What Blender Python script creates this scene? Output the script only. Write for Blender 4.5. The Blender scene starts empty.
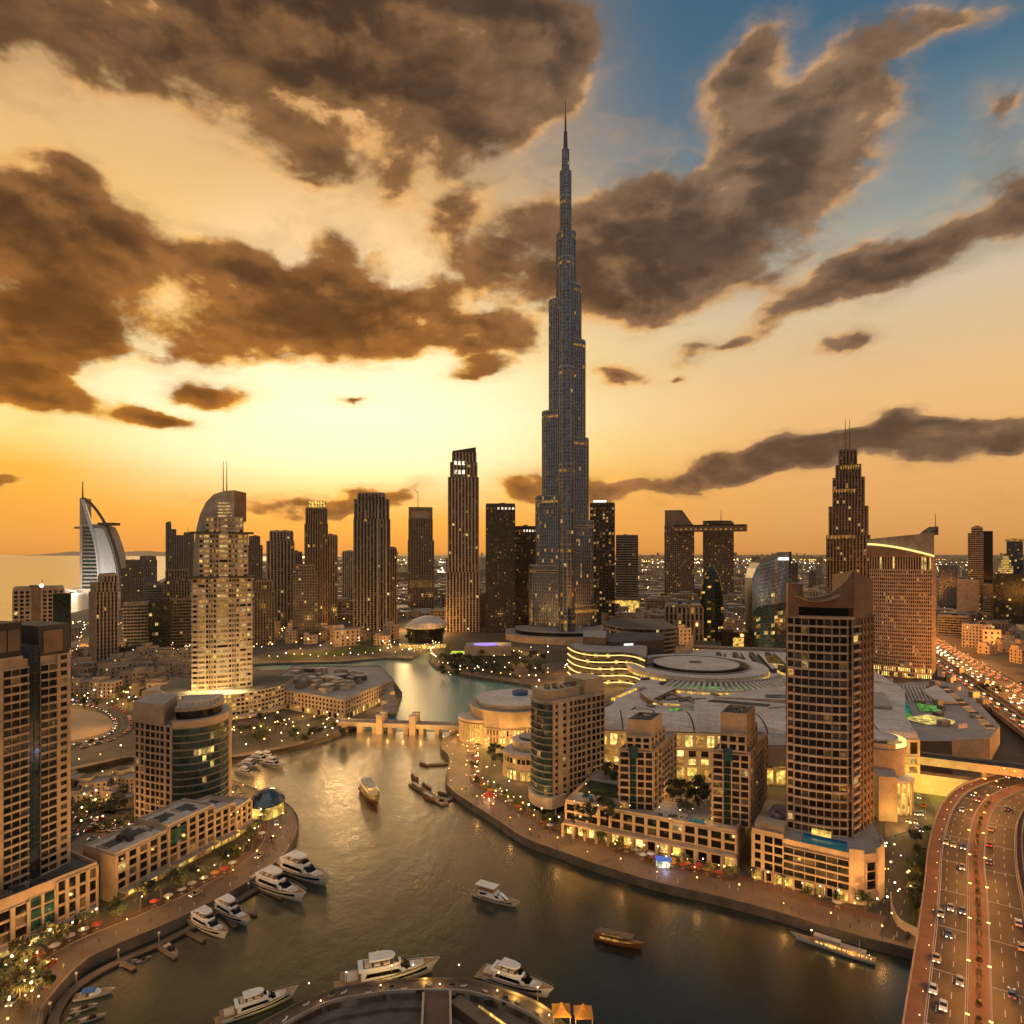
import bpy, bmesh, math, random
from mathutils import Vector, Matrix
from mathutils.geometry import tessellate_polygon
R = math.radians
rnd = random.Random(11)
scene = bpy.context.scene
col = scene.collection

# ------------------------------------------------------------------ camera
F, HC, CY = 640.0, 130.0, 550.0            # focal length in pixels, camera height, horizon row
cd = bpy.data.cameras.new("camera"); cam = bpy.data.objects.new("camera", cd); col.objects.link(cam)
cd.sensor_width = 36.0; cd.lens = 36.0 * F / 1024.0; cd.shift_y = (CY - 512) / 1024.0
cd.clip_start = 1.0; cd.clip_end = 90000.0
cam.location = (0, 0, HC); cam.rotation_euler = (R(90), 0, 0)
scene.camera = cam
SUN_AZ, SUN_EL = R(-14.5), R(8.0)          # azimuth from +Y towards +X

# ------------------------------------------------------------------ view
scene.view_settings.view_transform = 'Standard'
scene.view_settings.look = 'None'
scene.view_settings.exposure = 0.0
scene.view_settings.gamma = 1.0
scene.render.engine = 'CYCLES'
cy = scene.cycles
cy.max_bounces = 5; cy.diffuse_bounces = 2; cy.glossy_bounces = 3; cy.transmission_bounces = 2
cy.volume_bounces = 2; cy.transparent_max_bounces = 6
cy.sample_clamp_indirect = 3.0; cy.sample_clamp_direct = 6.0
cy.use_denoising = True
cy.use_light_tree = True
cy.caustics_reflective = False; cy.caustics_refractive = False

# ------------------------------------------------------------------ node helper
class NT:
    def __init__(s, tree): s.t = tree; s.n = tree.nodes; s.l = tree.links
    def node(s, typ, **kw):
        n = s.n.new(typ)
        for k, v in kw.items(): setattr(n, k, v)
        return n
    def link(s, a, b): s.l.new(a, b)
    def put(s, sock, v):
        if isinstance(v, (int, float)): sock.default_value = v
        elif isinstance(v, (tuple, list)):
            sock.default_value = v if len(v) == len(sock.default_value) else tuple(v) + (1.0,)
        else: s.link(v, sock)
    def math(s, op, a, b=None, c=None, clamp=False):
        n = s.node('ShaderNodeMath', operation=op); n.use_clamp = clamp
        s.put(n.inputs[0], a)
        if b is not None: s.put(n.inputs[1], b)
        if c is not None: s.put(n.inputs[2], c)
        return n.outputs[0]
    def mix(s, fac, a, b, blend='MIX'):
        n = s.node('ShaderNodeMix', data_type='RGBA', blend_type=blend)
        s.put(n.inputs[0], fac); s.put(n.inputs[6], a); s.put(n.inputs[7], b)
        return n.outputs[2]
    def ramp(s, fac, stops, interp='LINEAR'):
        n = s.node('ShaderNodeValToRGB'); e = n.color_ramp; e.interpolation = interp
        while len(e.elements) > 1: e.elements.remove(e.elements[-1])
        for i, (p, c) in enumerate(stops):
            el = e.elements[0] if i == 0 else e.elements.new(p)
            el.position = p; el.color = tuple(c) + (1.0,) if len(c) == 3 else c
        s.put(n.inputs[0], fac); return n.outputs[0]
    def smooth(s, v, lo, hi, a=0.0, b=1.0):
        n = s.node('ShaderNodeMapRange', interpolation_type='SMOOTHSTEP')
        s.put(n.inputs[0], v); s.put(n.inputs[1], lo); s.put(n.inputs[2], hi); s.put(n.inputs[3], a); s.put(n.inputs[4], b)
        return n.outputs[0]
    def noise(s, vec, scale, detail=4.0, rough=0.5, dist=0.0, lac=2.0):
        n = s.node('ShaderNodeTexNoise')
        if vec is not None: s.link(vec, n.inputs['Vector'])
        n.inputs['Scale'].default_value = scale; n.inputs['Detail'].default_value = detail
        n.inputs['Roughness'].default_value = rough; n.inputs['Distortion'].default_value = dist
        n.inputs['Lacunarity'].default_value = lac
        return n.outputs[0]

def lin(r, g, b):
    f = lambda c: (c / 255 / 12.92) if c <= 10 else ((c / 255 + 0.055) / 1.055) ** 2.4
    return (f(r), f(g), f(b))

# ------------------------------------------------------------------ sky
def build_world():
    w = bpy.data.worlds.new("World"); scene.world = w; w.use_nodes = True
    t = NT(w.node_tree); t.n.clear()
    out = t.node('ShaderNodeOutputWorld'); bg = t.node('ShaderNodeBackground')
    t.link(bg.outputs[0], out.inputs[0])
    tc = t.node('ShaderNodeTexCoord'); D = tc.outputs['Generated']
    sx = t.node('ShaderNodeSeparateXYZ'); t.link(D, sx.inputs[0])
    x, y, z = sx.outputs
    az = t.math('ARCTAN2', x, y)
    el = t.math('ARCSINE', z)
    # physical sky for a sun just above the horizon
    sky = t.node('ShaderNodeTexSky', sky_type='NISHITA'); sky.sun_disc = False
    sky.sun_elevation = SUN_EL; sky.sun_rotation = SUN_AZ
    sky.air_density = 1.5; sky.dust_density = 4.0; sky.ozone_density = 1.0
    # warm dusty evening gradient by elevation, sun side and blue side
    eln = t.math('MULTIPLY', el, 1.0 / R(60))
    sunside = t.ramp(eln, [(0.0, lin(232, 146, 50)), (0.02, lin(240, 156, 54)), (0.07, lin(248, 172, 58)), (0.10, lin(248, 182, 62)), (0.14, lin(254, 222, 132)), (0.19, lin(255, 238, 176)),
                           (0.26, lin(255, 226, 152)), (0.38, lin(248, 200, 124)), (0.56, lin(216, 172, 120)), (0.75, lin(170, 145, 115)), (1.0, lin(110, 118, 120))])
    blueside = t.ramp(eln, [(0.0, lin(214, 144, 74)), (0.03, lin(226, 160, 88)), (0.1, lin(236, 174, 104)), (0.2, lin(238, 190, 126)), (0.32, lin(214, 192, 158)),
                            (0.42, lin(140, 150, 148)), (0.55, lin(66, 106, 130)), (0.8, lin(44, 84, 112)), (1.0, lin(40, 70, 96))])
    side = t.smooth(t.math('ADD', az, t.math('MULTIPLY', el, 0.35)), R(-4), R(30))
    front = t.mix(side, sunside, blueside)
    back = t.ramp(eln, [(0.0, (0.18, 0.15, 0.13)), (0.25, (0.215, 0.19, 0.18)), (0.6, (0.37, 0.35, 0.345)), (1.0, (0.56, 0.54, 0.54))])  # unseen sky behind the viewer, toned to fill the shaded fronts
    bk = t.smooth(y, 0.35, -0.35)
    front = t.mix(t.smooth(el, R(56), R(74)), front, (0.56, 0.535, 0.53))        # overhead, out of the picture, brightened to light the roofs
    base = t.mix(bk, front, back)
    # glow round the veiled sun
    sv = Vector((math.sin(SUN_AZ) * math.cos(SUN_EL), math.cos(SUN_AZ) * math.cos(SUN_EL), math.sin(SUN_EL)))
    dp = t.node('ShaderNodeVectorMath', operation='DOT_PRODUCT'); t.link(D, dp.inputs[0]); dp.inputs[1].default_value = sv
    gl = t.smooth(dp.outputs['Value'], 0.92, 1.0)
    base = t.mix(t.math('MULTIPLY', gl, t.smooth(el, R(2.0), R(8.5), 0.0, 0.66)), base, (1.25, 1.06, 0.76))
    skyc = t.mix(1.0, (0, 0, 0), sky.outputs[0], 'ADD')
    sc = t.node('ShaderNodeVectorMath', operation='SCALE'); t.link(skyc, sc.inputs[0]); sc.inputs['Scale'].default_value = 0.06
    base = t.mix(0.10, base, sc.outputs[0], 'ADD')
    # ---- clouds: where the big masses lie (azimuth, elevation), torn by fractal noise
    cmb = t.node('ShaderNodeCombineXYZ'); t.link(az, cmb.inputs[0]); t.link(el, cmb.inputs[1])
    stretch = t.node('ShaderNodeMapping'); t.link(D, stretch.inputs[0]); stretch.inputs['Scale'].default_value = (1.0, 1.0, 1.75)
    warp = t.node('ShaderNodeTexNoise'); t.link(stretch.outputs[0], warp.inputs['Vector']); warp.inputs['Scale'].default_value = 5.0; warp.inputs['Detail'].default_value = 5.0
    wv = t.node('ShaderNodeVectorMath', operation='SUBTRACT'); t.link(warp.outputs['Color'], wv.inputs[0]); wv.inputs[1].default_value = (.5, .5, .5)
    ws = t.node('ShaderNodeVectorMath', operation='SCALE'); t.link(wv.outputs[0], ws.inputs[0]); ws.inputs['Scale'].default_value = 0.13
    wp = t.node('ShaderNodeVectorMath', operation='ADD'); t.link(cmb.outputs[0], wp.inputs[0]); t.link(ws.outputs[0], wp.inputs[1])
    def ae(px, py):
        v = Vector(((px - 512) / F, 1, (CY - py) / F)).normalized()
        return math.atan2(v.x, v.y), math.asin(v.z)
    # px, py, half width, half height, tilt (degrees, up to the right), weight
    B = [(330, 60, 360, 165, 0, .92), (180, -50, 460, 140, 0, .95), (350, 185, 230, 90, -10, .6), (20, 20, 190, 110, 0, .78), (545, 40, 150, 110, 20, .62),
         (85, 270, 215, 125, -6, .95), (30, 200, 150, 90, 0, .45), (200, 350, 110, 42, 0, .5), (20, 330, 130, 60, 0, .45),
         (335, 310, 170, 90, -8, 1.0), (420, 345, 90, 40, 0, .45), (495, 348, 76, 38, 0, .75),
         (550, 240, 160, 90, 30, .66), (690, 205, 190, 120, 32, .76), (800, 130, 200, 85, 30, .72), (640, 270, 110, 70, 10, .6), (860, 170, 140, 70, 20, .6), (740, 55, 95, 62, 35, .62), (790, 262, 160, 60, 8, .45),
         (925, 248, 175, 62, 20, .9), (850, 292, 100, 34, 5, .5), (1040, 205, 110, 60, 20, .6), (960, 10, 180, 42, -8, .5), (1012, 122, 60, 62, 50, .75),
         (850, 455, 270, 34, 1, .85), (720, 462, 150, 24, 3, .7), (930, 442, 160, 32, 4, .7), (1060, 424, 140, 32, 0, .7), (895, 416, 50, 18, 8, .8),
         (620, 370, 60, 22, 0, .8), (740, 336, 100, 24, 6, .75), (845, 345, 76, 19, 6, .7), (210, 397, 70, 23, -4, .85), (345, 408, 38, 14, 0, .75),
         (45, 405, 130, 32, -4, .9), (160, 421, 60, 17, 0, .8), (465, 385, 66, 20, 8, .8), (608, 484, 70, 24, 0, .85), (530, 482, 60, 24, 0, .85), (330, 495, 210, 17, 0, .8),
         (690, 372, 22, 10, 0, .6), (10, 368, 76, 26, 0, .7), (-10, 470, 70, 16, 0, .7), (520, 120, 90, 60, 20, .3)]
    tot = None
    for px, py, hw, hh, tilt, wt in B:
        a, e = ae(px, py); a2, e2 = ae(px + 1, py); a3, e3 = ae(px, py - 1)
        mp = t.node('ShaderNodeMapping', vector_type='TEXTURE'); t.link(wp.outputs[0], mp.inputs[0])
        mp.inputs['Location'].default_value = (a, e, 0); mp.inputs['Rotation'].default_value = (0, 0, R(tilt))
        mp.inputs['Scale'].default_value = (hw * abs(a2 - a), hh * abs(e3 - e), 1)
        g = t.node('ShaderNodeTexGradient', gradient_type='SPHERICAL'); t.link(mp.outputs[0], g.inputs[0])
        v = t.math('MULTIPLY', g.outputs['Fac'], wt)
        tot = v if tot is None else t.math('ADD', tot, v)
    tot = t.math('MINIMUM', tot, 0.80)
    # sky behind and beside the view: scattered cloud
    away = t.smooth(y, 0.62, 0.3)
    tot = t.math('MAXIMUM', tot, t.math('MULTIPLY', t.math('MULTIPLY', away, t.smooth(el, R(60), R(35))), 0.42))
    n1 = t.noise(stretch.outputs[0], 7.0, 11.0, 0.55, 0.15)
    dens = t.math('ADD', tot, t.math('MULTIPLY', t.math('SUBTRACT', n1, 0.5), 1.85))
    alpha = t.math('MAXIMUM', t.smooth(dens, 0.29, 0.56), t.math('MULTIPLY', t.smooth(dens, 0.04, 0.42), 0.30))
    thick = t.smooth(dens, 0.32, 0.95)
    # relief: how much the cloud thins towards the sun below left
    def shifted(k):
        off = t.node('ShaderNodeVectorMath', operation='ADD'); t.link(stretch.outputs[0], off.inputs[0]); off.inputs[1].default_value = (-0.010 * k, 0.0, -0.030 * k)
        return t.noise(off.outputs[0], 7.0, 11.0, 0.55, 0.15)
    rel = t.math('ADD', t.math('MULTIPLY', t.math('SUBTRACT', n1, shifted(0.7)), 2.6), t.math('ADD', t.math('MULTIPLY', t.math('SUBTRACT', n1, shifted(2.2)), 1.5), t.math('MULTIPLY', t.math('SUBTRACT', n1, shifted(5.0)), 0.8)))
    low = t.smooth(el, R(5), R(34))
    c_rim = t.mix(low, lin(255, 190, 84), lin(226, 170, 106))
    c_mid = t.mix(low, lin(170, 104, 34), lin(132, 94, 60))
    c_core = t.mix(low, lin(118, 70, 22), lin(76, 56, 41))
    sd = t.math('MULTIPLY', side, 0.8)
    c_core = t.mix(sd, c_core, lin(84, 70, 60)); c_mid = t.mix(sd, c_mid, lin(130, 106, 86)); c_rim = t.mix(t.math('MULTIPLY', side, 0.6), c_rim, lin(176, 138, 106))
    tk = t.math('SUBTRACT', t.math('MULTIPLY', thick, 1.0), rel)
    tkr = tk
    tk = t.math('MINIMUM', t.math('MAXIMUM', tk, 0.0), 1.1)
    cc = t.mix(t.smooth(tk, 0.0, 0.36), c_rim, c_mid)
    cc = t.mix(t.smooth(tk, 0.34, 1.05), cc, c_core)
    cc = t.mix(t.math('MULTIPLY', bk, 0.8), cc, (0.25, 0.22, 0.20))
    sh = t.node('ShaderNodeVectorMath', operation='SCALE'); t.link(cc, sh.inputs[0]); t.link(t.smooth(t.noise(stretch.outputs[0], 15.0, 8.0, 0.6, 0.2), 0.3, 0.7, 1.22, 0.8), sh.inputs['Scale'])
    alpha = t.math('MULTIPLY', alpha, t.smooth(tkr, -0.35, 0.22, 0.25, 1.0))      # thin sunlit parts let the sky through
    res = t.mix(alpha, base, sh.outputs[0])
    # below the horizon
    res = t.mix(t.smooth(z, 0.0, -0.02), res, (0.12, 0.075, 0.035))
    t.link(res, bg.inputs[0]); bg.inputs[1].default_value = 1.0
    w.cycles.sampling_method = 'MANUAL'; w.cycles.sample_map_resolution = 1024
build_world()

sl = bpy.data.lights.new("sun", 'SUN'); sun = bpy.data.objects.new("sun", sl); col.objects.link(sun)
sl.energy = 2.0; sl.angle = R(10); sl.color = (1.0, 0.62, 0.26)
sdir = Vector((math.sin(SUN_AZ) * math.cos(SUN_EL), math.cos(SUN_AZ) * math.cos(SUN_EL), math.sin(SUN_EL)))
sun.rotation_euler = sdir.to_track_quat('Z', 'Y').to_euler(); sun.location = (-200, 400, 900)

# ------------------------------------------------------------------ materials (procedural)
M = {}
def mat(name): 
    m = bpy.data.materials.new(name); m.use_nodes = True; t = NT(m.node_tree); t.n.clear()
    out = t.node('ShaderNodeOutputMaterial'); M[name] = m
    return m, t, out
def surf(name, c, rough=0.8, var=0.25, scale=0.15, spec=0.3, metal=0.0, bump=0.0, c2=None, fine=None, grime=0.0):
    """wall, roof or paint: base colour broken up by two octaves of noise, streaks of dirt"""
    m, t, out = mat(name); b = t.node('ShaderNodeBsdfPrincipled'); t.link(b.outputs[0], out.inputs[0])
    tc = t.node('ShaderNodeTexCoord'); P = tc.outputs['Object']
    n = t.noise(P, scale, 5.0, 0.6)
    k = t.smooth(n, 0.3, 0.7, 0.0, 1.0)
    c2 = c2 or tuple(v * (1 - var) for v in c)
    colr = t.mix(k, c2, tuple(min(1, v * (1 + var * .5)) for v in c))
    if fine:
        f = t.noise(P, fine, 2.0, 0.5)
        colr = t.mix(t.smooth(f, 0.35, 0.75, 0, 0.35), colr, tuple(v * .55 for v in c))
    if grime:
        mp = t.node('ShaderNodeMapping'); t.link(P, mp.inputs[0]); mp.inputs['Scale'].default_value = (1.2, 1.2, 0.06)
        g = t.noise(mp.outputs[0], 0.8, 4.0, 0.6)
        colr = t.mix(t.smooth(g, 0.5, 0.8, 0, grime), colr, tuple(v * .5 for v in c))
    t.link(colr, b.inputs['Base Color'])
    b.inputs['Roughness'].default_value = rough; b.inputs['Specular IOR Level'].default_value = spec; b.inputs['Metallic'].default_value = metal
    if bump:
        bn = t.node('ShaderNodeBump'); bn.inputs['Strength'].default_value = bump; bn.inputs['Distance'].default_value = 0.1
        t.link(t.noise(P, (fine or 2.0), 3.0), bn.inputs['Height']); t.link(bn.outputs[0], b.inputs['Normal'])
    return m
def glass(name, c, rough=0.08, ior=1.6, metal=0.0, var=0.5):
    """dark window glass, each pane with its own tone and very slightly its own tilt"""
    m, t, out = mat(name); b = t.node('ShaderNodeBsdfPrincipled'); t.link(b.outputs[0], out.inputs[0])
    tc = t.node('ShaderNodeTexCoord'); P = tc.outputs['Object']
    wn = t.node('ShaderNodeTexWhiteNoise'); sn = t.node('ShaderNodeVectorMath', operation='SNAP'); t.link(P, sn.inputs[0]); sn.inputs[1].default_value = (2.6, 2.6, 3.3)
    t.link(sn.outputs[0], wn.inputs[0])
    colr = t.mix(wn.outputs[0], tuple(v * (1 - var) for v in c), tuple(v * (1 + var) for v in c))
    t.link(colr, b.inputs['Base Color']); b.inputs['Roughness'].default_value = rough; b.inputs['IOR'].default_value = ior; b.inputs['Metallic'].default_value = metal
    bn = t.node('ShaderNodeBump'); bn.inputs['Strength'].default_value = 0.05; bn.inputs['Distance'].default_value = 0.3
    t.link(t.noise(P, 0.35, 2.0), bn.inputs['Height']); t.link(bn.outputs[0], b.inputs['Normal'])
    return m
def lit(name, c, s, var=0.6, cell=1.1):
    """lit interior behind a pane: uneven, not a flat card of light"""
    m, t, out = mat(name); e = t.node('ShaderNodeEmission'); t.link(e.outputs[0], out.inputs[0])
    tc = t.node('ShaderNodeTexCoord'); P = tc.outputs['Object']
    n = t.noise(P, 1.0 / cell, 2.0, 0.6)
    k = t.smooth(n, 0.3, 0.7, s * (1 - var), s * (1 + var))
    wn = t.node('ShaderNodeTexWhiteNoise'); sn = t.node('ShaderNodeVectorMath', operation='SNAP'); t.link(P, sn.inputs[0]); sn.inputs[1].default_value = (3, 3, 3.3)
    t.link(sn.outputs[0], wn.inputs[0])
    k = t.math('MULTIPLY', k, t.math('MULTIPLY_ADD', wn.outputs[0], 0.9, 0.35))
    e.inputs[0].default_value = tuple(c) + (1,); t.link(k, e.inputs[1])
    m.cycles.emission_sampling = 'NONE'
    return m
def glow(name, c, s):
    m, t, out = mat(name); e = t.node('ShaderNodeEmission'); t.link(e.outputs[0], out.inputs[0])
    e.inputs[0].default_value = tuple(c) + (1,); e.inputs[1].default_value = s; m.cycles.emission_sampling = 'NONE'
    return m

surf('beige', (0.46, 0.34, 0.24), var=.22, grime=.35); surf('beige_dark', (0.27, 0.19, 0.13), grime=.35); surf('sandstone', (0.48, 0.36, 0.25), grime=.4, fine=1.5)
surf('brown_wall', (0.22, 0.14, 0.09), grime=.3); surf('grey_wall', (0.24, 0.21, 0.18), grime=.3); surf('dark_wall', (0.07, 0.06, 0.05)); surf('pale_wall', (0.52, 0.42, 0.32), grime=.3)
surf('charcoal', (0.03, 0.028, 0.027), rough=.5); surf('steel', (0.32, 0.30, 0.28), rough=.35, metal=.7); surf('dark_steel', (0.12, 0.11, 0.11), rough=.35, metal=.6)
surf('white', (0.74, 0.71, 0.67), rough=.4, var=.1); surf('gelcoat', (0.80, 0.79, 0.78), rough=.22, var=.06, spec=.5); surf('teak', (0.30, 0.17, 0.08), rough=.6, fine=3); surf('navy', (0.02, 0.05, 0.13), rough=.5)
surf('roof_dark', (0.09, 0.08, 0.075), rough=.8, var=.4, fine=.8)
surf('concrete', (0.30, 0.26, 0.22), var=.3, fine=.9, grime=.2); surf('quay', (0.16, 0.13, 0.105), var=.4, fine=1.2)
surf('asphalt', (0.042, 0.038, 0.036), rough=.75, var=.35, scale=.08, fine=2.0); surf('road_paint', (0.62, 0.60, 0.55), rough=.6, var=.2, fine=3)
surf('kerb_stone', (0.38, 0.33, 0.28), fine=2); surf('pink_paving', (0.15, 0.085, 0.06), fine=1.4, var=.25); surf('paving', (0.15, 0.105, 0.078), fine=.8, var=.35, scale=.1, rough=.55)
surf('sand', (0.34, 0.25, 0.165), var=.25, scale=.04, fine=.5); surf('red_paint', (0.42, 0.06, 0.03), rough=.4); surf('canvas', (0.62, 0.52, 0.40)); surf('orange_canvas', (0.62, 0.28, 0.05)); surf('blue_canvas', (0.03, 0.13, 0.42)); surf('green_canvas', (0.05, 0.20, 0.12))
surf('wood_hull', (0.28, 0.10, 0.035), rough=.35, fine=2, spec=.5); surf('bark', (0.12, 0.085, 0.06), fine=4); surf('tyre', (0.015, 0.015, 0.015)); surf('turquoise_tile', (0.03, 0.22, 0.26), rough=.2)
surf('grass', (0.065, 0.085, 0.02), var=.45, fine=.7); surf('planting', (0.028, 0.036, 0.014), var=.6, scale=.2, fine=1.0, bump=.6)
surf('blue_glasswall', (0.04, 0.14, 0.34), rough=.2); surf('frame_dark', (0.04, 0.035, 0.03), rough=.5); surf('gold_metal', (0.55, 0.36, 0.12), rough=.3, metal=.8); surf('burj_steel', (0.33, 0.345, 0.38), rough=.26, metal=.85); 
for nm, c in (('car_white', (.75, .74, .72)), ('car_silver', (.42, .42, .42)), ('car_black', (.02, .02, .022)), ('car_red', (.33, .03, .02)), ('car_sand', (.45, .36, .24)), ('car_blue', (.04, .08, .2))): surf(nm, c, rough=.25, var=.05, spec=.6)
glass('glass', (0.012, 0.014, 0.015), ior=1.4); glass('glass_teal', (0.010, 0.040, 0.045), ior=1.7); glass('glass_blue', (0.010, 0.030, 0.055), ior=1.8); glass('glass_brown', (0.016, 0.010, 0.007), ior=1.36); glass('glass_green', (0.006, 0.022, 0.015), ior=1.45); glass('glass_black', (0.004, 0.004, 0.005), ior=1.38)
glass('glass_mirror', (0.36, 0.46, 0.60), rough=.1, metal=.85, var=.25); glass('burj_glass', (0.13, 0.155, 0.20), rough=.12, metal=.9, var=.5); glass('glass_curtain', (0.07, 0.057, 0.045), var=.6); glass('pool', (0.02, 0.25, 0.36), rough=.05, ior=1.5, var=.1)
AMB, WRM, YEL, WHT = (1.0, 0.50, 0.10), (1.0, 0.62, 0.22), (1.0, 0.72, 0.20), (1.0, 0.86, 0.62)
lit('lit_amber', AMB, 0.42); lit('lit_warm', WRM, 0.55); lit('lit_yellow', YEL, 0.85); lit('lit_dim', (1.0, 0.52, 0.16), 0.12); lit('lit_shop', (1.0, 0.66, 0.18), 1.7, cell=2.2); lit('lit_gold', (1.0, 0.60, 0.12), 1.0, cell=2.5); lit('lit_green', (0.30, 0.75, 0.16), 0.42, cell=3); lit('lit_teal', (0.1, .7, .5), .25, cell=3); lit('lit_white', WHT, 1.3)
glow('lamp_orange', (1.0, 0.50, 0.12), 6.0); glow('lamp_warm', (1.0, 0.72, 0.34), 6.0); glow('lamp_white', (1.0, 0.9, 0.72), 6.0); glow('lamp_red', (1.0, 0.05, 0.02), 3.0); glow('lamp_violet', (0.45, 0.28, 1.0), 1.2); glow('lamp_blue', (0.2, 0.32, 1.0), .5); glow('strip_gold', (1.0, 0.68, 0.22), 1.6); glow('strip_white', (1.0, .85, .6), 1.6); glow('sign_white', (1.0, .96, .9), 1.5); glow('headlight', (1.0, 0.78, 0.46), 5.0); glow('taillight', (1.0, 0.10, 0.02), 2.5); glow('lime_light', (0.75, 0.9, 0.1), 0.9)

def roofing(name, c, cell):
    m, t, out = mat(name); b = t.node('ShaderNodeBsdfPrincipled'); t.link(b.outputs[0], out.inputs[0])
    tc = t.node('ShaderNodeTexCoord'); P_ = tc.outputs['Object']; br = t.node('ShaderNodeTexBrick'); mp = t.node('ShaderNodeMapping'); t.link(P_, mp.inputs[0]); mp.inputs['Rotation'].default_value = (0, 0, R(17)); t.link(mp.outputs[0], br.inputs['Vector'])
    br.inputs['Scale'].default_value = 1.0; br.inputs['Brick Width'].default_value = cell * 2.2; br.inputs['Row Height'].default_value = cell; br.inputs['Mortar Size'].default_value = cell * .03; br.inputs['Bias'].default_value = -.1
    br.inputs['Color1'].default_value = (*[v * 1.1 for v in c], 1); br.inputs['Color2'].default_value = (*[v * .86 for v in c], 1); br.inputs['Mortar'].default_value = (*[v * .45 for v in c], 1)
    n = t.noise(P_, .05, 6.0, .65); f = t.noise(P_, .5, 4.0, .6)
    cc = t.mix(t.smooth(n, .35, .7, 0, .5), br.outputs['Color'], tuple(v * .55 for v in c)); cc = t.mix(t.smooth(f, .5, .75, 0, .4), cc, tuple(v * .5 for v in c))
    t.link(cc, b.inputs['Base Color']); b.inputs['Roughness'].default_value = .8
roofing('roof_grey', (0.36, 0.31, 0.275), 3.0); roofing('roof_pale', (0.62, 0.53, 0.46), 4.5)
def build_water(name, deep, tint, wave, rough, ior, mul=2.3):
    m, t, out = mat(name); b = t.node('ShaderNodeBsdfDiffuse'); g = t.node('ShaderNodeBsdfGlossy'); mx = t.node('ShaderNodeMixShader'); t.link(b.outputs[0], mx.inputs[1]); t.link(g.outputs[0], mx.inputs[2]); t.link(mx.outputs[0], out.inputs[0])
    lw = t.node('ShaderNodeLayerWeight'); lw.inputs['Blend'].default_value = 0.5
    t.link(t.math('MULTIPLY_ADD', t.math('POWER', lw.outputs['Facing'], ior), mul, 0.010, clamp=True), mx.inputs[0]); g.inputs['Color'].default_value = (1, .97, .9, 1)
    tc = t.node('ShaderNodeTexCoord'); P = tc.outputs['Object']
    n = t.noise(P, 0.012, 4.0, 0.55)
    t.link(t.mix(t.smooth(n, .35, .7), deep, tint), b.inputs['Color'])
    rip = t.noise(P, 0.02, 3.0, 0.6, 0.2)             # calm and ruffled patches
    t.link(t.smooth(rip, 0.35, 0.68, rough * .95, rough * 1.05), g.inputs['Roughness'])
    mp = t.node('ShaderNodeMapping'); t.link(P, mp.inputs[0]); mp.inputs['Scale'].default_value = (1.0, 0.55, 1); mp.inputs['Rotation'].default_value = (0, 0, R(24))
    w1 = t.noise(mp.outputs[0], 0.30, 3.0, 0.6, 0.15); w2 = t.noise(mp.outputs[0], 1.1, 3.0, 0.6, 0.1); w0 = t.noise(mp.outputs[0], 0.09, 2.0, 0.5, 0.2)
    h = t.math('ADD', t.math('MULTIPLY', w1, 0.75), t.math('MULTIPLY', w2, 0.26))
    h = t.math('ADD', t.math('MULTIPLY', h, t.smooth(rip, 0.3, 0.7, .45, 1.1)), t.math('MULTIPLY', w0, 1.0))
    bn = t.node('ShaderNodeBump'); bn.inputs['Strength'].default_value = 1.0; bn.inputs['Distance'].default_value = wave
    t.link(h, bn.inputs['Height']); t.link(bn.outputs[0], b.inputs['Normal']); t.link(bn.outputs[0], g.inputs['Normal'])
    return m
build_water('water', (0.001, 0.009, 0.007), (0.003, 0.013, 0.010), 0.26, 0.26, 3.8)
build_water('lake_water', (0.012, 0.22, 0.23), (0.02, 0.27, 0.27), 0.16, 0.30, 3.4, 1.15)
def build_foliage(name, c):
    m, t, out = mat(name); b = t.node('ShaderNodeBsdfPrincipled'); t.link(b.outputs[0], out.inputs[0])
    tc = t.node('ShaderNodeTexCoord'); oi = t.node('ShaderNodeObjectInfo')
    n = t.noise(tc.outputs['Object'], 1.3, 3.0)
    cc = t.mix(t.smooth(n, .3, .7), tuple(v * .5 for v in c), tuple(v * 1.5 for v in c))
    cc = t.mix(t.math('MULTIPLY', oi.outputs['Random'], .5), cc, (c[0] * 1.4, c[1] * .9, c[2] * .5))
    t.link(cc, b.inputs['Base Color']); b.inputs['Roughness'].default_value = .7
build_foliage('foliage', (0.045, 0.058, 0.022)); build_foliage('foliage_dark', (0.03, 0.042, 0.018)); build_foliage('palm_leaf', (0.055, 0.065, 0.026))
def build_city_ground():
    m, t, out = mat('city_ground'); b = t.node('ShaderNodeBsdfPrincipled'); t.link(b.outputs[0], out.inputs[0])
    tc = t.node('ShaderNodeTexCoord'); P = tc.outputs['Object']
    v = t.node('ShaderNodeTexVoronoi'); t.link(P, v.inputs['Vector']); v.inputs['Scale'].default_value = 0.022
    v2 = t.node('ShaderNodeTexVoronoi', feature='DISTANCE_TO_EDGE'); t.link(P, v2.inputs['Vector']); v2.inputs['Scale'].default_value = 0.007
    sep = t.node('ShaderNodeSeparateColor'); t.link(v.outputs['Color'], sep.inputs[0])
    c = t.ramp(sep.outputs[0], [(0, (.055, .04, .028)), (.4, (.10, .075, .05)), (.75, (.16, .12, .08)), (1.0, (.05, .05, .022))])
    n = t.noise(P, .25, 5.0, .7)
    c = t.mix(t.smooth(n, .3, .75, 0, .6), c, (.035, .032, .02))
    c = t.mix(t.smooth(v2.outputs['Distance'], .05, .02), c, (.06, .052, .046))
    t.link(c, b.inputs['Base Color']); b.inputs['Roughness'].default_value = .85
build_city_ground()

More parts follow.
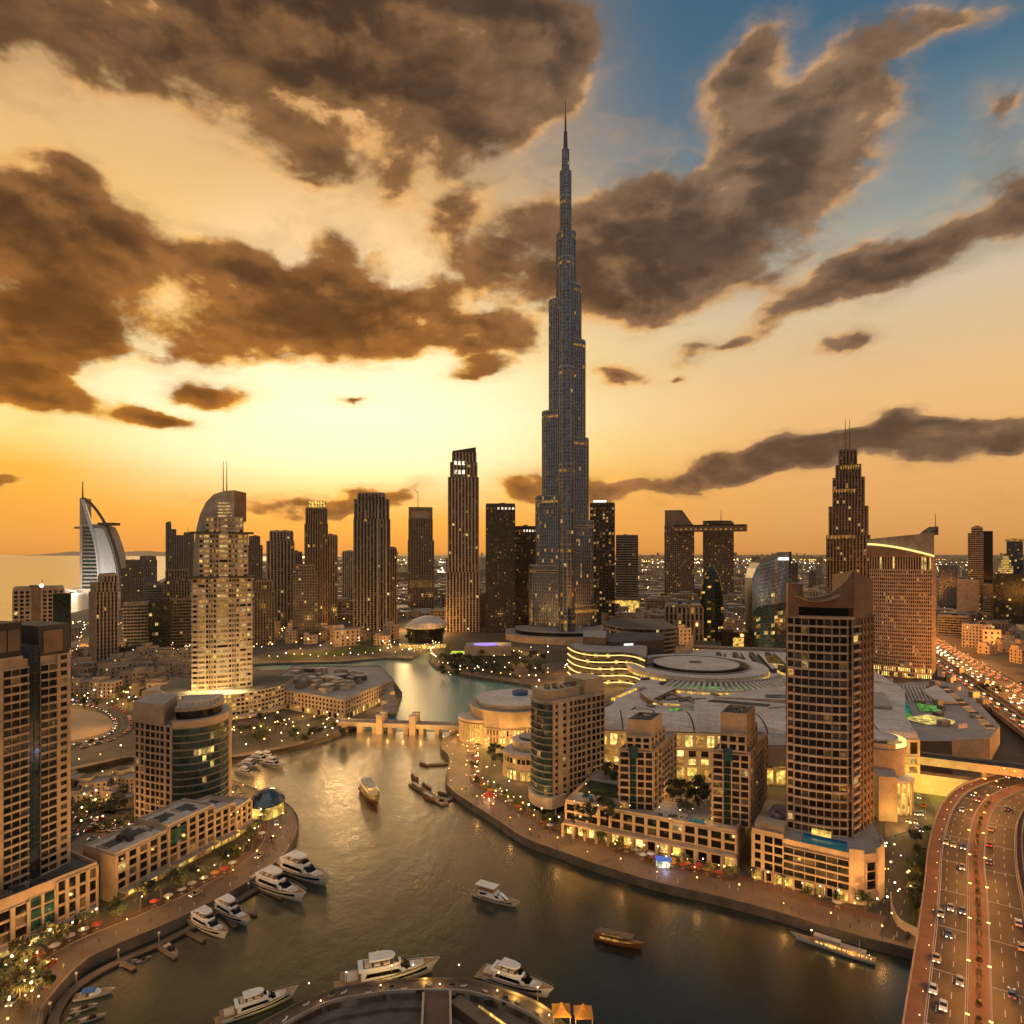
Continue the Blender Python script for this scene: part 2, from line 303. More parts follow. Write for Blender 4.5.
# ------------------------------------------------------------------ geometry helpers
def P(px, py, z=3.0):
    d = (HC - z) * F / (py - CY); return Vector(((px - 512) * d / F, d, z))
def X(px, d): return (px - 512) * d / F
def Z(py, d): return HC + (CY - py) * d / F
class MB:
    """collects faces, links them as ONE mesh object"""
    def __init__(s): s.v = []; s.f = []; s.m = []; s.mats = []
    def mi(s, m):
        if m not in s.mats: s.mats.append(m)
        return s.mats.index(m)
    def face(s, pts, m):
        k = len(s.v); s.v.extend(tuple(p) for p in pts); s.f.append(tuple(range(k, k + len(pts)))); s.m.append(s.mi(m))
    def hexa(s, p, m):                     # p: 4 bottom (ccw from above) + 4 top
        k = len(s.v); s.v.extend(tuple(q) for q in p); i = s.mi(m)
        for f in ((3, 2, 1, 0), (4, 5, 6, 7), (0, 1, 5, 4), (1, 2, 6, 5), (2, 3, 7, 6), (3, 0, 4, 7)):
            s.f.append(tuple(k + a for a in f)); s.m.append(i)
    def box(s, x0, x1, y0, y1, z0, z1, m):
        s.hexa([(x0, y0, z0), (x1, y0, z0), (x1, y1, z0), (x0, y1, z0), (x0, y0, z1), (x1, y0, z1), (x1, y1, z1), (x0, y1, z1)], m)
    def obox(s, A, u, n, a0, a1, b0, b1, z0, z1, m):   # box in a frame: along u, out along n
        q = lambda a, b, z: (A[0] + u[0] * a + n[0] * b, A[1] + u[1] * a + n[1] * b, z)
        s.hexa([q(a0, b1, z0), q(a1, b1, z0), q(a1, b0, z0), q(a0, b0, z0), q(a0, b1, z1), q(a1, b1, z1), q(a1, b0, z1), q(a0, b0, z1)], m)
    def prism(s, poly, z0, z1, m, mtop=None, bottom=False):
        n = len(poly); zt = z1 if isinstance(z1, (list, tuple)) else [z1] * n
        k = len(s.v); s.v.extend((p[0], p[1], z0) for p in poly); s.v.extend((p[0], p[1], zt[i]) for i, p in enumerate(poly))
        i = s.mi(m); it = s.mi(mtop or m)
        for a in range(n):
            b = (a + 1) % n; s.f.append((k + a, k + b, k + n + b, k + n + a)); s.m.append(i)
        tri = tessellate_polygon([[Vector((p[0], p[1], 0)) for p in poly]]) if n > 4 else [tuple(range(n))]
        for tr in tri:
            q = [poly[j] for j in tr]; ar = sum(q[j][0] * q[(j + 1) % len(q)][1] - q[(j + 1) % len(q)][0] * q[j][1] for j in range(len(q)))
            tr = tuple(tr) if ar > 0 else tuple(reversed(tr))
            s.f.append(tuple(k + n + j for j in tr)); s.m.append(it)
            if bottom: s.f.append(tuple(k + j for j in reversed(tr))); s.m.append(i)
    def tube(s, a, b, r0, m, r1=None, n=6):
        a, b = Vector(a), Vector(b); r1 = r0 if r1 is None else r1
        d = (b - a).normalized(); u = d.orthogonal().normalized(); w = d.cross(u); k = len(s.v); i = s.mi(m)
        for c, r in ((a, r0), (b, r1)):
            for j in range(n):
                t = 2 * math.pi * j / n; s.v.append(tuple(c + u * math.cos(t) * r + w * math.sin(t) * r))
        for j in range(n):
            l = (j + 1) % n; s.f.append((k + j, k + l, k + n + l, k + n + j)); s.m.append(i)
        s.f.append(tuple(k + n + j for j in range(n))); s.m.append(i); s.f.append(tuple(k + n - 1 - j for j in range(n))); s.m.append(i)
    def ball(s, c, r, m, n=6, rz=None):
        k = len(s.v); i = s.mi(m); h = max(2, n // 2); rz = rz or r
        for a in range(1, h):
            t = math.pi * a / h
            for j in range(n):
                p = 2 * math.pi * j / n; s.v.append((c[0] + r * math.sin(t) * math.cos(p), c[1] + r * math.sin(t) * math.sin(p), c[2] + rz * math.cos(t)))
        T = len(s.v); s.v.append((c[0], c[1], c[2] + rz)); s.v.append((c[0], c[1], c[2] - rz))
        for j in range(n):
            l = (j + 1) % n; s.f.append((T, k + j, k + l)); s.m.append(i)
            for a in range(h - 2):
                s.f.append((k + a * n + j, k + (a + 1) * n + j, k + (a + 1) * n + l, k + a * n + l)); s.m.append(i)
            s.f.append((T + 1, k + (h - 2) * n + l, k + (h - 2) * n + j)); s.m.append(i)
    def loft(s, rings, m, cap=True, closed=True):
        k = len(s.v); n = len(rings[0]); i = s.mi(m)
        for r in rings: s.v.extend(tuple(p) for p in r)
        for a in range(len(rings) - 1):
            for j in range(n if closed else n - 1):
                l = (j + 1) % n; s.f.append((k + a * n + j, k + a * n + l, k + (a + 1) * n + l, k + (a + 1) * n + j)); s.m.append(i)
        if cap:
            s.f.append(tuple(k + j for j in reversed(range(n)))); s.m.append(i); s.f.append(tuple(k + (len(rings) - 1) * n + j for j in range(n))); s.m.append(i)
    def build(s, name, parent=None, smooth=False):
        if not s.f: return None
        me = bpy.data.meshes.new(name); me.from_pydata(s.v, [], s.f)
        for x in s.mats: me.materials.append(M[x])
        me.polygons.foreach_set('material_index', s.m)
        if smooth: me.polygons.foreach_set('use_smooth', [True] * len(s.f))
        me.update()
        o = bpy.data.objects.new(name, me); col.objects.link(o)
        if parent: o.parent = parent
        return o
def root(name, label, cat, loc=(0, 0, 0), rz=0.0, group=None):
    o = bpy.data.objects.new(name, None); col.objects.link(o); o.location = loc; o.rotation_euler = (0, 0, rz)
    o.empty_display_size = 2; o['label'] = label; o['category'] = cat
    if group: o['group'] = group
    return o
def tag(o, label, cat, group=None):
    o['label'] = label; o['category'] = cat
    if group: o['group'] = group
    return o
def struct(o, kind='structure'): o['kind'] = kind; return o
KIDS = {}
def copy_tree(o, loc=None, rz=None, label=None, sc=None, parent=None):
    c = o.copy(); col.objects.link(c)
    if parent: c.parent = parent
    if loc is not None: c.location = loc
    if rz is not None: c.rotation_euler = (0, 0, rz)
    if sc is not None: c.scale = (sc, sc, sc) if isinstance(sc, (int, float)) else sc
    if label: c['label'] = label
    if o not in KIDS: KIDS[o] = list(o.children)
    for ch in KIDS[o]: copy_tree(ch, parent=c)
    return c
def smooth_line(pts, n=6):
    """Catmull-Rom through 2D/3D points"""
    pts = [Vector(p) for p in pts]; out = []
    for i in range(len(pts) - 1):
        p0 = pts[max(i - 1, 0)]; p1 = pts[i]; p2 = pts[i + 1]; p3 = pts[min(i + 2, len(pts) - 1)]
        for k in range(n):
            t = k / n
            out.append(0.5 * ((2 * p1) + (p2 - p0) * t + (2 * p0 - 5 * p1 + 4 * p2 - p3) * t * t + (3 * p1 - p0 - 3 * p2 + p3) * t ** 3))
    out.append(pts[-1]); return out
def offset_line(pts, d):
    """parallel of a line in plan, d metres to its left"""
    out = []
    for i, p in enumerate(pts):
        a = pts[max(i - 1, 0)]; b = pts[min(i + 1, len(pts) - 1)]
        t = Vector((b[0] - a[0], b[1] - a[1])).normalized(); q = p.copy(); q[0] -= t.y * d; q[1] += t.x * d; out.append(q)
    return out
def ribbon(mb, L, Rr, m, z0=None):
    """sheet between two lines; with z0 also its sides down to z0"""
    for i in range(len(L) - 1):
        mb.face([Rr[i], Rr[i + 1], L[i + 1], L[i]], m)
        if z0 is not None:
            dn = lambda p: (p[0], p[1], z0)
            mb.face([dn(Rr[i]), dn(Rr[i + 1]), Rr[i + 1], Rr[i]], m); mb.face([dn(L[i + 1]), dn(L[i]), L[i], L[i + 1]], m)
    if z0 is not None:
        dn = lambda p: (p[0], p[1], z0)
        mb.face([dn(L[0]), dn(Rr[0]), Rr[0], L[0]], m); mb.face([dn(Rr[-1]), dn(L[-1]), L[-1], Rr[-1]], m)
def along(pts, step, start=0.0):
    """points every step metres along a line, with the direction there"""
    out = []; acc = -start
    for a, b in zip(pts, pts[1:]):
        a, b = Vector(a), Vector(b); l = (b - a).length
        if l < 1e-6: continue
        while acc <= l:
            if acc >= 0: out.append((a + (b - a) * (acc / l), (b - a) / l))
            acc += step
        acc -= l
    return out
def arc(cx, cyy, rx, ry, a0, a1, n):
    return [(cx + rx * math.cos(R(a0 + (a1 - a0) * i / n)), cyy + ry * math.sin(R(a0 + (a1 - a0) * i / n))) for i in range(n + 1)]

# ------------------------------------------------------------------ facades
LITS = ['lit_amber', 'lit_warm', 'lit_yellow', 'lit_dim', 'lit_dim', 'lit_dim']
CURT = ('glass', 'glass_brown', 'glass_black')
class Facade:
    """wall of piers and bands in front of panes, one side of a building after another"""
    def __init__(s, wall='beige', band=None, pane='glass', p=0.06, lits=LITS, seed=1):
        s.w = MB(); s.panes = []; s.wall = wall; s.band = band or wall; s.pane = pane; s.p = p; s.lits = lits; s.r = random.Random(seed)
    def side(s, A, B, z0, z1, nx, nz, pw=0.3, bh=0.35, pd=0.5, bd=0.35, pane=None, p=None, wall=None, band=None, ends=True, skip=None, lits=None):
        A = Vector((A[0], A[1])); B = Vector((B[0], B[1])); L = (B - A).length; u = (B - A) / L; n = Vector((u.y, -u.x))
        wall = wall or s.wall; band = band or s.band; pane = pane or s.pane; p = s.p if p is None else p
        cw = L / nx; ch = (z1 - z0) / nz
        for i in range(nx + 1):
            if not ends and i in (0, nx): continue
            c = i * cw; a0, a1 = max(0, c - pw * cw / 2), min(L, c + pw * cw / 2)
            if pw > 0 and a1 > a0: s.w.obox(A, u, n, a0, a1, -.3, pd, z0, z1, wall)
        if bh > 0:
            for j in range(nz + 1):
                c = z0 + j * ch; b0, b1 = max(z0, c - bh * ch / 2), min(z1, c + bh * ch / 2)
                s.w.obox(A, u, n, 0.003, L - .003, -.25, bd, b0 + .001, b1 - .001, band)
        q = lambda a, z: (A.x + u.x * a + n.x * .01, A.y + u.y * a + n.y * .01, z)
        for i in range(nx):
            for j in range(nz):
                if skip and skip(i, j): continue
                m = s.r.choice(lits or s.lits) if s.r.random() < p else ('glass_curtain' if pane in CURT and s.r.random() < .12 else pane)
                a0, a1 = i * cw + pw * cw / 2, (i + 1) * cw - pw * cw / 2; b0, b1 = z0 + j * ch + bh * ch / 2, z0 + (j + 1) * ch - bh * ch / 2
                if i == 0 and not ends: a0 = 0
                if i == nx - 1 and not ends: a1 = L
                s.panes.append(([q(a0, b0), q(a1, b0), q(a1, b1), q(a0, b1)], m))
    def blank(s, A, B, z0, z1, m=None, t=0.3):
        A = Vector((A[0], A[1])); B = Vector((B[0], B[1])); L = (B - A).length; u = (B - A) / L; n = Vector((u.y, -u.x))
        s.w.obox(A, u, n, 0, L, -.3, t, z0, z1, m or s.wall)
    def core(s, poly, z0, z1, m='charcoal', top=None):
        s.w.prism(poly, z0, z1, m, top or 'roof_grey')
    def build(s, root_, split=0, wall_name='wall', pane_name='window'):
        w = s.w.build(wall_name, root_)
        if len(s.panes) <= 100: split = 100
        if not s.panes: return w
        eye = Vector((0, 0, HC))
        if split:
            def size(pn):
                c = (Vector(pn[0][0]) + Vector(pn[0][2])) / 2; e1 = Vector(pn[0][1]) - Vector(pn[0][0]); e2 = Vector(pn[0][3]) - Vector(pn[0][0])
                d = eye - c; return e1.cross(e2).dot(d) / d.length ** 3 if 0 < (c.x * F / max(c.y, 1) + 512) < 1024 else -1
            s.panes.sort(key=size, reverse=True)
            for quad, m in s.panes[:split]:
                b = MB(); b.face(quad, m); b.build(pane_name, root_)
            rest = s.panes[split:]
        else: rest = s.panes
        if rest:
            b = MB()
            for quad, m in rest: b.face(quad, m)
            o = b.build(pane_name if split else 'glazing', root_)
            if split: o['kind'] = 'stuff'
        return w
def rect(cx, cyy, w, d, rz=0.0):
    c, s_ = math.cos(R(rz)), math.sin(R(rz))
    return [(cx + a * c - b * s_, cyy + a * s_ + b * c) for a, b in ((-w / 2, -d / 2), (w / 2, -d / 2), (w / 2, d / 2), (-w / 2, d / 2))]
def shrink(poly, k):
    cx = sum(p[0] for p in poly) / len(poly); cyy = sum(p[1] for p in poly) / len(poly)
    return [(cx + (p[0] - cx) * k, cyy + (p[1] - cyy) * k) for p in poly]
def facing(A, B):
    """does the side A-B look towards the viewer's part of the city (generously)?"""
    u = Vector((B[0] - A[0], B[1] - A[1])).normalized(); n = Vector((u.y, -u.x)); c = Vector(((A[0] + B[0]) / 2, (A[1] + B[1]) / 2 - 0)).normalized()
    return n.dot(-c) > -0.35

# ================================================================== the setting: water, ground, quays, roads
W = MB(); W.face([(-17000, -300, 0), (17000, -300, 0), (17000, 17000, 0), (-17000, 17000, 0)], 'water'); struct(W.build('water'))
xy = lambda v: (v[0], v[1])
def pl(*pts, z=3.0): return [P(a, b, z) for a, b in pts]
# shorelines, seen points turned into plan
north_edge = pl((-300, 815), (-80, 800), (70, 767), (133, 754), (180, 757), (229, 754.5), (258, 750), (290, 743.5), (320, 735), (346, 726.5))
lake_edge = pl((346, 726.5), (378, 721), (397, 706), (402, 692), (392, 678), (370, 670), (320, 668.5), (262, 670), (246, 665), (262, 663.5), (290, 662.5), (342, 661.5), (386, 657.5), (411, 658.5), (422, 653), (430, 648.5), (435, 648.5), (429, 653), (429, 660), (438, 668), (468, 675.5), (500, 680.5), (530, 685), (535, 692), (505, 709), (466, 727))
quay_edge = pl((466, 727), (447, 738), (440, 747), (449, 758), (445, 780), (451, 790), (463, 799), (493, 818), (524, 838.5), (560, 852), (596, 865), (659, 884), (704, 894), (760, 908), (820, 926), (870, 940), (916, 951.5), (970, 966))
quay_edge = smooth_line(quay_edge, 4)
coast = pl((330, 556.6), (230, 563), (165, 578), (130, 592), (100, 606), (75, 612), (30, 623), (0, 633), (-200, 650))
far_r = [Vector((900, 100, 3)), Vector((16500, 1500, 3)), Vector((16500, 16500, 3)), Vector((-4600, 16500, 3))]
ring = quay_edge + far_r + coast + [Vector((-3000, 900, 3)), Vector((-900, 520, 3))] + north_edge[:-1] + lake_edge[:-1]
G = MB(); G.prism([xy(p) for p in ring], -2, 3.0, 'quay', 'city_ground'); struct(G.build('ground'))
# the lake's own shallow turquoise water
LK = MB(); lk = [xy(p) for p in lake_edge]
tr = tessellate_polygon([[Vector((a, b, 0)) for a, b in lk]])
for t_ in tr:
    q = [lk[j] for j in t_]; ar = sum(q[j][0] * q[(j + 1) % 3][1] - q[(j + 1) % 3][0] * q[j][1] for j in range(3))
    if ar < 0: q.reverse()
    LK.face([(a, b, 0.25) for a, b in q], 'lake_water')
struct(LK.build('lake'))
# west peninsula with its curved promenade
pen_edge = pl((30, 1060), (42, 1024), (46, 1007), (66, 981), (90, 959), (124, 943), (160, 928), (204, 907), (253, 880), (285, 855), (297, 834), (298, 817), (286, 803), (269, 795), (250, 787), (228, 779.5))
pen_edge = smooth_line(pen_edge, 4)
pen_ring = [xy(p) for p in pen_edge] + [xy(p) for p in pl((180, 775), (133, 773), (70, 779), (-80, 812))] + [(-420, 270), (-420, 60), (-125, 60)]
PG = MB(); PG.prism(pen_ring, -2, 3.0, 'quay', 'city_ground'); struct(PG.build('peninsula'))
# west promenade road: sidewalk along the water, road, inner pavement
def path_strip(name, edge, d0, d1, z, m, kerb=None):
    a = [p.copy() for p in offset_line(edge, d0)]; b = [p.copy() for p in offset_line(edge, d1)]
    for p in a + b: p.z = z
    mb = MB(); ribbon(mb, b, a, m)
    if kerb: ribbon(mb, [p + Vector((0, 0, .14)) for p in offset_line(a, kerb)], [p + Vector((0, 0, .14)) for p in a], 'kerb_stone', z0=z)
    return struct(mb.build(name))
path_strip('promenade', pen_edge, 0.9, 6.4, 3.02, 'paving', 0.3)
path_strip('promenade_road', pen_edge, 6.4, 13.2, 3.012, 'paving')
path_strip('pavement', pen_edge, 13.2, 17.5, 3.02, 'pink_paving', .25)
path_strip('promenade', quay_edge, 0.9, 13.5, 3.02, 'paving', 0.3)
path_strip('pavement', quay_edge[8:], 13.5, 20.0, 3.012, 'pink_paving')
path_strip('promenade', smooth_line(north_edge, 3), -6.5, -0.9, 3.02, 'paving')
path_strip('promenade', smooth_line(lake_edge[13:25], 3), 0.9, 7, 3.02, 'paving', .3)
path_strip('promenade', smooth_line(lake_edge[9:14], 3), .9, 6, 3.02, 'paving', .3)
# quay walls: a parapet rail with posts
def parapet(edge, d, z, h, name, label, group, m='quay', step=6.0):
    a = offset_line(edge, d)
    rt = root(name, label, 'parapet', a[0], group=group); rt.location = (0, 0, 0)
    mb = MB(); top = [Vector((p[0], p[1], z + h)) for p in a]; ribbon(mb, offset_line(top, .45), top, m, z0=z); mb.build('coping', rt)
    return rt
parapet(pen_edge, 0.1, 3.0, .55, 'quay_wall', 'low curved quay wall edging the promenade with moored white yachts', None)
parapet(quay_edge, 0.1, 3.0, .5, 'quay_wall', 'long curved quay wall below the promenade of the three beige apartment towers', None)
parapet(lake_edge[14:24], .1, 3.0, .5, 'quay_wall', 'pale kerb wall round the turquoise lake below the tallest tower', None)

# sandy lot with a road curving round it, behind the west peninsula
lot = [xy(p) for p in smooth_line(pl((20, 725), (50, 712), (75, 709), (100, 713), (113, 722), (108, 731), (85, 738), (60, 744), (20, 752)), 4)]
b = MB(); b.prism(lot, 2.9, 3.05, 'sand'); struct(b.build('sand_lot'))
curve_road = smooth_line([p for p in pl((30, 702), (70, 703), (100, 706), (118, 714), (123, 726), (112, 737), (80, 746), (30, 757))], 5)
def road(name, line, w, z, m='asphalt', lanes=2, kerb=True, wall=None):
    L = offset_line(line, w / 2); Rr = offset_line(line, -w / 2)
    for q in L + Rr: q.z = q.z if z is None else z
    b = MB(); ribbon(b, L, Rr, m, z0=wall); struct(b.build(name))
    mk = MB()
    for k in range(1, lanes):
        ln = offset_line(line, w / 2 - w * k / lanes)
        for pt, dr in along(ln, 9.0):
            e = pt + dr * 3.2; s_ = Vector((-dr.y, dr.x, 0)) * .09; zz = (pt.z if z is None else z) + .006
            mk.face([(pt.x - s_.x, pt.y - s_.y, zz), (pt.x + s_.x, pt.y + s_.y, zz), (e.x + s_.x, e.y + s_.y, zz), (e.x - s_.x, e.y - s_.y, zz)][::-1], 'road_paint')
    if mk.f: struct(mk.build('road_marking'))
road('road', curve_road, 14, 3.03, lanes=4)
for pts, w in (([(20, 800), (75, 806), (128, 812)], 8), ([(60, 845), (128, 800)], 7), ([(180, 690), (240, 727), (330, 716)], 8), ([(60, 690), (190, 706)], 9), ([(40, 668), (110, 660), (190, 668)], 9), ([(30, 648), (110, 640), (190, 640)], 12), ([(245, 655), (330, 643), (420, 636)], 9)):
    road('road', smooth_line(pl(*pts), 4), w, 3.03)
lawn = [xy(p) for p in smooth_line(pl((272, 658.5), (300, 655), (340, 648.5), (376, 646), (383, 649), (368, 653.5), (330, 656.5), (290, 660), (272, 658.5)), 3)][:-1]
b = MB(); b.prism(lawn, 2.9, 3.3, 'grass'); struct(b.build('lawn'))
park = [xy(p) for p in smooth_line(pl((436, 655), (455, 648), (500, 652), (540, 660), (560, 672), (545, 681), (500, 676), (462, 669), (440, 662), (436, 655)), 3)][:-1]
b = MB(); b.prism(park, 2.9, 3.2, 'planting'); struct(b.build('park_ground'))
forecourt = [xy(p) for p in pl((505, 668), (560, 662), (600, 690), (560, 705))]
b = MB(); b.prism(forecourt, 2.9, 3.25, 'paving'); struct(b.build('forecourt'))

# pontoon walkway with fingers below the west promenade
pont = smooth_line([P(a, b_, .9) for a, b_ in ((52, 1030), (56, 1012), (70, 992), (92, 975), (125, 958), (160, 943), (195, 925), (228, 905), (250, 892), (268, 880))], 4)
pr = root('pontoon', 'long curved floating pontoon with short finger piers below the west promenade', 'pontoon')
b = MB(); ribbon(b, offset_line(pont, 1.3), offset_line(pont, -1.3), 'paving', z0=.2); b.build('walkway', pr)
for a, c in (((186, 931), (204, 940)), ((158, 945), (176, 957)), ((120, 961), (135, 968)), ((236, 905), (256, 914)), ((262, 889), (282, 898)), ((222, 912), (236, 926))):
    b = MB(); A_, B_ = P(*a, .85), P(*c, .85); d_ = (B_ - A_).normalized(); A_ = A_ - d_ * 1.0
    ribbon(b, offset_line([A_, B_], .75), offset_line([A_, B_], -.75), 'paving', z0=.2); b.build('finger_pier', pr)
for pt, dr in along(pont, 12, 4):
    b = MB(); q = pt + Vector((-dr.y, dr.x, 0)) * 1.55; b.tube((q.x, q.y, -1), (q.x, q.y, 3.4), .22, 'concrete'); b.ball((q.x, q.y, 3.5), .42, 'white', 8); b.build('mooring_pile', pr)

# round stone terrace at the bottom of the view
def build_terrace():
    z = 4.0
    out = smooth_line([P(a, b_, z) for a, b_ in ((236, 1040), (266, 1022), (309, 999.5), (337, 990), (376, 983.5), (400, 981), (459, 980.5), (490, 986), (525, 998), (548, 1010), (564, 1025), (574, 1040))], 4)
    rt = root('pier_terrace', 'semicircular brown stone terrace with sunken court jutting into the water beside three yachts', 'terrace')
    inn = offset_line(out, -5.2)
    b = MB(); ribbon(b, out, inn, 'paving', z0=-1); b.build('deck', rt)
    b = MB(); e = [p + Vector((0, 0, .8)) for p in out]; ribbon(b, e, offset_line(e, -.3), 'quay', z0=z + .01); b.build('parapet', rt)
    b = MB(); e = [p + Vector((0, 0, .9)) for p in offset_line(inn, .45)]; ribbon(b, e, offset_line(e, -.45), 'kerb_stone', z0=-1); b.build('inner_wall', rt)
    low = offset_line(inn, -3.2)
    b = MB(); lw = [Vector((p.x, p.y, 2.2)) for p in inn]; l2 = [Vector((p.x, p.y, 2.2)) for p in low]; ribbon(b, lw, l2, 'quay', z0=-1); b.build('lower_step', rt)
    lw2 = [Vector((p.x, p.y, 1.0)) for p in low]; cen = Vector((sum(p.x for p in low) / len(low), min(p.y for p in low) - 12, 1.0))
    b = MB()
    for i in range(len(lw2) - 1): b.face([cen, lw2[i + 1], lw2[i]], 'quay')
    b.build('sunken_court', rt)
    # central jetty crossing the court
    A_, B_ = P(436, 1050, z + .3), P(437, 986, z + .3)
    b = MB(); ribbon(b, offset_line([A_, B_], 3.6), offset_line([A_, B_], -3.6), 'pink_paving', z0=0); b.build('jetty', rt)
    for sgn in (3.75, -3.75):
        b = MB(); c = [p + Vector((0, 0, 1.2)) for p in offset_line([A_, B_ + (A_ - B_) * .16], sgn)]; ribbon(b, offset_line(c, .3), offset_line(c, -.3), 'pale_wall', z0=0); b.build('side_wall', rt)
    A_, B_ = P(455, 998, z + .2), P(520, 1045, z + .2)
    b = MB(); ribbon(b, offset_line([A_, B_], 2.0), offset_line([A_, B_], -2.0), 'paving', z0=0); b.build('ramp', rt)
    b = MB(); c = [p + Vector((0, 0, .5)) for p in offset_line([A_ + (B_ - A_) * .3, B_], 2.2)]; ribbon(b, offset_line(c, .14), offset_line(c, -.14), 'lit_gold', z0=z); b.build('light_strip', rt)
    for px in (420, 452, 488, 506): 
        b = MB(); q = P(px, 992 + (px - 420) * .14, z); b.box(q.x - 1.1, q.x + 1.1, q.y - .6, q.y + .6, z, z + .8, 'charcoal'); b.build('bench', rt)
    for px in (306, 350, 395, 421, 459, 502, 540):
        b = MB(); i = min(range(len(out)), key=lambda k: abs(out[k].x * F / out[k].y + 512 - px)); q = out[i]
        b.tube((q.x, q.y, z), (q.x, q.y, z + 4.5), .09, 'dark_steel'); b.ball((q.x, q.y, z + 4.6), .22, 'lamp_warm'); b.build('lamp_post', rt)
build_terrace()
def terrace_furniture():
    out = smooth_line([P(a, b_, 4.0) for a, b_ in ((236, 1040), (266, 1022), (309, 999.5), (337, 990), (376, 983.5), (400, 981), (459, 980.5), (490, 986), (525, 998), (548, 1010), (564, 1025))], 4); r_ = random.Random(6)
    for k, (pt, dr) in enumerate(along(offset_line(out, -2.6), 3.4, 2)):
        n_ = Vector((-dr.y, dr.x, 0)); q = pt + n_ * r_.uniform(-1.4, 1.2)
        if k % 5 == 2:
            o = MB(); o.obox(q, dr, n_, -.9, .9, -.4, .4, 4, 4.6, 'concrete'); 
            for j in range(5): o.ball((q.x + r_.uniform(-.7, .7) * dr.x, q.y + r_.uniform(-.7, .7) * dr.y, 4.8), r_.uniform(.28, .45), 'planting', 6)
            tag(o.build('planter_box'), 'low planter box with clipped shrubs on the round terrace deck', 'planter', 'planters on the round terrace')
        elif k % 5 in (0, 3):
            o = root('deck_lounger', 'cushioned deck lounger standing on the round terrace', 'lounger', (q.x, q.y, 4), math.atan2(dr.y, dr.x) + r_.uniform(-.5, .5), 'loungers on the round terrace')
            m_ = MB(); m_.box(-.9, .5, -.32, .32, .3, .42, 'canvas'); m_.build('seat', o); m_ = MB(); m_.hexa([(.45, -.32, .36), (.95, -.32, .75), (.95, .32, .75), (.45, .32, .36), (.42, -.32, .46), (.9, -.32, .86), (.9, .32, .86), (.42, .32, .46)], 'canvas'); m_.build('backrest', o); m_ = MB(); m_.box(-.8, .55, -.26, .26, 0, .295, 'teak'); m_.build('base', o)
        elif k % 5 == 1:
            o = root('bollard_lamp', 'short glowing bollard lamp on the round terrace', 'lamp', (q.x, q.y, 4), 0, 'bollard lamps on the round terrace'); m_ = MB(); m_.tube((0, 0, 0), (0, 0, .8), .12, 'dark_steel', n=8); m_.build('post', o); m_ = MB(); m_.ball((0, 0, .95), .2, 'lamp_warm', 8); m_.build('lamp_head', o)
            l = bpy.data.lights.new('lamp', 'POINT'); l.energy = 160; l.color = (1, .55, .16); l.shadow_soft_size = .2; lo = bpy.data.objects.new('lamp', l); col.objects.link(lo); lo.location = (0, 0, 1.4); lo.parent = o
terrace_furniture()

# hills along the far shore of the sea
hr = random.Random(5)
for k, (x0, x1, d, h) in enumerate(((-11500, -7300, 15300, 110), (-9300, -5700, 14200, 85), (-5800, -3900, 13400, 70))):
    b = MB(); n = 40; fr = []; bk_ = []
    for i in range(n + 1):
        t_ = i / n; hh = h * (math.sin(math.pi * t_) ** .7) * (.55 + .45 * math.sin(7 * t_ + k) ** 2 + .15 * hr.random())
        fr.append(((x0 + (x1 - x0) * t_, d - 500, -1), (x0 + (x1 - x0) * t_, d, max(0.5, hh)), (x0 + (x1 - x0) * t_, d + 1200, -1)))
    for i in range(n):
        for j in (0, 1): b.face([fr[i][j], fr[i + 1][j], fr[i + 1][j + 1], fr[i][j + 1]], 'sand')
    struct(b.build('hills'))

# ================================================================== buildings near the viewer
def v2(p): return Vector((p[0], p[1]))
def roof_units(rt, poly, z, n, seed, mats=('roof_dark', 'steel', 'roof_pale'), smax=3.5, hmax=2.2):
    r = random.Random(seed); a, b, c = v2(poly[0]), v2(poly[1]), v2(poly[-1])
    for k in range(n):
        s, t_ = r.uniform(.14, .86), r.uniform(.14, .86); p = a + (b - a) * s + (c - a) * t_
        u = (b - a).normalized(); nn = Vector((u.y, -u.x)); w, d, h = r.uniform(1, smax), r.uniform(1, smax), r.uniform(.6, hmax)
        mb = MB(); m = r.choice(mats); mb.obox(p, u, nn, -w / 2, w / 2, -d / 2, d / 2, z - .02, z + h, m)
        if r.random() < .6: mb.obox(p, u, nn, -w / 2 + .2, w / 2 - .2, -d / 2 + .2, d / 2 - .2, z + h, z + h + .12, 'roof_dark')
        mb.build('roof_unit', rt)
def rim(rt, poly, z0, z1, m, t=.5, name='parapet'):
    mb = MB(); n = len(poly); ii = shrink(poly, 1 - t * 2.2 / max(1, max((v2(p) - v2(poly[0])).length for p in poly)))
    for i in range(n):
        j = (i + 1) % n
        mb.hexa([(*poly[i], z0), (*poly[j], z0), (*ii[j], z0), (*ii[i], z0), (*poly[i], z1), (*poly[j], z1), (*ii[j], z1), (*ii[i], z1)], m)
    return mb.build(name, rt)
def lerp2(A, B, t): return (A[0] + (B[0] - A[0]) * t, A[1] + (B[1] - A[1]) * t)

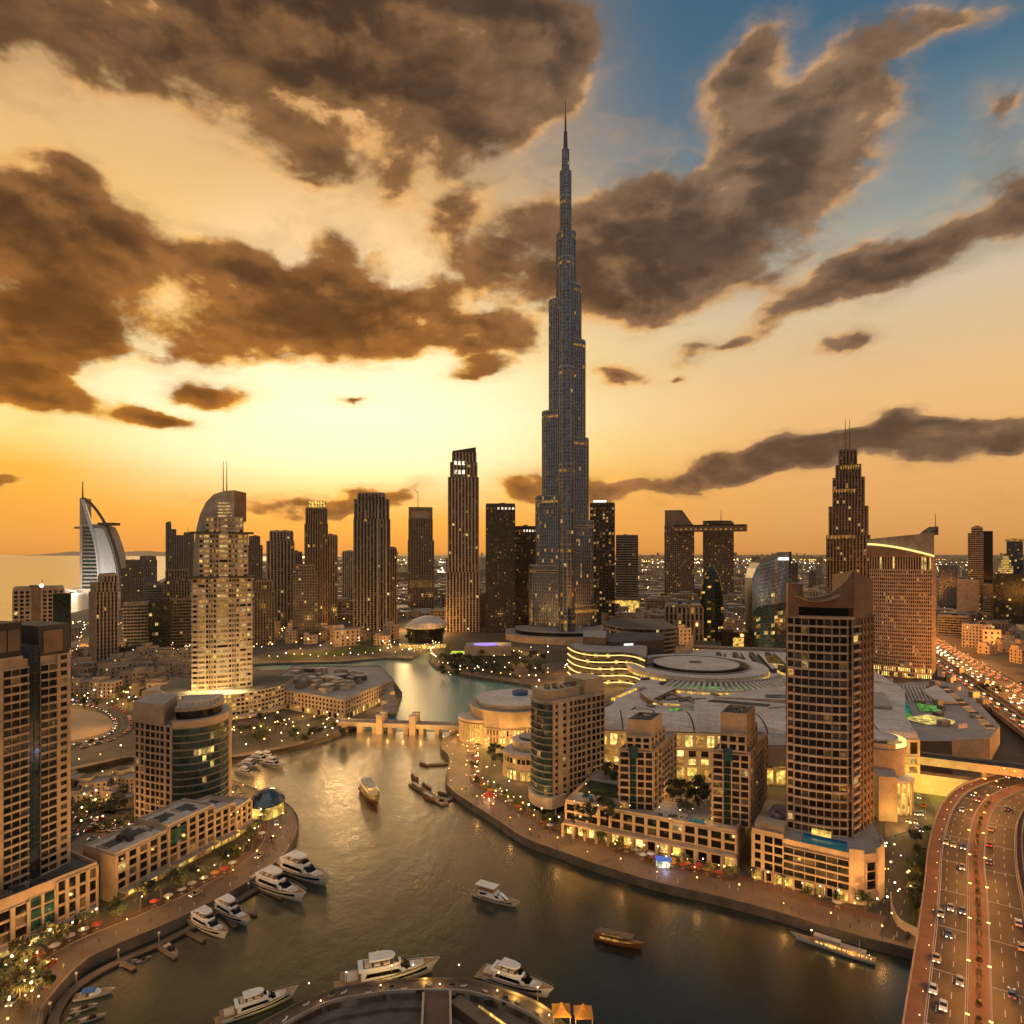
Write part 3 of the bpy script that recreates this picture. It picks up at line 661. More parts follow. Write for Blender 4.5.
# ---- tower at the left edge, beige with a dark glass strip
def tower_a():
    A, B = v2((-168.4, 194)), v2((-155.8, 225.5)); u = (B - A).normalized(); inn = Vector((-u.y, u.x)) * 25
    L = (B - A).length; poly = [A, B, B + inn, A + inn]
    rt = root('apartment_tower', 'beige apartment tower with a blue glass strip and charcoal penthouse at the left edge', 'tower')
    f = Facade('beige', pane='glass_brown', p=.03, seed=3); f.core(poly, 3, 94, 'beige')
    at = lambda m_: A + u * m_
    z0, z1, nz = 20, 94, 27
    f.side(at(0), at(4.6), z0, z1, 1, nz, .55, .45, .35, .3)
    f.side(at(4.6), at(12.6), z0, z1, 2, nz, .52, .45, .35, .3)
    f.side(at(12.6), at(20.2), z0, z1 - 2.7, 3, nz - 1, .10, .22, .25, .85, pane='glass', p=.03)
    f.side(at(20.2), at(24.0), 10, z1 + 3, 2, nz + 5, .08, .07, .2, .12, pane='glass_blue', p=.02, wall='frame_dark', band='frame_dark')
    f.side(at(24.0), at(29.4), z0, z1 - 2.7, 2, nz - 1, .10, .22, .25, .85, pane='glass', p=.05)
    f.side(at(29.4), at(L), z0, z1, 1, nz, .5, .45, .4, .3, p=.12)
    f.side(B, B + inn, z0, z1, 6, nz, .45, .45, .3, .25)
    f.build(rt, 100)
    b = MB(); q = [at(-.2), at(18.2), at(18.2) + inn * .8, at(-.2) + inn * .8]; b.prism(q, 94, 106.3, 'charcoal', 'roof_dark'); b.build('penthouse', rt)
    b = MB(); n = Vector((u.y, -u.x)); b.obox(A, u, n, -.2, 18.4, -21, .5, 94.02, 95.2, 'beige'); b.build('ledge', rt)
    for k in range(4):
        b = MB(); b.obox(A, u, n, 2 + k * 4, 5.6 + k * 4, -.1, .25, 97, 104, 'dark_steel'); b.build('louvre', rt)
    b = MB(); q = [at(23.6), at(L), at(L) + inn * .8, at(23.6) + inn * .8]; b.prism(q, 94, 104.3, 'dark_wall', 'roof_dark'); b.build('crown', rt)
    b = MB(); b.obox(A, u, n, 25.0, 31.2, .0, .3, 95, 102.5, 'brown_wall'); b.build('crown_panel', rt)
    b = MB(); b.prism([at(18.3), at(23.5), at(23.5) + inn * .6, at(18.3) + inn * .6], 94, 98, 'glass_blue', 'roof_dark'); b.build('stair_head', rt)
    b = MB(); p = at(19) + inn * .2; b.ball((p.x, p.y, 99.6), 1.9, 'pale_wall', 12); b.build('radome', rt, True)
    # its podium along the promenade
    A2, B2 = v2((-166.5, 186)), v2((-144.8, 223.4)); u2 = (B2 - A2).normalized(); in2 = Vector((-u2.y, u2.x)) * 30
    rp = root('podium_building', 'beige podium block with tall framed window bays below the blue striped tower', 'building')
    f = Facade('beige', pane='glass_black', p=.025, seed=8); poly = [A2, B2, B2 + in2, A2 + in2]; f.core(poly, 3, 20, 'beige', 'roof_dark')
    L2 = (B2 - A2).length
    f.side(A2, A2 + u2 * (L2 * .52), 3.2, 17.5, 5, 4, .28, .22, .7, .35); f.side(A2 + u2 * (L2 * .52), A2 + u2 * (L2 * .7), 3.2, 18, 2, 4, .2, .12, .5, .2, pane='glass_teal')
    f.side(A2 + u2 * (L2 * .7), B2, 3.2, 20, 4, 4, .3, .22, .8, .35); f.side(B2, B2 + in2, 3.2, 20, 6, 4, .4, .3, .5, .3)
    f.build(rp, 100); rim(rp, poly, 20, 21.2, 'beige', .6)
    roof_units(rp, [A2 + in2 * .05, B2 + in2 * .05, B2 + in2 * .9, A2 + in2 * .2], 20, 12, 4)
    b = MB(); n2 = Vector((u2.y, -u2.x))
    b.obox(A2, u2, n2, 2, L2 - 1, .5, 3.2, 6.3, 6.6, 'concrete'); b.build('canopy', rp)
    for k in range(9):
        b = MB(); b.obox(A2, u2, n2, 6 + k * 4.1, 8.8 + k * 4.1, .75, .8, 3.4, 5.9, 'lit_shop' if k % 3 else 'lit_gold'); b.build('shop_window', rp)
tower_a()

# ---- long low apartment block on the peninsula
def low_block():
    line = [v2((-142.5, 230)), v2((-134.4, 250)), v2((-126.2, 271)), v2((-121.5, 281)), v2((-119.5, 293))]
    rt = root('apartment_block', 'long low beige apartment block with roof wells, stepping along the curved left promenade', 'building')
    f = Facade('beige', pane='glass_black', p=.03, seed=12); tops = [20, 21.5, 18.5, 15.5]
    for i in range(4):
        A, B = line[i], line[i + 1]; u = (B - A).normalized(); inn = Vector((-u.y, u.x)) * 17; zt = tops[i]; L = (B - A).length
        poly = [A, B, B + inn, A + inn]; f.core(poly, 3, zt, 'beige', 'roof_pale')
        ns = max(2, round(L / 4.4)); f.side(A, B, 7.2, zt, ns, max(2, round((zt - 7) / 3.2)), .26, .26, .7, .4)
        f.side(A, B, 3.1, 7.1, ns, 1, .2, .2, .3, .3, pane='lit_gold', p=.4)
        if i == 0: f.blank(A + inn, A, 3, zt, 'sandstone', .4)
        else: f.side(A + inn, A, 3.1, zt, 3, 5, .4, .35, .3, .25)
        f.side(B, B + inn, 3.1, zt, 3, 5, .4, .35, .3, .25)
        rim(rt, poly, zt, zt + 1.1, 'pale_wall', .5)
        for k in range(2):
            b = MB(); n = Vector((u.y, -u.x)); a0 = L * (.12 + .45 * k); b.obox(A, u, n, a0, a0 + L * .3, -13, -8, zt, zt + .25, 'roof_dark'); b.obox(A, u, n, a0 - .3, a0, -13.4, -7.6, zt, zt + .7, 'pale_wall'); b.obox(A, u, n, a0 + L * .3, a0 + L * .3 + .3, -13.4, -7.6, zt, zt + .7, 'pale_wall'); b.build('roof_well', rt)
        b = MB(); n = Vector((u.y, -u.x)); b.obox(A, u, n, .6, L - .6, .75, 3.6, 6.9, 7.2, 'concrete'); b.build('awning', rt)
    roof_units(rt, [line[0] + Vector((-3, 2)), line[2] + Vector((-3, 2)), line[2] + Vector((-14, 5)), line[0] + Vector((-14, 5))], 20, 16, 9)
    f.build(rt, 100)
    b = MB(); A, B = line[1], line[2]; u = (B - A).normalized(); n = Vector((u.y, -u.x)); b.obox(A, u, n, 1, 8, .45, .75, 14.5, 20.3, 'glass_teal'); b.build('bay_window', rt)
    # glazed pavilion at the tip
    rp = root('restaurant_pavilion', 'round glass roofed pavilion with a glowing golden base at the tip of the peninsula', 'restaurant')
    c = P(262, 818); b = MB()
    b.prism(arc(c.x, c.y + 6, 7.5, 9, 0, 345, 22), 3, 8.5, 'lit_gold', 'roof_grey'); b.build('wall', rp)
    b = MB(); rings = [[(p[0], p[1], 8.6 + h) for p in arc(c.x, c.y + 6, 8.2 * k, 9.8 * k, 0, 345, 22)] for k, h in ((1, 0), (1, .6), (.8, 3.0), (.45, 5.2), (.1, 6.2))]; b.loft(rings, 'glass_blue'); b.build('glass_roof', rp)
    for k in range(8):
        t_ = math.pi * 2 * k / 8; b = MB(); b.tube((c.x + 8.2 * math.cos(t_), c.y + 6 + 9.8 * math.sin(t_), 9.2), (c.x + .8 * math.cos(t_), c.y + 6 + math.sin(t_), 14.9), .16, 'white'); b.build('rib', rp)
low_block()

# ---- tower with a curved dark glass front on the peninsula
def tower_d():
    rt = root('apartment_tower', 'mid-height tower with a beige side and curved dark glass front behind the low block', 'tower')
    A = v2((-176, 299))
    arcp = [v2(p) for p in arc(-152.5, 305.5, 15.5, 15.5, -95, 25, 9)]
    back = [v2((-143, 326)), v2((-180, 324))]; poly = [A] + arcp + back; zt = 50
    f = Facade('beige', pane='glass_brown', p=.025, seed=5); f.core(poly, 3, zt, 'beige', 'roof_grey')
    nz = 14; q = lambda a, b_: (A + (arcp[0] - A) * a, A + (arcp[0] - A) * b_)
    s = q(0, .28); f.side(*s, 3, zt, 2, nz, .34, .3, .5, .2); s = q(.28, .56); f.side(*s, 3, zt, 2, nz, .2, .22, .3, .55)
    s = q(.56, .8); f.side(*s, 3, zt, 2, nz, .25, .3, .4, .35); s = q(.8, 1); f.side(*s, 3, zt, 1, nz, .5, .3, .5, .3)
    for i in range(len(arcp) - 1):
        f.side(arcp[i], arcp[i + 1], 3, zt - 1, 2, nz, .07, .16, .1, .55, pane='glass_teal', p=.16 if i in (3, 4) else .02, wall='frame_dark', band='grey_wall', lits=['lit_yellow', 'lit_warm'])
    f.side(arcp[-1], back[0], 3, zt, 5, nz, .4, .35, .3, .3); f.side(back[1], A, 3, zt, 5, nz, .4, .35, .3, .3)
    f.build(rt, 100)
    b = MB(); b.prism([A + Vector((-.5, -.6)), A + (arcp[0] - A) * .78 + Vector((0, -.6)), v2((-163, 312)), v2((-177, 318))], zt, 59.5, 'beige', 'roof_grey'); b.build('penthouse_block', rt)
    ring_ = [p for p in arc(-152.5, 305.5, 15.9, 15.9, -95, 25, 12)] + [(-143.5, 323), (-163, 318)]
    b = MB(); b.prism(ring_, zt - 1, zt + 2.4, 'beige', 'roof_grey'); b.build('parapet', rt)
    in_ = [p for p in arc(-152.5, 305.5, 13, 13, -95, 25, 12)] + [(-145, 320), (-160, 316)]
    b = MB(); b.prism(in_, zt + 2.4, zt + 6.2, 'glass_black', 'roof_grey'); b.build('penthouse_glazing', rt)
    b = MB(); b.prism([p for p in arc(-152.5, 305.5, 14, 14, -95, 25, 12)] + [(-145, 321), (-162, 317)], zt + 6.2, zt + 8.0, 'concrete', 'roof_grey'); b.build('roof_slab', rt)
    for k in range(9):
        p = arc(-152.5, 305.5, 11.5, 11.5, -90, 20, 8)[k]; b = MB(); b.tube((*p, zt + 8), (*p, zt + 10), .18, 'pale_wall'); b.build('pergola_post', rt)
    b = MB(); e = [Vector((*p, zt + 10)) for p in arc(-152.5, 305.5, 12.2, 12.2, -95, 25, 12)]; ribbon(b, e, offset_line(e, -1.2) if 0 else [Vector((*p, zt + 10)) for p in arc(-152.5, 305.5, 10.8, 10.8, -95, 25, 12)], 'pale_wall', z0=zt + 9.6); b.build('pergola', rt)
tower_d()

# ---- three apartment towers on the right bank with the podium below them
def right_bank():
    rp = root('podium_building', 'long beige podium with lit shopfronts and roof terraces under the two slim apartment towers', 'building')
    F0, F1 = v2((24, 287)), v2((89.5, 255)); u = (F1 - F0).normalized(); inn = Vector((-u.y, u.x)); L = (F1 - F0).length; n = -inn
    poly = [F0, F1, F1 + inn * 34, F0 + inn * 44]; z = 17
    f = Facade('sandstone', pane='glass_black', p=.06, seed=21); f.core(poly, 3, z, 'sandstone', 'roof_grey')
    f.side(F0, F1, 9.4, z, 14, 2, .24, .24, .7, .35); f.side(F1, F1 + inn * 34, 3.1, z, 7, 3, .6, .5, .4, .2)
    f.side(F0 + inn * 44, F0, 3.1, z, 7, 3, .5, .4, .4, .2)
    f.build(rp, 60); rim(rp, poly, z, z + 1.1, 'sandstone', .5)
    b = MB(); b.obox(F0, u, n, 0, L, 0, 4.0, 8.6, 9.3, 'sandstone'); b.build('arcade_roof', rp)
    for k in range(15):
        a = L * k / 14; b = MB(); b.obox(F0, u, n, a - .5, a + .5, 2.9, 3.9, 3.02, 8.6, 'sandstone'); b.build('arcade_pillar', rp)
    for k in range(14):
        a = L * k / 14; b = MB(); b.obox(F0, u, n, a + .9, a + L / 14 - .9, .02, .1, 3.4, 7.6, 'lit_shop' if k in (0, 1, 2, 3, 4, 6, 8) else ('lit_gold' if k in (5, 9, 13) else 'glass_black')); b.build('shop_window', rp)
    # pool and planted terraces on the podium
    for nm, a0, a1, b0, b1, m in (('pool', 4, 9, 9, 12, 'pool'), ('terrace_paving', 38, 52, 6, 20, 'roof_pale'), ('pool', 53, 61, 3.5, 6, 'pool'), ('planter', 1, 26, 14, 30, 'planting'), ('planter', 28, 36, 12, 40, 'planting')):
        b = MB(); b.obox(F0, u, n, a0, a1, -b1, -b0, z, z + .3, m); b.build(nm, rp)
    roof_units(rp, [F0 + u * 36 + inn * 2, F0 + u * 70 + inn * 2, F0 + u * 70 + inn * 8, F0 + u * 36 + inn * 8], z, 14, 77, ('white', 'canvas', 'roof_dark'), 1.8, .8)

    def slim(A, B, C, zt, ph, label, seed, nf):
        rt = root('apartment_tower', label, 'tower')
        A, B, C = v2(A), v2(B), v2(C); D = A + (C - B); poly = [A, B, C, D]
        f = Facade('sandstone', pane='glass_brown', p=.03, seed=seed); f.core(poly, z - .5, zt, 'sandstone', 'roof_grey')
        nz = round((zt - z) / 3.1); q = lambda P0, P1, a: P0 + (P1 - P0) * a
        f.side(A, q(A, B, .3), z, zt, 1, nz, .2, .25, .2, .9); f.side(q(A, B, .3), q(A, B, .52), z, zt, 1, nz, .12, .05, .35, .1, pane='glass_green', p=0); f.side(q(A, B, .52), B, z, zt, 2, nz, .2, .22, .5, .4)
        f.side(B, q(B, C, .34), z, zt, 2, nz, .3, .22, .6, .5); f.side(q(B, C, .34), q(B, C, .7), z, zt - 3, 3, nz, .28, .26, .35, .9); f.side(q(B, C, .7), C, z, zt, 2, nz, .4, .3, .6, .4)
        f.side(D, A, z, zt, 7, nz, .35, .28, .4, .8); f.side(C, D, z, zt, 3, nz, .35, .28, .4, .3)
        f.build(rt, 100); rim(rt, poly, zt, zt + 1, 'sandstone', .5)
        s1 = [q(A, B, .2), q(A, B, .92), q(q(A, B, .92), q(D, C, .92), .62), q(q(A, B, .2), q(D, C, .2), .62)]
        g = Facade('sandstone', pane='glass_black', p=.03, seed=seed + 1); g.core(s1, zt, zt + ph * .55, 'sandstone', 'roof_grey')
        g.side(s1[0], s1[1], zt + 1, zt + ph * .5, 3, 2, .3, .3, .25, .4); g.side(s1[1], s1[2], zt + 1, zt + ph * .5, 4, 2, .45, .35, .25, .3); g.build(rt, 0, 'penthouse_wall')
        s2 = [q(s1[0], s1[3], .06), q(s1[1], s1[2], .06), q(s1[1], s1[2], .8), q(s1[0], s1[3], .8)]
        b = MB(); b.prism(s2, zt + ph * .55, zt + ph, 'sandstone', 'roof_dark'); b.build('lift_tower', rt); rim(rt, s2, zt + ph, zt + ph + .9, 'sandstone', .4)
        roof_units(rt, s2, zt + ph, 7, seed + 3, smax=2.2, hmax=1.2)
        bb = MB(); n_ = (B - A).normalized(); bb.obox(q(A, B, .3), n_, Vector((n_.y, -n_.x)), 0, 3.6, -.5, .55, zt - 3.1, zt + 2.2, 'glass_teal'); bb.build('recess_box', rt)  # dark glass box drawn in place of the dark recess at the top
    slim((47, 280), (61, 277), (78, 305), 42.5, 12.5, 'shorter slim beige tower with a flat topped penthouse, between the other two', 31, 9)
    slim((83, 265), (96.5, 260.5), (115, 290), 46.5, 15.5, 'slim beige tower with a tall square lift head, left of the wide brown tower', 47, 10)

    # the first tower, its left end curved dark glass
    rt = root('apartment_tower', 'broad beige tower with a curved teal glass corner, before the round golden hall', 'tower')
    A, B, C = v2((19.5, 307.5)), v2((47.5, 330)), v2((33, 349)); ac = [v2((9.8, 322)), v2((10.2, 316)), v2((12.2, 311.5)), v2((15.6, 308.4)), A]
    poly = ac + [B, C, v2((14, 338))]; zt = 56; f = Facade('sandstone', pane='glass_brown', p=.025, seed=61); f.core(poly, 3, zt, 'sandstone', 'roof_grey'); nz = 14; z0 = 10
    u = (B - A).normalized(); L = (B - A).length; at = lambda a: A + u * (L * a)
    f.side(at(0), at(.13), z0, zt, 1, nz, .6, .5, .5, .1); f.side(at(.13), at(.3), z0, zt, 1, nz, .62, .5, .5, .1); f.side(at(.3), at(.46), z0, zt, 2, nz, .3, .3, .4, .3)
    f.side(at(.46), at(.62), z0, zt, 2, nz, .22, .26, .3, .5); f.side(at(.62), at(.74), z0, zt, 1, nz, .4, .3, .5, .3); f.side(at(.74), at(1), z0, zt, 3, nz, .2, .2, .4, .8, pane='glass_black')
    for i in range(4): f.side(ac[i], ac[i + 1], z0, zt, 2, nz, .08, .16, .15, .8, pane='glass_teal', p=.03, wall='frame_dark', band='grey_wall')
    f.side(B, C, z0, zt, 5, nz, .4, .3, .3, .3); f.build(rt, 100)
    rim(rt, poly, zt, zt + 1.2, 'sandstone', .5)
    n = Vector((u.y, -u.x)); b = MB(); b.obox(A, u, n, -1, L * .7, -14, -2.2, zt, zt + 5.6, 'sandstone'); b.obox(A, u, n, L * .62, L + .3, -15, -.6, zt, zt + 8.6, 'sandstone'); b.build('penthouse', rt)
    roof_units(rt, [A - n * 3, A + u * (L * .6) - n * 3, A + u * (L * .6) - n * 12, A - n * 12], zt + 5.6, 9, 15, ('brown_wall', 'steel', 'roof_dark'))
    b = MB(); pb = [v2(p) + (v2(p) - v2((22, 328))) * .12 for p in ac] + [at(.22) + n * 1.5, at(.22) - n * 8]; b.prism(pb, 6.2, 11.5, 'pale_wall', 'roof_pale'); b.build('curved_base', rt)
    b = MB(); b.prism([v2(p) + (v2(p) - v2((22, 328))) * .05 for p in ac] + [at(.2) + n * .4, at(.2) - n * 8], 3, 6.2, 'glass_black'); b.build('lobby', rt)
    for a in (.02, .2): 
        b = MB(); p = at(a) + n * 1.4; b.tube((p.x, p.y, 3), (p.x, p.y, 6.3), .4, 'pale_wall'); b.build('column', rt)
right_bank()

# ---- wide brown tower with the swooping crown, and its podium
def tower_t4():
    rt = root('apartment_tower', 'wide brown tower with curved balcony rows and a swooping crown, beside the road bridge', 'tower')
    A, B, C = v2((107.8, 251)), v2((129.2, 243)), v2((144.5, 256.5)); inn = Vector((.35, .94)) * 30
    fr = [A, v2((114.6, 247.2)), v2((122, 244.2)), B]; back = [v2((150, 281)), v2((124.5, 284))]; poly = fr + [C] + back
    z0, zt = 21, 104; nz = 25; f = Facade('brown_wall', pane='glass_brown', p=.03, seed=71); f.core(poly, 3, zt, 'brown_wall', 'roof_grey'); f.w.mats
    f.side(fr[0], lerp2(fr[0], fr[1], .35), z0, zt, 1, nz, .3, .3, .5, .3, band='pale_wall', wall='beige')
    f.side(lerp2(fr[0], fr[1], .35), fr[1], z0, zt, 2, nz, .14, .2, .3, 1.1, band='pale_wall', wall='beige')
    f.side(fr[1], fr[2], z0, zt, 3, nz, .14, .2, .3, 1.3, band='pale_wall', wall='beige'); f.side(fr[2], lerp2(fr[2], fr[3], .75), z0, zt, 2, nz, .16, .2, .4, 1.1, band='pale_wall', wall='beige')
    f.side(lerp2(fr[2], fr[3], .75), fr[3], z0, zt, 1, nz, .3, .1, .6, .2, pane='glass_black', wall='beige')
    f.side(B, lerp2(B, C, .3), z0, zt - 3, 1, nz, .2, .25, .3, .9, band='pale_wall'); f.side(lerp2(B, C, .3), C, z0, zt, 4, nz, .45, .4, .5, .3, band='beige_dark')
    f.side(C, back[0], z0, zt, 5, nz, .35, .3, .3, .3); f.side(back[1], A, z0, zt, 6, nz, .35, .3, .3, .5)
    f.build(rt, 100)
    # crown: solid wall whose top swoops from a block on the left up to the right
    b = MB(); pts = []
    for i in range(25):
        s = i / 24
        base = lerp2(fr[0], fr[1], s * 3) if s < 1 / 3 else (lerp2(fr[1], fr[2], s * 3 - 1) if s < 2 / 3 else lerp2(fr[2], fr[3], s * 3 - 2))
        h = 117.0 if s < .17 else (111.2 + 1.6 * ((s - .17) / .83) + 9.5 * max(0, (s - .35) / .65) ** 2.2)
        pts.append((Vector((base[0], base[1] - .9, 0)), h))
    for i in range(24):
        (p, h), (q, g) = pts[i], pts[i + 1]; th = Vector((.3, 2.0, 0)); zb = 108.0 if i >= 4 else 104
        if i == 4: h = g
        b.hexa([(p.x, p.y, zb), (q.x, q.y, zb), (q.x + th.x, q.y + th.y, zb), (p.x + th.x, p.y + th.y, zb), (p.x, p.y, h), (q.x, q.y, g), (q.x + th.x, q.y + th.y, g), (p.x + th.x, p.y + th.y, h)], 'brown_wall')
    b.prism([A + Vector((0, -1)), lerp2(fr[0], fr[1], .5), (115.5, 254), (112.2, 258)], 104.02, 116.8, 'brown_wall', 'roof_grey')
    b.build('crown_wall', rt)
    b = MB(); b.prism([(B[0] + .1, B[1] - .9), C, back[0], (131, 262)], 104.02, [122.2, 118, 118, 120], 'brown_wall', 'roof_grey'); b.build('crown_side', rt)
    b = MB(); b.prism([lerp2(fr[0], fr[1], .5), (121, 248.6), (128.6, 246.5), (134, 262), (114, 262)], 104.05, 108.4, 'glass_black', 'roof_grey'); b.build('penthouse_glazing', rt)
    b = MB()
    for i in range(4, 24):
        (p, h), (q, g) = pts[i], pts[i + 1]; b.hexa([(p.x, p.y - 1.0, 103.6), (q.x, q.y - 1.0, 103.6), (q.x, q.y + 3, 103.6), (p.x, p.y + 3, 103.6), (p.x, p.y - 1.0, 104.6), (q.x, q.y - 1.0, 104.6), (q.x, q.y + 3, 104.6), (p.x, p.y + 3, 104.6)], 'beige')
    b.build('ledge', rt)
    b = MB(); e0 = [Vector((p.x - .2, p.y - .5, 0)) for p, h in pts[3:19]]
    for i in range(15):
        s = i / 15; za, zb_ = 113.2 - 2.6 * math.sin(math.pi * min(1, s * .9 + .1)), 113.2 - 2.6 * math.sin(math.pi * min(1, (i + 1) / 15 * .9 + .1)); p, q = e0[i], e0[i + 1]
        b.hexa([(p.x, p.y - 2, za - .5), (q.x, q.y - 2, zb_ - .5), (q.x, q.y + 3, zb_ - .5), (p.x, p.y + 3, za - .5), (p.x, p.y - 2, za), (q.x, q.y - 2, zb_), (q.x, q.y + 3, zb_), (p.x, p.y + 3, za)], 'beige_dark')
    b.build('crown_canopy', rt)
    # podium
    rp = root('podium_building', 'beige podium with roof pool and golden ground floor, under the wide brown tower', 'building')
    A, B = v2((93, 248)), v2((121.3, 230.3)); u = (B - A).normalized(); n = Vector((u.y, -u.x)); L = (B - A).length
    cr = [B, v2((126, 229)), v2((131.5, 230.5)), v2((136.5, 235)), v2((139, 241))]; poly = [A] + cr + [v2((146, 262)), v2((112, 274))]; z = 21
    f = Facade('sandstone', pane='glass_black', p=.02, seed=81); f.core(poly, 3, z, 'sandstone', 'roof_grey')
    at = lambda a: A + u * (L * a)
    f.side(at(0), at(.13), 7.2, z, 1, 4, .5, .3, .4, .3); f.side(at(.13), at(.34), 7.2, z, 2, 4, .16, .22, .4, .3); f.side(at(.34), at(1), 7.2, z - 2.5, 6, 4, .05, .22, .25, .6, pane='glass', p=.04)
    f.side(A, B, 3.1, 7.1, 9, 1, .2, .2, .3, .5, pane='lit_gold', p=.3, lits=['lit_shop', 'glass_black'])
    f.blank(cr[0], cr[1], 3, z + 1.6); f.side(cr[1], cr[2], 8, z - 3, 1, 3, .35, .1, .4, .1); f.blank(cr[2], cr[3], 3, z + 1.6); f.blank(cr[3], cr[4], 3, z + 1.6)
    f.side(v2((112, 274)), A, 3.1, z, 6, 4, .4, .3, .3, .3); f.build(rp, 60)
    b = MB(); b.obox(A, u, n, 0, L * .34, -.7, .2, z, z + 1.4, 'sandstone'); b.obox(A, u, n, L * .34, L, -.5, -.1, z - 2.4, z - 1.5, 'sandstone'); b.build('parapet', rp)
    b = MB(); b.obox(A, u, n, L * .52, L * .97, -6.5, -.6, z, z + .35, 'pool'); b.build('pool', rp)
    b = MB(); b.obox(A, u, n, L * .52, L * .97, -7.1, -6.5, z, z + 1.0, 'blue_glasswall'); b.build('pool_wall', rp)
    b = MB(); b.obox(A, u, n, L * .02, L * .33, -9, -2, z, z + 3.2, 'beige'); b.build('roof_pavilion', rp)
    b = MB(); b.obox(A, u, n, L * .6, L * .8, -9.2, -8.4, z, z + 2.6, 'lit_gold'); b.build('pool_bar', rp)
    roof_units(rp, [A + Vector((8, 6)), A + Vector((14, 3)), A + Vector((24, 16)), A + Vector((14, 20))], z, 8, 5)
    for k in range(10):
        a = L * (k + .5) / 10; b = MB(); b.obox(A, u, n, a - .35, a + .35, .5, 1.2, 3.02, 7.4, 'sandstone'); b.build('pillar', rp)
tower_t4()

# ================================================================== landmark towers and the skyline
def frame_at(px, d):
    """plan frame whose front looks at the viewer: origin, unit across, unit outward"""
    c = Vector((X(px, d), d)); a = math.atan2(c.x, c.y); return c, Vector((math.cos(a), -math.sin(a))), Vector((-math.sin(a), -math.cos(a))), math.cos(a)
def tier_poly(px0, px1, d, dep, yaw=0.0, chamfer=0.0):
    c, u, n, ca = frame_at((px0 + px1) / 2, d); w = (px1 - px0) * d * ca / F
    if yaw:
        q = R(yaw); w = max(4, (w - dep * abs(math.sin(q))) / math.cos(q)); u, n = Vector((u.x * math.cos(q) - u.y * math.sin(q), u.x * math.sin(q) + u.y * math.cos(q))), Vector((n.x * math.cos(q) - n.y * math.sin(q), n.x * math.sin(q) + n.y * math.cos(q)))
    b = lambda s, t_: c + u * (w * s) - n * (dep * t_)
    if chamfer:
        k = chamfer; kd = k * w / dep
        return [b(-.5 + k, 0), b(.5 - k, 0), b(.5, kd), b(.5, 1 - kd), b(.5 - k, 1), b(-.5 + k, 1), b(-.5, 1 - kd), b(-.5, kd)]
    return [b(-.5, 0), b(.5, 0), b(.5, 1), b(-.5, 1)]
def do_sides(f, poly, z0, z1, bay, fl, **k):
    n = len(poly)
    for i in range(n):
        A, B = v2(poly[i]), v2(poly[(i + 1) % n]); L = (B - A).length
        if L < .5: continue
        if facing(A, B): f.side(A, B, z0, z1, max(1, round(L / bay)), max(1, round((z1 - z0) / fl)), **k)
        else: f.blank(A, B, z0, z1)
STY = {'fins': dict(pw=.42, bh=.10, pd=.9, bd=.25), 'grid': dict(pw=.36, bh=.32, pd=.5, bd=.35), 'bands': dict(pw=.10, bh=.38, pd=.2, bd=.8), 'glass': dict(pw=.07, bh=.10, pd=.15, bd=.1), 'punched': dict(pw=.55, bh=.45, pd=.5, bd=.4)}
def tower(label, d, tiers, style='grid', wall='beige_dark', pane='glass', p=.05, dep=None, bay=3.6, fl=4.0, yaw=0, ch=0, name='skyscraper', cat='skyscraper', band=None, seed=None, top='roof_grey', rimh=2.5, lits=LITS, pins=True, group=None):
    seed = seed or int(tiers[0][0] * 7 + d); rt = root(name, label, cat, group=group); z0 = 3.0
    w0 = (tiers[0][1] - tiers[0][0]) * d / F; dep = dep or max(18, min(38, w0 * .8)); f = Facade(wall, band, pane, p * .75, lits, seed)
    for k, (a, b, y) in enumerate(tiers):
        dk = dep * ((b - a) / (tiers[0][1] - tiers[0][0])) ** .5; poly = tier_poly(a, b, d + (dep - dk) * .5, dk, yaw, ch); z1 = Z(y, d)
        f.core(poly, z0, z1, wall, top); do_sides(f, poly, z0, z1, bay, fl, **STY[style])
        zr = z0; z0 = z1
    f.build(rt, 100 if d < 600 or label.startswith('slim tower') else 0)
    if rimh: rim(rt, poly, z1, z1 + rimh, wall, .8)
    r = random.Random(seed); A, B, D_ = v2(poly[0]), v2(poly[1]), v2(poly[-1])
    if pins:
        for k in range(2):
            s = A + (B - A) * r.uniform(.25, .7) + (D_ - A) * .4; u = (B - A).normalized(); b = MB(); b.obox(s, u, Vector((u.y, -u.x)), -3, 3, -2.5, 2.5, z1, z1 + r.uniform(2, 5), 'roof_dark'); b.build('plant_room', rt)
    return rt, poly, z1
def spire(rt, px, d, y0, y1, r=.5, m='dark_steel', name='spire'):
    b = MB(); x = X(px, d); b.tube((x, d, Z(y0, d)), (x, d, Z(y1, d)), r, m, r * .4); b.build(name, rt)

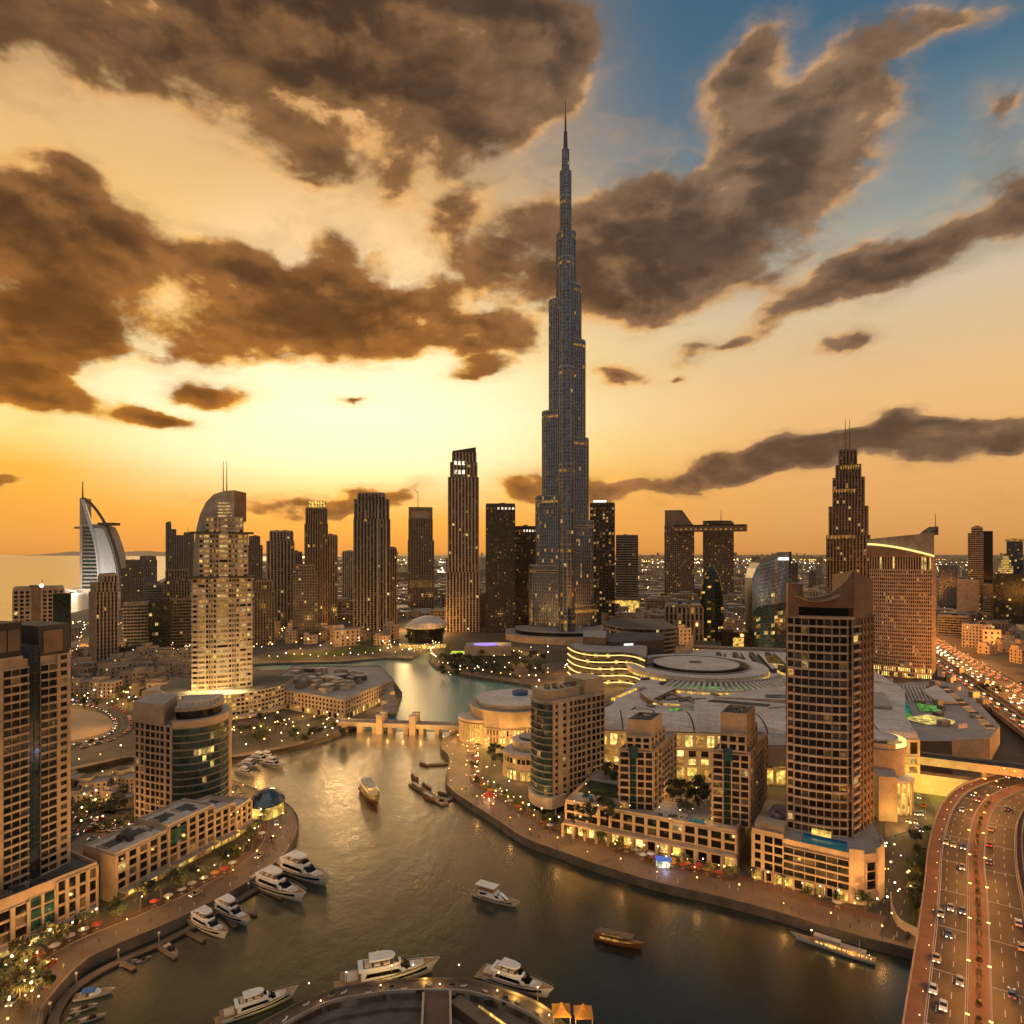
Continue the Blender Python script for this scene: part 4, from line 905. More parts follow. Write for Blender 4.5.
# --- supertall with three stepped wings
def supertall():
    rt = root('supertall_tower', 'supertall stepped silver tower with a needle spire, tallest in the skyline', 'skyscraper')
    d = 938; cx = X(565.5, d); S = d / F
    f = Facade('burj_steel', 'burj_steel', 'burj_glass', .035, ['lit_amber', 'lit_dim', 'lit_warm', 'lit_dim'], 99)
    def lobe(ang, L, w, z0, z1, p):
        a = R(ang); u = Vector((math.cos(a), math.sin(a))); s = Vector((-u.y, u.x)); c = Vector((cx, d))
        nose = [c + u * (L - w / 2 + w / 2 * math.sin(t_)) - s * (w / 2 * math.cos(t_)) for t_ in [math.pi * k / 6 for k in range(7)]]
        poly = [c - s * (w / 2)] + nose + [c + s * (w / 2)]
        f.core(poly, z0, z1, 'charcoal', 'roof_grey')
        for A, B in zip(poly, poly[1:]):
            A, B = v2(A), v2(B); l = (B - A).length
            if l < .6: continue
            if facing(A, B): f.side(A, B, z0, z1, max(1, round(l / 3.8)), max(1, round((z1 - z0) / 5.2)), pw=.28, bh=.15, pd=.8, bd=.3, p=p * .8)
            else: f.blank(A, B, z0, z1, 'burj_steel')
        for A, B in zip(poly, poly[1:]):              # mechanical floor at each setback, gold glints put in as glowing panels
            A, B = v2(A), v2(B); l = (B - A).length
            if l > .6:
                u2 = (B - A) / l; mech.obox(A, u2, Vector((u2.y, -u2.x)), 0, l, -.2, .75, z1 - 10, z1 - 6, 'gold_metal'); mech.obox(A, u2, Vector((u2.y, -u2.x)), l * .12, l * .88, .4, .95, z1 - 9.2, z1 - 7, 'lit_amber' if rnd.random() < .4 else 'burj_glass'); mech.obox(A, u2, Vector((u2.y, -u2.x)), 0, l, -.6, .5, z1, z1 + 1.8, 'burj_steel')
    mech = MB()
    left = [(566, 36), (496, 29), (411, 22.5), (300, 15.5), (234, 8.5)]; right = [(606, 33), (521, 29), (438, 23.5), (340, 20), (285, 15.5), (232, 10)]; front = [(612, 40), (545, 33), (468, 27), (372, 20), (262, 13), (200, 8)]
    for ang, lst, k in ((152, left, .9), (28, right, .9), (-92, front, 1.0)):
        z0 = 3
        for y, ext in lst:
            z1 = Z(y, d); lobe(ang, ext * S / k, 21 if ext > 12 else 15, z0, z1, .09 if z0 < 120 else .025); z0 = z1
    z0 = 3
    for y, r_ in ((172, 8.4), (150, 5.2)):
        z1 = Z(y, d); poly = [(cx + r_ * math.cos(R(a)), d + r_ * math.sin(R(a))) for a in range(-150, 210, 45)]
        f.core(poly, z0, z1, 'charcoal', 'roof_grey'); do_sides(f, [v2(p) for p in poly], max(z0, 560), z1, 3.4, 4.6, pw=.2, bh=.2, pd=.45, bd=.3); z0 = z1
    f.build(rt); mech.build('mechanical_floors_glints', rt)
    b = MB(); zs = [(150, 3.4), (132, 2.7), (131, 1.7), (118, 1.3), (117, .9), (99, .35)]
    for (ya, ra), (yb, rb) in zip(zs, zs[1:]): b.tube((cx, d, Z(ya, d)), (cx, d, Z(yb, d)), ra, 'dark_steel', rb, 10)
    b.build('spire', rt)
    # podium and entrance pavilion
    b = MB(); b.prism(arc(cx, d - 20, 88, 62, 180, 360, 24) + [(cx + 88, d + 30), (cx - 88, d + 30)], 3, 12, 'sandstone', 'roof_grey'); b.build('podium', rt)
    b = MB(); b.prism(arc(cx, d - 20, 74, 50, 180, 360, 24) + [(cx + 74, d + 20), (cx - 74, d + 20)], 12, 17, 'glass_black', 'roof_grey'); b.build('terrace', rt)
supertall()

# --- sail shaped hotel on its own island
def sail_hotel():
    rt = root('sail_hotel', 'white sail shaped hotel with a mast, standing alone by the sea', 'hotel')
    d = 2030; k = d / F; gx = lambda px: X(px, d); gz = lambda y: Z(y, d); ca = math.cos(math.atan2(X(98, d), d))
    prof = [(84, 500), (89, 503), (95, 510), (101, 519), (107, 530), (112, 543), (116, 557), (119, 572), (120, 590)]
    def sheet(x0, curve, y0, y1, m, mb):
        n = len(curve)
        for i in range(n - 1):
            (a, ya), (b_, yb) = curve[i], curve[i + 1]
            mb.hexa([(gx(x0), y0, gz(yb)), (gx(b_), y0, gz(yb)), (gx(b_), y1, gz(yb)), (gx(x0), y1, gz(yb)), (gx(x0), y0, gz(ya)), (gx(a), y0, gz(ya)), (gx(a), y1, gz(ya)), (gx(x0), y1, gz(ya))], m)
    b = MB(); body = [(85, 524), (92, 524), (100, 524.5), (105, 527), (109, 536), (113, 548), (116, 560), (118.5, 575), (119.5, 590)]; sheet(81.5, body, d, d + 55, 'pale_wall', b); b.build('wall', rt)
    b = MB()
    for j in range(17):
        y = 527 + j * 3.7
        xr = [p for p in body if p[1] >= y]; xe = min(100, 86 + (y - 500) * .5); b.box(gx(82), gx(xe - 3), d - 2, d, gz(y + 1.9), gz(y), 'glass_teal')
    b.build('balcony_band', rt)
    b = MB(); s = [(84, 500), (87, 510), (91, 522), (96, 538), (99, 556), (100.5, 574), (101, 592)]
    for (a, ya), (c, yb) in zip(s, s[1:]): b.tube((gx(a), d - 6, gz(ya)), (gx(c), d - 6, gz(yb)), 5.5, 'white', n=6)
    b.build('sail_rib', rt)
    b = MB(); sheet2 = [(100.5, 528), (104, 529), (109, 541), (113, 553), (116, 566), (118, 580), (118.5, 590)]
    b = MB()
    for (a, ya), (c, yb) in zip(sheet2, sheet2[1:]):
        b.face([(gx(96 + (yb - 528) * .07), d - 8, gz(yb)), (gx(c), d - 3, gz(yb)), (gx(a), d - 3, gz(ya)), (gx(96 + (ya - 528) * .07), d - 8, gz(ya))], 'white')
    b.build('fabric_sail', rt)
    b = MB(); ex = [(83, 498)] + [(a + .6, y) for a, y in prof]
    for (a, ya), (c, yb) in zip(ex, ex[1:]): b.tube((gx(a), d + 5, gz(ya)), (gx(c), d + 5, gz(yb)), 4.2, 'dark_wall', n=6)
    b.build('bow_frame', rt)
    b = MB(); b.box(gx(80.5), gx(83), d - 4, d + 40, 3, gz(498), 'pale_wall'); b.build('spine', rt)
    spire(rt, 82.7, d, 500, 481, 2.6, 'dark_wall', 'mast')
    b = MB(); c = (gx(75), d + 20); b.prism(arc(*c, 14, 14, 0, 345, 20), gz(528.5), gz(526.5), 'steel', 'roof_grey', bottom=True); b.tube((gx(76), d + 20, gz(528)), (gx(81), d + 20, gz(536)), 3, 'steel'); b.build('helipad', rt)
    b = MB(); b.box(gx(98), gx(112.5), d - 3, d + 40, gz(525.2), gz(522.6), 'dark_wall'); b.build('sky_restaurant', rt)
    b = MB(); b.prism(arc(gx(98), d + 25, 85, 70, 0, 345, 20), -1, 9, 'sandstone', 'roof_pale'); b.build('island_base', rt)
    for lx, ly, e_ in ((gx(100), d - 120, 380000), (gx(84), d - 90, 160000)):
        l = bpy.data.lights.new('floodlight', 'POINT'); l.energy = e_; l.color = (1, .93, .85); l.shadow_soft_size = 2; o = bpy.data.objects.new('floodlight', l); col.objects.link(o); o.location = (lx, ly, 14); o.parent = rt
    rb = root('causeway', 'low bridge running from the shore to the sail shaped hotel', 'bridge'); b = MB(); b.box(gx(62), gx(95), d - 95, d - 75, 3, 9, 'concrete'); b.build('deck', rb)
    for q in range(5): b = MB(); b.box(gx(65) + q * 24, gx(65) + q * 24 + 5, d - 93, d - 77, -1, 3, 'concrete'); b.build('pier', rb)
sail_hotel()

# --- hotel with the curved crown and twin spires
def arched_hotel():
    d = 497; gx = lambda px: X(px, d); gz = lambda y: Z(y, d)
    rt = root('arched_hotel', 'floodlit hotel tower with a curved arch crown and twin spires, standing on a banded podium', 'hotel')
    f = Facade('pale_wall', 'pale_wall', 'glass_brown', .55, ['lit_amber', 'lit_warm', 'lit_yellow', 'lit_warm'], 17); z0 = gz(703)
    for a, b_, y, yb in ((192.5, 252.5, 578, 703), (199, 248, 534, 578), (206, 243, 517, 534)):
        c, u, n, ca = frame_at((a + b_) / 2, d); w = (b_ - a) * d * ca / F; z1 = gz(y)
        pts = [c + u * (w * s) + n * (3.5 * (1 - (2 * s) ** 2)) for s in (-.5, -.4, -.28, -.1, .1, .28, .4, .5)]
        poly = pts + [c + u * (w * .5) - n * 26, c - u * (w * .5) - n * 26]; f.core(poly, z0 if y < 570 else 3, z1, 'pale_wall', 'roof_dark'); nz = max(3, round((z1 - z0) / 3.9))
        for i in range(7):
            Q, S = pts[i], pts[i + 1]
            if i in (0, 6): f.side(Q, S, z0, z1, 1, nz, pw=.35, bh=.5, pd=.5, bd=1.0, p=.5)
            elif i % 2: f.side(Q, S, z0, z1, 1, nz, pw=.14, bh=.5, pd=.75, bd=1.1, p=.95, lits=['lit_amber', 'lit_warm', 'lit_amber'])
            else: f.side(Q, lerp2(Q, S, .3), z0, z1, 1, nz, pw=.3, bh=.45, pd=.6, bd=.5, p=.2); f.side(lerp2(Q, S, .3), lerp2(Q, S, .7), z0, z1, 2, nz, pw=.3, bh=.4, pd=1.0, bd=.5, p=.6, lits=['lit_amber', 'lit_dim']); f.side(lerp2(Q, S, .7), S, z0, z1, 1, nz, pw=.3, bh=.45, pd=.6, bd=.5, p=.2)
        f.side(pts[-1], v2(poly[-2]), z0, z1, 6, nz, pw=.3, bh=.4, pd=.4, bd=.6, p=.15); f.side(v2(poly[-1]), pts[0], z0, z1, 6, nz, pw=.3, bh=.4, pd=.4, bd=.6, p=.1)
        z0 = z1
    f.build(rt, 100)
    for y in (578, 534):
        b = MB(); c, u, n, ca = frame_at(223, d); b.obox(c, u, n, -22, 22, -1, 4.6, gz(y), gz(y) + 1.6, 'dark_wall'); b.build('cornice', rt)
    prof = [(192.5, 703), (192, 576), (192.6, 550), (195, 530), (199, 514), (205, 502), (213, 494), (223, 490.5), (233.5, 490), (233.5, 520), (210, 534), (202, 576), (202, 703)]
    b = MB(); y0, y1 = d + 1.5, d + 24; fr = [(gx(a), y0, gz(y)) for a, y in prof]; bk_ = [(gx(a), y1, gz(y)) for a, y in prof]; n = len(prof)
    for i in range(n): j = (i + 1) % n; b.face([fr[i], fr[j], bk_[j], bk_[i]], 'brown_wall')
    tri = tessellate_polygon([[Vector((p[0], p[2], 0)) for p in fr]])
    for t_ in tri:
        q = [fr[k] for k in t_]; ar = sum(q[k][0] * q[(k + 1) % 3][2] - q[(k + 1) % 3][0] * q[k][2] for k in range(3))
        if ar < 0: q.reverse()
        b.face(q, 'pale_wall'); b.face([(p[0], y1, p[2]) for p in reversed(q)], 'pale_wall')
    b.build('arch_crown', rt)
    b = MB()
    for k in range(5): b.box(gx(217), gx(231 - k * .6), d + .9, d + 1.45, gz(516.5 - k * 3.2), gz(515 - k * 3.2), 'lit_warm')
    b.build('crown_light', rt)
    for k in range(5):
        b = MB(); b.box(gx(207.5), gx(242), d - 4.4, d - 3.8, gz(531.5 - k * 3), gz(530 - k * 3), 'pale_wall'); b.build('louvre', rt)
    spire(rt, 223.3, d + 8, 492, 461, .5); spire(rt, 226.8, d + 8, 492, 461, .5)
    # banded podium
    cx, cyy = gx(214), d + 30
    f = Facade('pale_wall', 'pale_wall', 'glass_brown', .5, ['lit_amber', 'lit_gold', 'lit_warm'], 18); pa = [v2(p) for p in arc(cx, cyy, 50, 56, 200, 345, 14)]; poly = pa + [v2((cx + 46, cyy + 20)), v2((cx - 48, cyy + 10))]
    f.core(poly, 3, 22.5, 'pale_wall', 'roof_dark')
    for i in range(14): f.side(pa[i], pa[i + 1], 3.2, 22.5, 3, 6, pw=.28, bh=.4, pd=.3, bd=.9, p=.6 if i < 11 else .25)
    f.build(rt, 100, 'podium_wall')
    b = MB(); e = [Vector((p[0], p[1], 6.5)) for p in arc(cx, cyy, 54, 61, 205, 345, 18)]; ribbon(b, e, [Vector((p[0], p[1], 6.5)) for p in arc(cx, cyy, 49, 55.5, 205, 345, 18)], 'pale_wall', z0=5.6); b.build('canopy', rt)
    b = MB(); b.box(gx(140), gx(190), 500, 525, 3, 20, 'beige'); b.build('wing', rt)
    for px, e in ((200, 26000), (211, 36000), (222, 42000), (233, 36000), (246, 26000)):
        l = bpy.data.lights.new('uplight', 'POINT'); l.energy = e; l.color = (1, .68, .25); l.shadow_soft_size = .8; o = bpy.data.objects.new('uplight', l); col.objects.link(o); o.location = (gx(px), d - 11, 25.5); o.parent = rt
arched_hotel()

# --- tapering tower with setbacks and twin masts on the right
def masted_tower():
    rt, poly, z = tower('tapering stepped tower with gilded setbacks and twin masts, rising behind the wide brown tower', 900, [(826.5, 869.5, 535), (829, 867, 506), (833, 864, 477), (836, 860.6, 464), (839, 856.5, 450)], 'fins', 'beige_dark', 'glass_black', .10, bay=4, seed=44)
    for px in (845.3, 849.7): spire(rt, px, 908, 450, 420, .8)
    f = Facade('beige_dark')
    for y, a, b_ in ((535, 826.5, 856), (489, 832, 856), (465, 840, 860)):
        b = MB(); c, u, n, ca = frame_at((a + b_) / 2, 899); w = (b_ - a) * 899 * ca / F; b.obox(c, u, n, -w / 2, w / 2, -.5, 1.6, Z(y + 2.5, 899), Z(y, 899), 'gold_metal')
        for k in range(8): b.obox(c, u, n, -w / 2 + w * (k + .2) / 8, -w / 2 + w * (k + .6) / 8, 1.62, 1.9, Z(y + 4, 899), Z(y + .5, 899), 'lit_amber')
        b.build('gilded_band', rt)
    b = MB(); c, u, n, ca = frame_at(862, 901); b.obox(c, u, n, -9, 8, -1, 1.4, 60, Z(506, 900), 'glass_blue'); b.build('glass_face', rt)
masted_tower()

# --- broad hotel with a golden rim under its sloping roof
def rim_hotel():
    rt = root('rim_hotel', 'broad gridded hotel with many lit rooms and a golden curved rim below its roof', 'hotel')
    d = 640; gx = lambda px: X(px, d); gz = lambda y: Z(y, d); z1 = gz(556)
    c, u, n, ca = frame_at(900, d); w = 62 * d * ca / F
    pts = [c + u * (w * (k / 6 - .5)) + n * (4 * (1 - (k / 3 - 1) ** 2)) for k in range(7)]; poly = pts + [pts[-1] - n * 24 + u * 4, pts[0] - n * 24]
    f = Facade('beige', 'beige', 'glass_black', .13, ['lit_amber', 'lit_warm', 'lit_dim', 'lit_dim'], 31); f.core(poly, 3, z1, 'beige', 'roof_grey')
    for i in range(6): f.side(pts[i], pts[i + 1], 14, z1 - 14, 5, 26, pw=.36, bh=.38, pd=.6, bd=.4); f.side(pts[i], pts[i + 1], z1 - 14, z1, 4, 1, pw=.4, bh=.1, pd=.6, bd=.4, p=.55 if i in (1, 2, 5) else .1, lits=['lit_yellow']); f.side(pts[i], pts[i + 1], 3.2, 14, 5, 2, pw=.4, bh=.25, pd=.8, bd=.4, p=.8, lits=['lit_gold', 'lit_shop'])
    f.side(pts[-1], v2(poly[-2]), 3.2, z1, 6, 30, pw=.4, bh=.38, pd=.5, bd=.4); f.side(v2(poly[-1]), pts[0], 3.2, z1, 6, 30, pw=.4, bh=.38, pd=.5, bd=.4); f.build(rt, 100)
    e = [c + u * (w * (k / 12 - .5) * 1.08) + n * (6.5 * (1 - (k / 6 - 1) ** 2) + 1) for k in range(13)]
    h = [gz(545 + 4 * (1 - (k / 12 - .15) ** 2) * 0 + 12 * (k / 12) ** 1.6) for k in range(13)]
    b = MB(); g = MB(); rf = MB()
    for i in range(12):
        a, q = e[i], e[i + 1]; bi = n * -27
        hx = lambda mb, za, zb, ta, tb, o_, m: mb.hexa([(a.x + n.x * o_, a.y + n.y * o_, za), (q.x + n.x * o_, q.y + n.y * o_, zb), (q.x + bi.x, q.y + bi.y, zb), (a.x + bi.x, a.y + bi.y, za), (a.x + n.x * o_, a.y + n.y * o_, ta), (q.x + n.x * o_, q.y + n.y * o_, tb), (q.x + bi.x, q.y + bi.y, tb), (a.x + bi.x, a.y + bi.y, ta)], m)
        hx(b, z1, z1, h[i] - .01, h[i + 1] - .01, 0, 'brown_wall'); hx(g, h[i], h[i + 1], h[i] + 2.0, h[i + 1] + 2.0, .8, 'strip_gold')
        t0, t1 = gz(539 - 6 * (i / 12)), gz(539 - 6 * ((i + 1) / 12)); hx(rf, h[i] + 2.01, h[i + 1] + 2.01, t0, t1, -3, 'grey_wall')
    b.build('crown_wall', rt); g.build('golden_rim', rt); rf.build('roof', rt)
    b = MB(); b.hexa([(gx(926), d - 3, gz(535)), (gx(936.5), d - 3, gz(535)), (gx(936.5), d + 12, gz(535)), (gx(926), d + 12, gz(535)), (gx(930), d - 3, gz(531)), (gx(936.5), d - 3, gz(526.5)), (gx(936.5), d + 12, gz(526.5)), (gx(930), d + 12, gz(531))], 'dark_wall'); b.build('roof_fin', rt)
    spire(rt, 935.5, d, 528, 513, .45, name='mast')
rim_hotel()

# --- the plain towers of the skyline
t1, p1, z1 = tower('brown tower with a glowing orange lantern crown, left of the widest dark tower', 991, [(305, 327.6, 524), (306, 327, 509)], 'fins', 'beige_dark', 'glass_brown', .05)
f = Facade('gold_metal', pane='lit_gold'); pp = [v2(p) for p in tier_poly(308.5, 325.5, 996, 20)]; f.core(pp, z1, z1 + 2, 'beige_dark'); do_sides(f, pp, z1 + 2, Z(500.5, 996), 4, 6, pw=.22, bh=.15, pd=.6, bd=.5, p=0); f.core(pp, z1 + 2.01, Z(500.6, 996), 'brown_wall'); f.build(t1, 0, 'lantern_frame')
tower('thin pale tower half hidden behind the orange crowned tower', 1080, [(327.6, 337.2, 536)], 'fins', 'beige', 'glass_brown', .05)
tower('short pale slab tower left of the widest dark tower', 1250, [(342.5, 354.5, 552)], 'fins', 'pale_wall', 'glass_brown', .03)
tw, pw_, zw = tower('widest dark tower with pale vertical lines, behind the green lawn', 1003, [(354, 390, 519), (354.5, 389, 499), (358, 385, 494)], 'fins', 'grey_wall', 'glass_black', .03, bay=5.2, seed=7)
for k in range(9):
    c, u, n, ca = frame_at(359 + k * 3.1, 1003); b = MB(); b.obox(c, u, n, -.9, .9, .4, 1.2, Z(497, 1003), Z(492.5, 1003), 'grey_wall'); b.build('crown_fin', tw)
for px in (357.5, 366, 378, 386):
    c, u, n, ca = frame_at(px, 1003); b = MB(); b.obox(c, u, n, -.6, .6, .5, 1.9, 5, Z(510 if px < 370 else 505, 1003), 'pale_wall'); b.build('light_pier', tw)
tower('narrow brown tower tucked behind the widest dark tower', 1100, [(388, 396.5, 549)], 'fins', 'beige_dark', 'glass_brown', .04)
t5, p5, z5 = tower('frame topped tower with a hollow crown and roof crane, above the boat shaped hall', 1290, [(408, 434, 540), (408.6, 432.6, 519)], 'grid', 'beige_dark', 'glass_brown', .06, bay=5)
c, u, n, ca = frame_at(420.6, 1290); w = 24 * 1290 * ca / F; b = MB(); zt = Z(507, 1290)
for s in (-1, 1): b.obox(c, u, n, s * w / 2 - (5 if s > 0 else 0), s * w / 2 + (0 if s > 0 else 5), -22, .4, z5, zt, 'beige_dark')
b.obox(c, u, n, -w / 2 + 5, w / 2 - 5, -22, .4, zt - 6, zt, 'beige_dark'); b.build('crown_frame', t5)
b = MB(); b.obox(c, u, n, -w / 2 + 5, w / 2 - 5, -20, -2, z5, zt - 6, 'sandstone'); b.build('crown_panel', t5)
b = MB(); b.obox(c, u, n, -w / 2 + 2, w / 2, .6, 1.2, Z(588, 1290), Z(580, 1290), 'lit_dim'); b.build('light_band', t5)
spire(t5, 418, 1290, 507, 491, .9, 'steel', 'crane_mast'); b = MB(); b.tube((X(418, 1290), 1290, Z(493, 1290)), (X(417, 1290) - 6, 1290, Z(489, 1290)), .6, 'steel'); b.build('crane_jib', t5)
t6, p6, z6 = tower('tall slender tower with a slanted top and bright vertical ribs, left of the supertall', 991, [(446.5, 479, 572), (448.4, 478.4, 477), (450.5, 477, 462), (452.5, 476, 452)], 'fins', 'beige', 'glass_black', .04, bay=5)
c, u, n, ca = frame_at(464.2, 993); w = 23.5 * 993 * ca / F; b = MB(); q = lambda a, b_, z: (c.x + u.x * a + n.x * b_, c.y + u.y * a + n.y * b_, z)
b.hexa([q(-w / 2, 0, z6), q(w / 2, 0, z6), q(w / 2, -22, z6), q(-w / 2, -22, z6), q(-w / 2, 0, Z(451, 993)), q(w / 2, 0, Z(447, 993)), q(w / 2, -22, Z(447, 993)), q(-w / 2, -22, Z(451, 993))], 'dark_wall'); b.build('slanted_crown', t6)
for k in range(6): b = MB(); b.obox(c, u, n, -w / 2 + 3 + (k % 3) * 6, -w / 2 + 7 + (k % 3) * 6, 1.0, 1.5, Z(474 - 9 * (k // 3), 991), Z(470 - 9 * (k // 3), 991), 'lit_white'); b.build('crown_light', t6)
def lattice(label, px0, px1, y, d):
    t_, p_, z_ = tower(label, d, [(px0, px1, y)], 'punched', 'dark_wall', 'glass_brown', .16, bay=3.4, fl=3.9, lits=['lit_dim', 'lit_dim', 'lit_dim', 'lit_amber'])
    c, u, n, ca = frame_at((px0 + px1) / 2, d); w = (px1 - px0) * d * ca / F
    for k in range(8): b = MB(); b.obox(c, u, n, -w / 2 + w * (k + .2) / 8, -w / 2 + w * (k + .75) / 8, .6, .9, z_ - 7, z_ - 3.5, 'lit_white' if k > 2 else 'lit_dim'); b.build('crown_light', t_)
lattice('dark lattice tower with a row of bright crown lights, second left of the supertall', 486, 515, 505, 980)
lattice('shorter dark lattice tower touching the left flank of the supertall', 514.5, 537, 527.5, 1030)
t9, p9, z9 = tower('dark tower full of lit windows hugging the right flank of the supertall', 1084, [(590, 614.6, 504)], 'grid', 'dark_wall', 'glass_black', .34, bay=5, fl=5.2, lits=['lit_amber', 'lit_warm', 'lit_dim', 'lit_dim'])
c, u, n, ca = frame_at(601, 1083); b = MB(); b.obox(c, u, n, -13, 9, .8, 1.3, z9 + 2.6, z9 + 6.2, 'sign_white'); b.build('roof_sign', t9)
t10, p10, z10 = tower('plain grey brown slab tower over an orange lit podium, right of the supertall', 1300, [(616, 638, 536)], 'bands', 'grey_wall', 'glass_brown', .02, fl=5)
b = MB(); c, u, n, ca = frame_at(627, 1292); b.obox(c, u, n, -24, 24, -30, 5, 3, Z(600, 1300), 'lit_gold'); b.obox(c, u, n, -25, 25, -31, 6, Z(600, 1300), Z(597, 1300), 'beige_dark'); b.build('podium', t10)
# twin towers joined by a sky deck
tl, p_l, zl = tower('left twin of the bridged towers, with a slanted shoulder', 1505, [(664.5, 694, 526)], 'grid', 'beige_dark', 'glass_brown', .16, bay=4.4, fl=4.6, lits=['lit_dim', 'lit_dim', 'lit_amber'])
c, u, n, ca = frame_at(679.2, 1506); w = 29 * 1506 * ca / F; b = MB()
b.hexa([q(-w / 2, 0, zl), q(w / 2, 0, zl), q(w / 2, -30, zl), q(-w / 2, -30, zl), q(-w / 2, 0, Z(510, 1506)), q(-w / 2 + w * .6, 0, Z(510, 1506)), q(-w / 2 + w * .6, -30, Z(510, 1506)), q(-w / 2, -30, Z(510, 1506))], 'beige_dark'); b.build('slanted_top', tl)
tr_, p_r, zr = tower('right twin of the bridged towers, with a round flat roof disc', 1505, [(703, 733.5, 523)], 'grid', 'beige_dark', 'glass_brown', .16, bay=4.4, fl=4.6, lits=['lit_dim', 'lit_dim', 'lit_amber'])
b = MB(); cx = X(717.5, 1520); b.prism(arc(cx, 1522, 34, 20, 0, 345, 20), zr, Z(520.5, 1505), 'roof_dark', bottom=True); b.build('roof_disc', tr_); spire(tr_, 721, 1520, 521, 509, .9, name='mast')
sk = root('sky_bridge', 'horizontal sky deck cantilevered across the twin towers', 'bridge'); c, u, n, ca = frame_at(710, 1468); b = MB(); b.obox(c, u, n, -82, 80, -26, 2.5, Z(531.5, 1468), Z(526, 1468), 'brown_wall'); b.build('deck', sk); b = MB(); b.obox(c, u, n, -82, 80, -25, 1.5, Z(526, 1468), Z(524.6, 1468), 'glass_black'); b.build('glass_parapet', sk)
for k in range(14): b = MB(); b.obox(c, u, n, -78 + k * 11, -73 + k * 11, 2.55, 3.2, Z(530, 1468), Z(528.5, 1468), 'lit_amber'); b.build('window', sk)
# pointed glass tower
def pointed():
    rt = root('pointed_tower', 'dark pointed tower like a bullet with lit floors, in front of the twin towers', 'skyscraper'); d = 890; f = Facade('frame_dark', 'dark_wall', 'glass_black', .16, ['lit_gold', 'lit_amber', 'lit_dim'], 4)
    zs = [(641, 12.0), (620, 12), (600, 11.6), (588, 10.4), (579, 8.2), (572, 5.4), (567, 2.6), (563.5, .5)]; cx = X(714.8, d); k = d / F
    for (ya, ra), (yb, rb) in zip(zs, zs[1:]):
        ra, rb = ra * k, rb * k; za, zb = max(3, Z(ya, d)), Z(yb, d); ps = arc(cx, d + 14, ra, ra * .85, 0, 342, 19)[:-0 or None]; f.w.loft([[(p[0], p[1], za) for p in arc(cx, d + 14, ra * .98, ra * .83, 0, 342, 19)], [(p[0], p[1], zb) for p in arc(cx, d + 14, rb * .98, rb * .83, 0, 342, 19)]], 'glass_black')
        nz = max(1, round((zb - za) / 4.4))
        for j in range(nz):
            s0, s1 = j / nz, (j + .72) / nz; r0, r1 = ra + (rb - ra) * s0, ra + (rb - ra) * s1; A_, B_ = arc(cx, d + 14, r0, r0 * .85, 0, 342, 19), arc(cx, d + 14, r1, r1 * .85, 0, 342, 19)
            for i in range(20):
                m = f.r.choice(f.lits) if f.r.random() < f.p else 'glass_green'
                f.panes.append(([(*A_[i], za + (zb - za) * s0), (*A_[(i + 1) % 20], za + (zb - za) * s0), (*B_[(i + 1) % 20], za + (zb - za) * s1), (*B_[i], za + (zb - za) * s1)], m))
    f.build(rt)
pointed()
# curved blue glass office
def curved_office():
    rt = root('curved_office', 'curved mirrored blue glass office slab with a sloping top and roof sign', 'office tower'); d = 832; gx = lambda px: X(px, d); n = 12
    f = Facade('frame_dark', 'frame_dark', 'glass_mirror', .0, LITS, 6)
    pr = [(752.2, 640), (752.2, 574), (753, 566), (755, 562), (760, 560), (775, 555.5), (791, 551.8)]
    xs = [752.2 + (787 - 752.2) * i / n for i in range(n + 1)]; yt = lambda px: 578 - (px - 752.2) * 3.3 if px < 756 else 563.5 - (px - 756) * .37
    fl = 24
    for i in range(n):
        a, b_ = xs[i], xs[i + 1]; bow = lambda s: -16 * math.sin(math.pi * .9 * s); A, B = Vector((gx(a), d + bow(i / n))), Vector((gx(b_), d + bow((i + 1) / n))); za, zb = Z(yt(a), d), Z(yt(b_), d)
        f.w.hexa([(A.x, A.y + .05, 3), (B.x, B.y + .05, 3), (B.x, d + 26, 3), (A.x, d + 26, 3), (A.x, A.y + .05, za), (B.x, B.y + .05, zb), (B.x, d + 26, zb), (A.x, d + 26, za)], 'frame_dark')
        for j in range(fl):
            s0, s1 = j / fl, (j + .88) / fl
            m = 'glass_mirror' if j > 11 else 'glass_blue'
            if f.r.random() < (.22 if 2 < j < 10 else .02): m = f.r.choice(['lit_amber', 'lit_dim', 'lit_yellow'])
            f.panes.append(([(A.x, A.y, 3 + (za - 3) * s0), (B.x, B.y, 3 + (zb - 3) * s0), (B.x, B.y, 3 + (zb - 3) * s1), (A.x, A.y, 3 + (za - 3) * s1)], m))
    f.build(rt)
    b = MB(); b.hexa([(gx(787.05), d - 4, 3), (gx(793), d + 4, 3), (gx(793), d + 30, 3), (gx(787.05), d + 26, 3), (gx(787.05), d - 4, Z(552, d)), (gx(793), d + 4, Z(551.5, d)), (gx(793), d + 30, Z(551.5, d)), (gx(787.05), d + 26, Z(552, d))], 'glass_blue'); b.build('side_wing', rt)
    b = MB(); b.box(gx(773), gx(783), d - 17.5, d - 16.9, Z(560, d), Z(557.2, d), 'sign_white'); b.build('roof_sign', rt)
    b = MB(); b.box(gx(726), gx(752), d - 8, d + 20, 3, 24, 'glass_black'); b.box(gx(731), gx(741), d - 10, d - 8.02, 3, 17, 'lit_gold'); b.build('annex', rt)
curved_office()
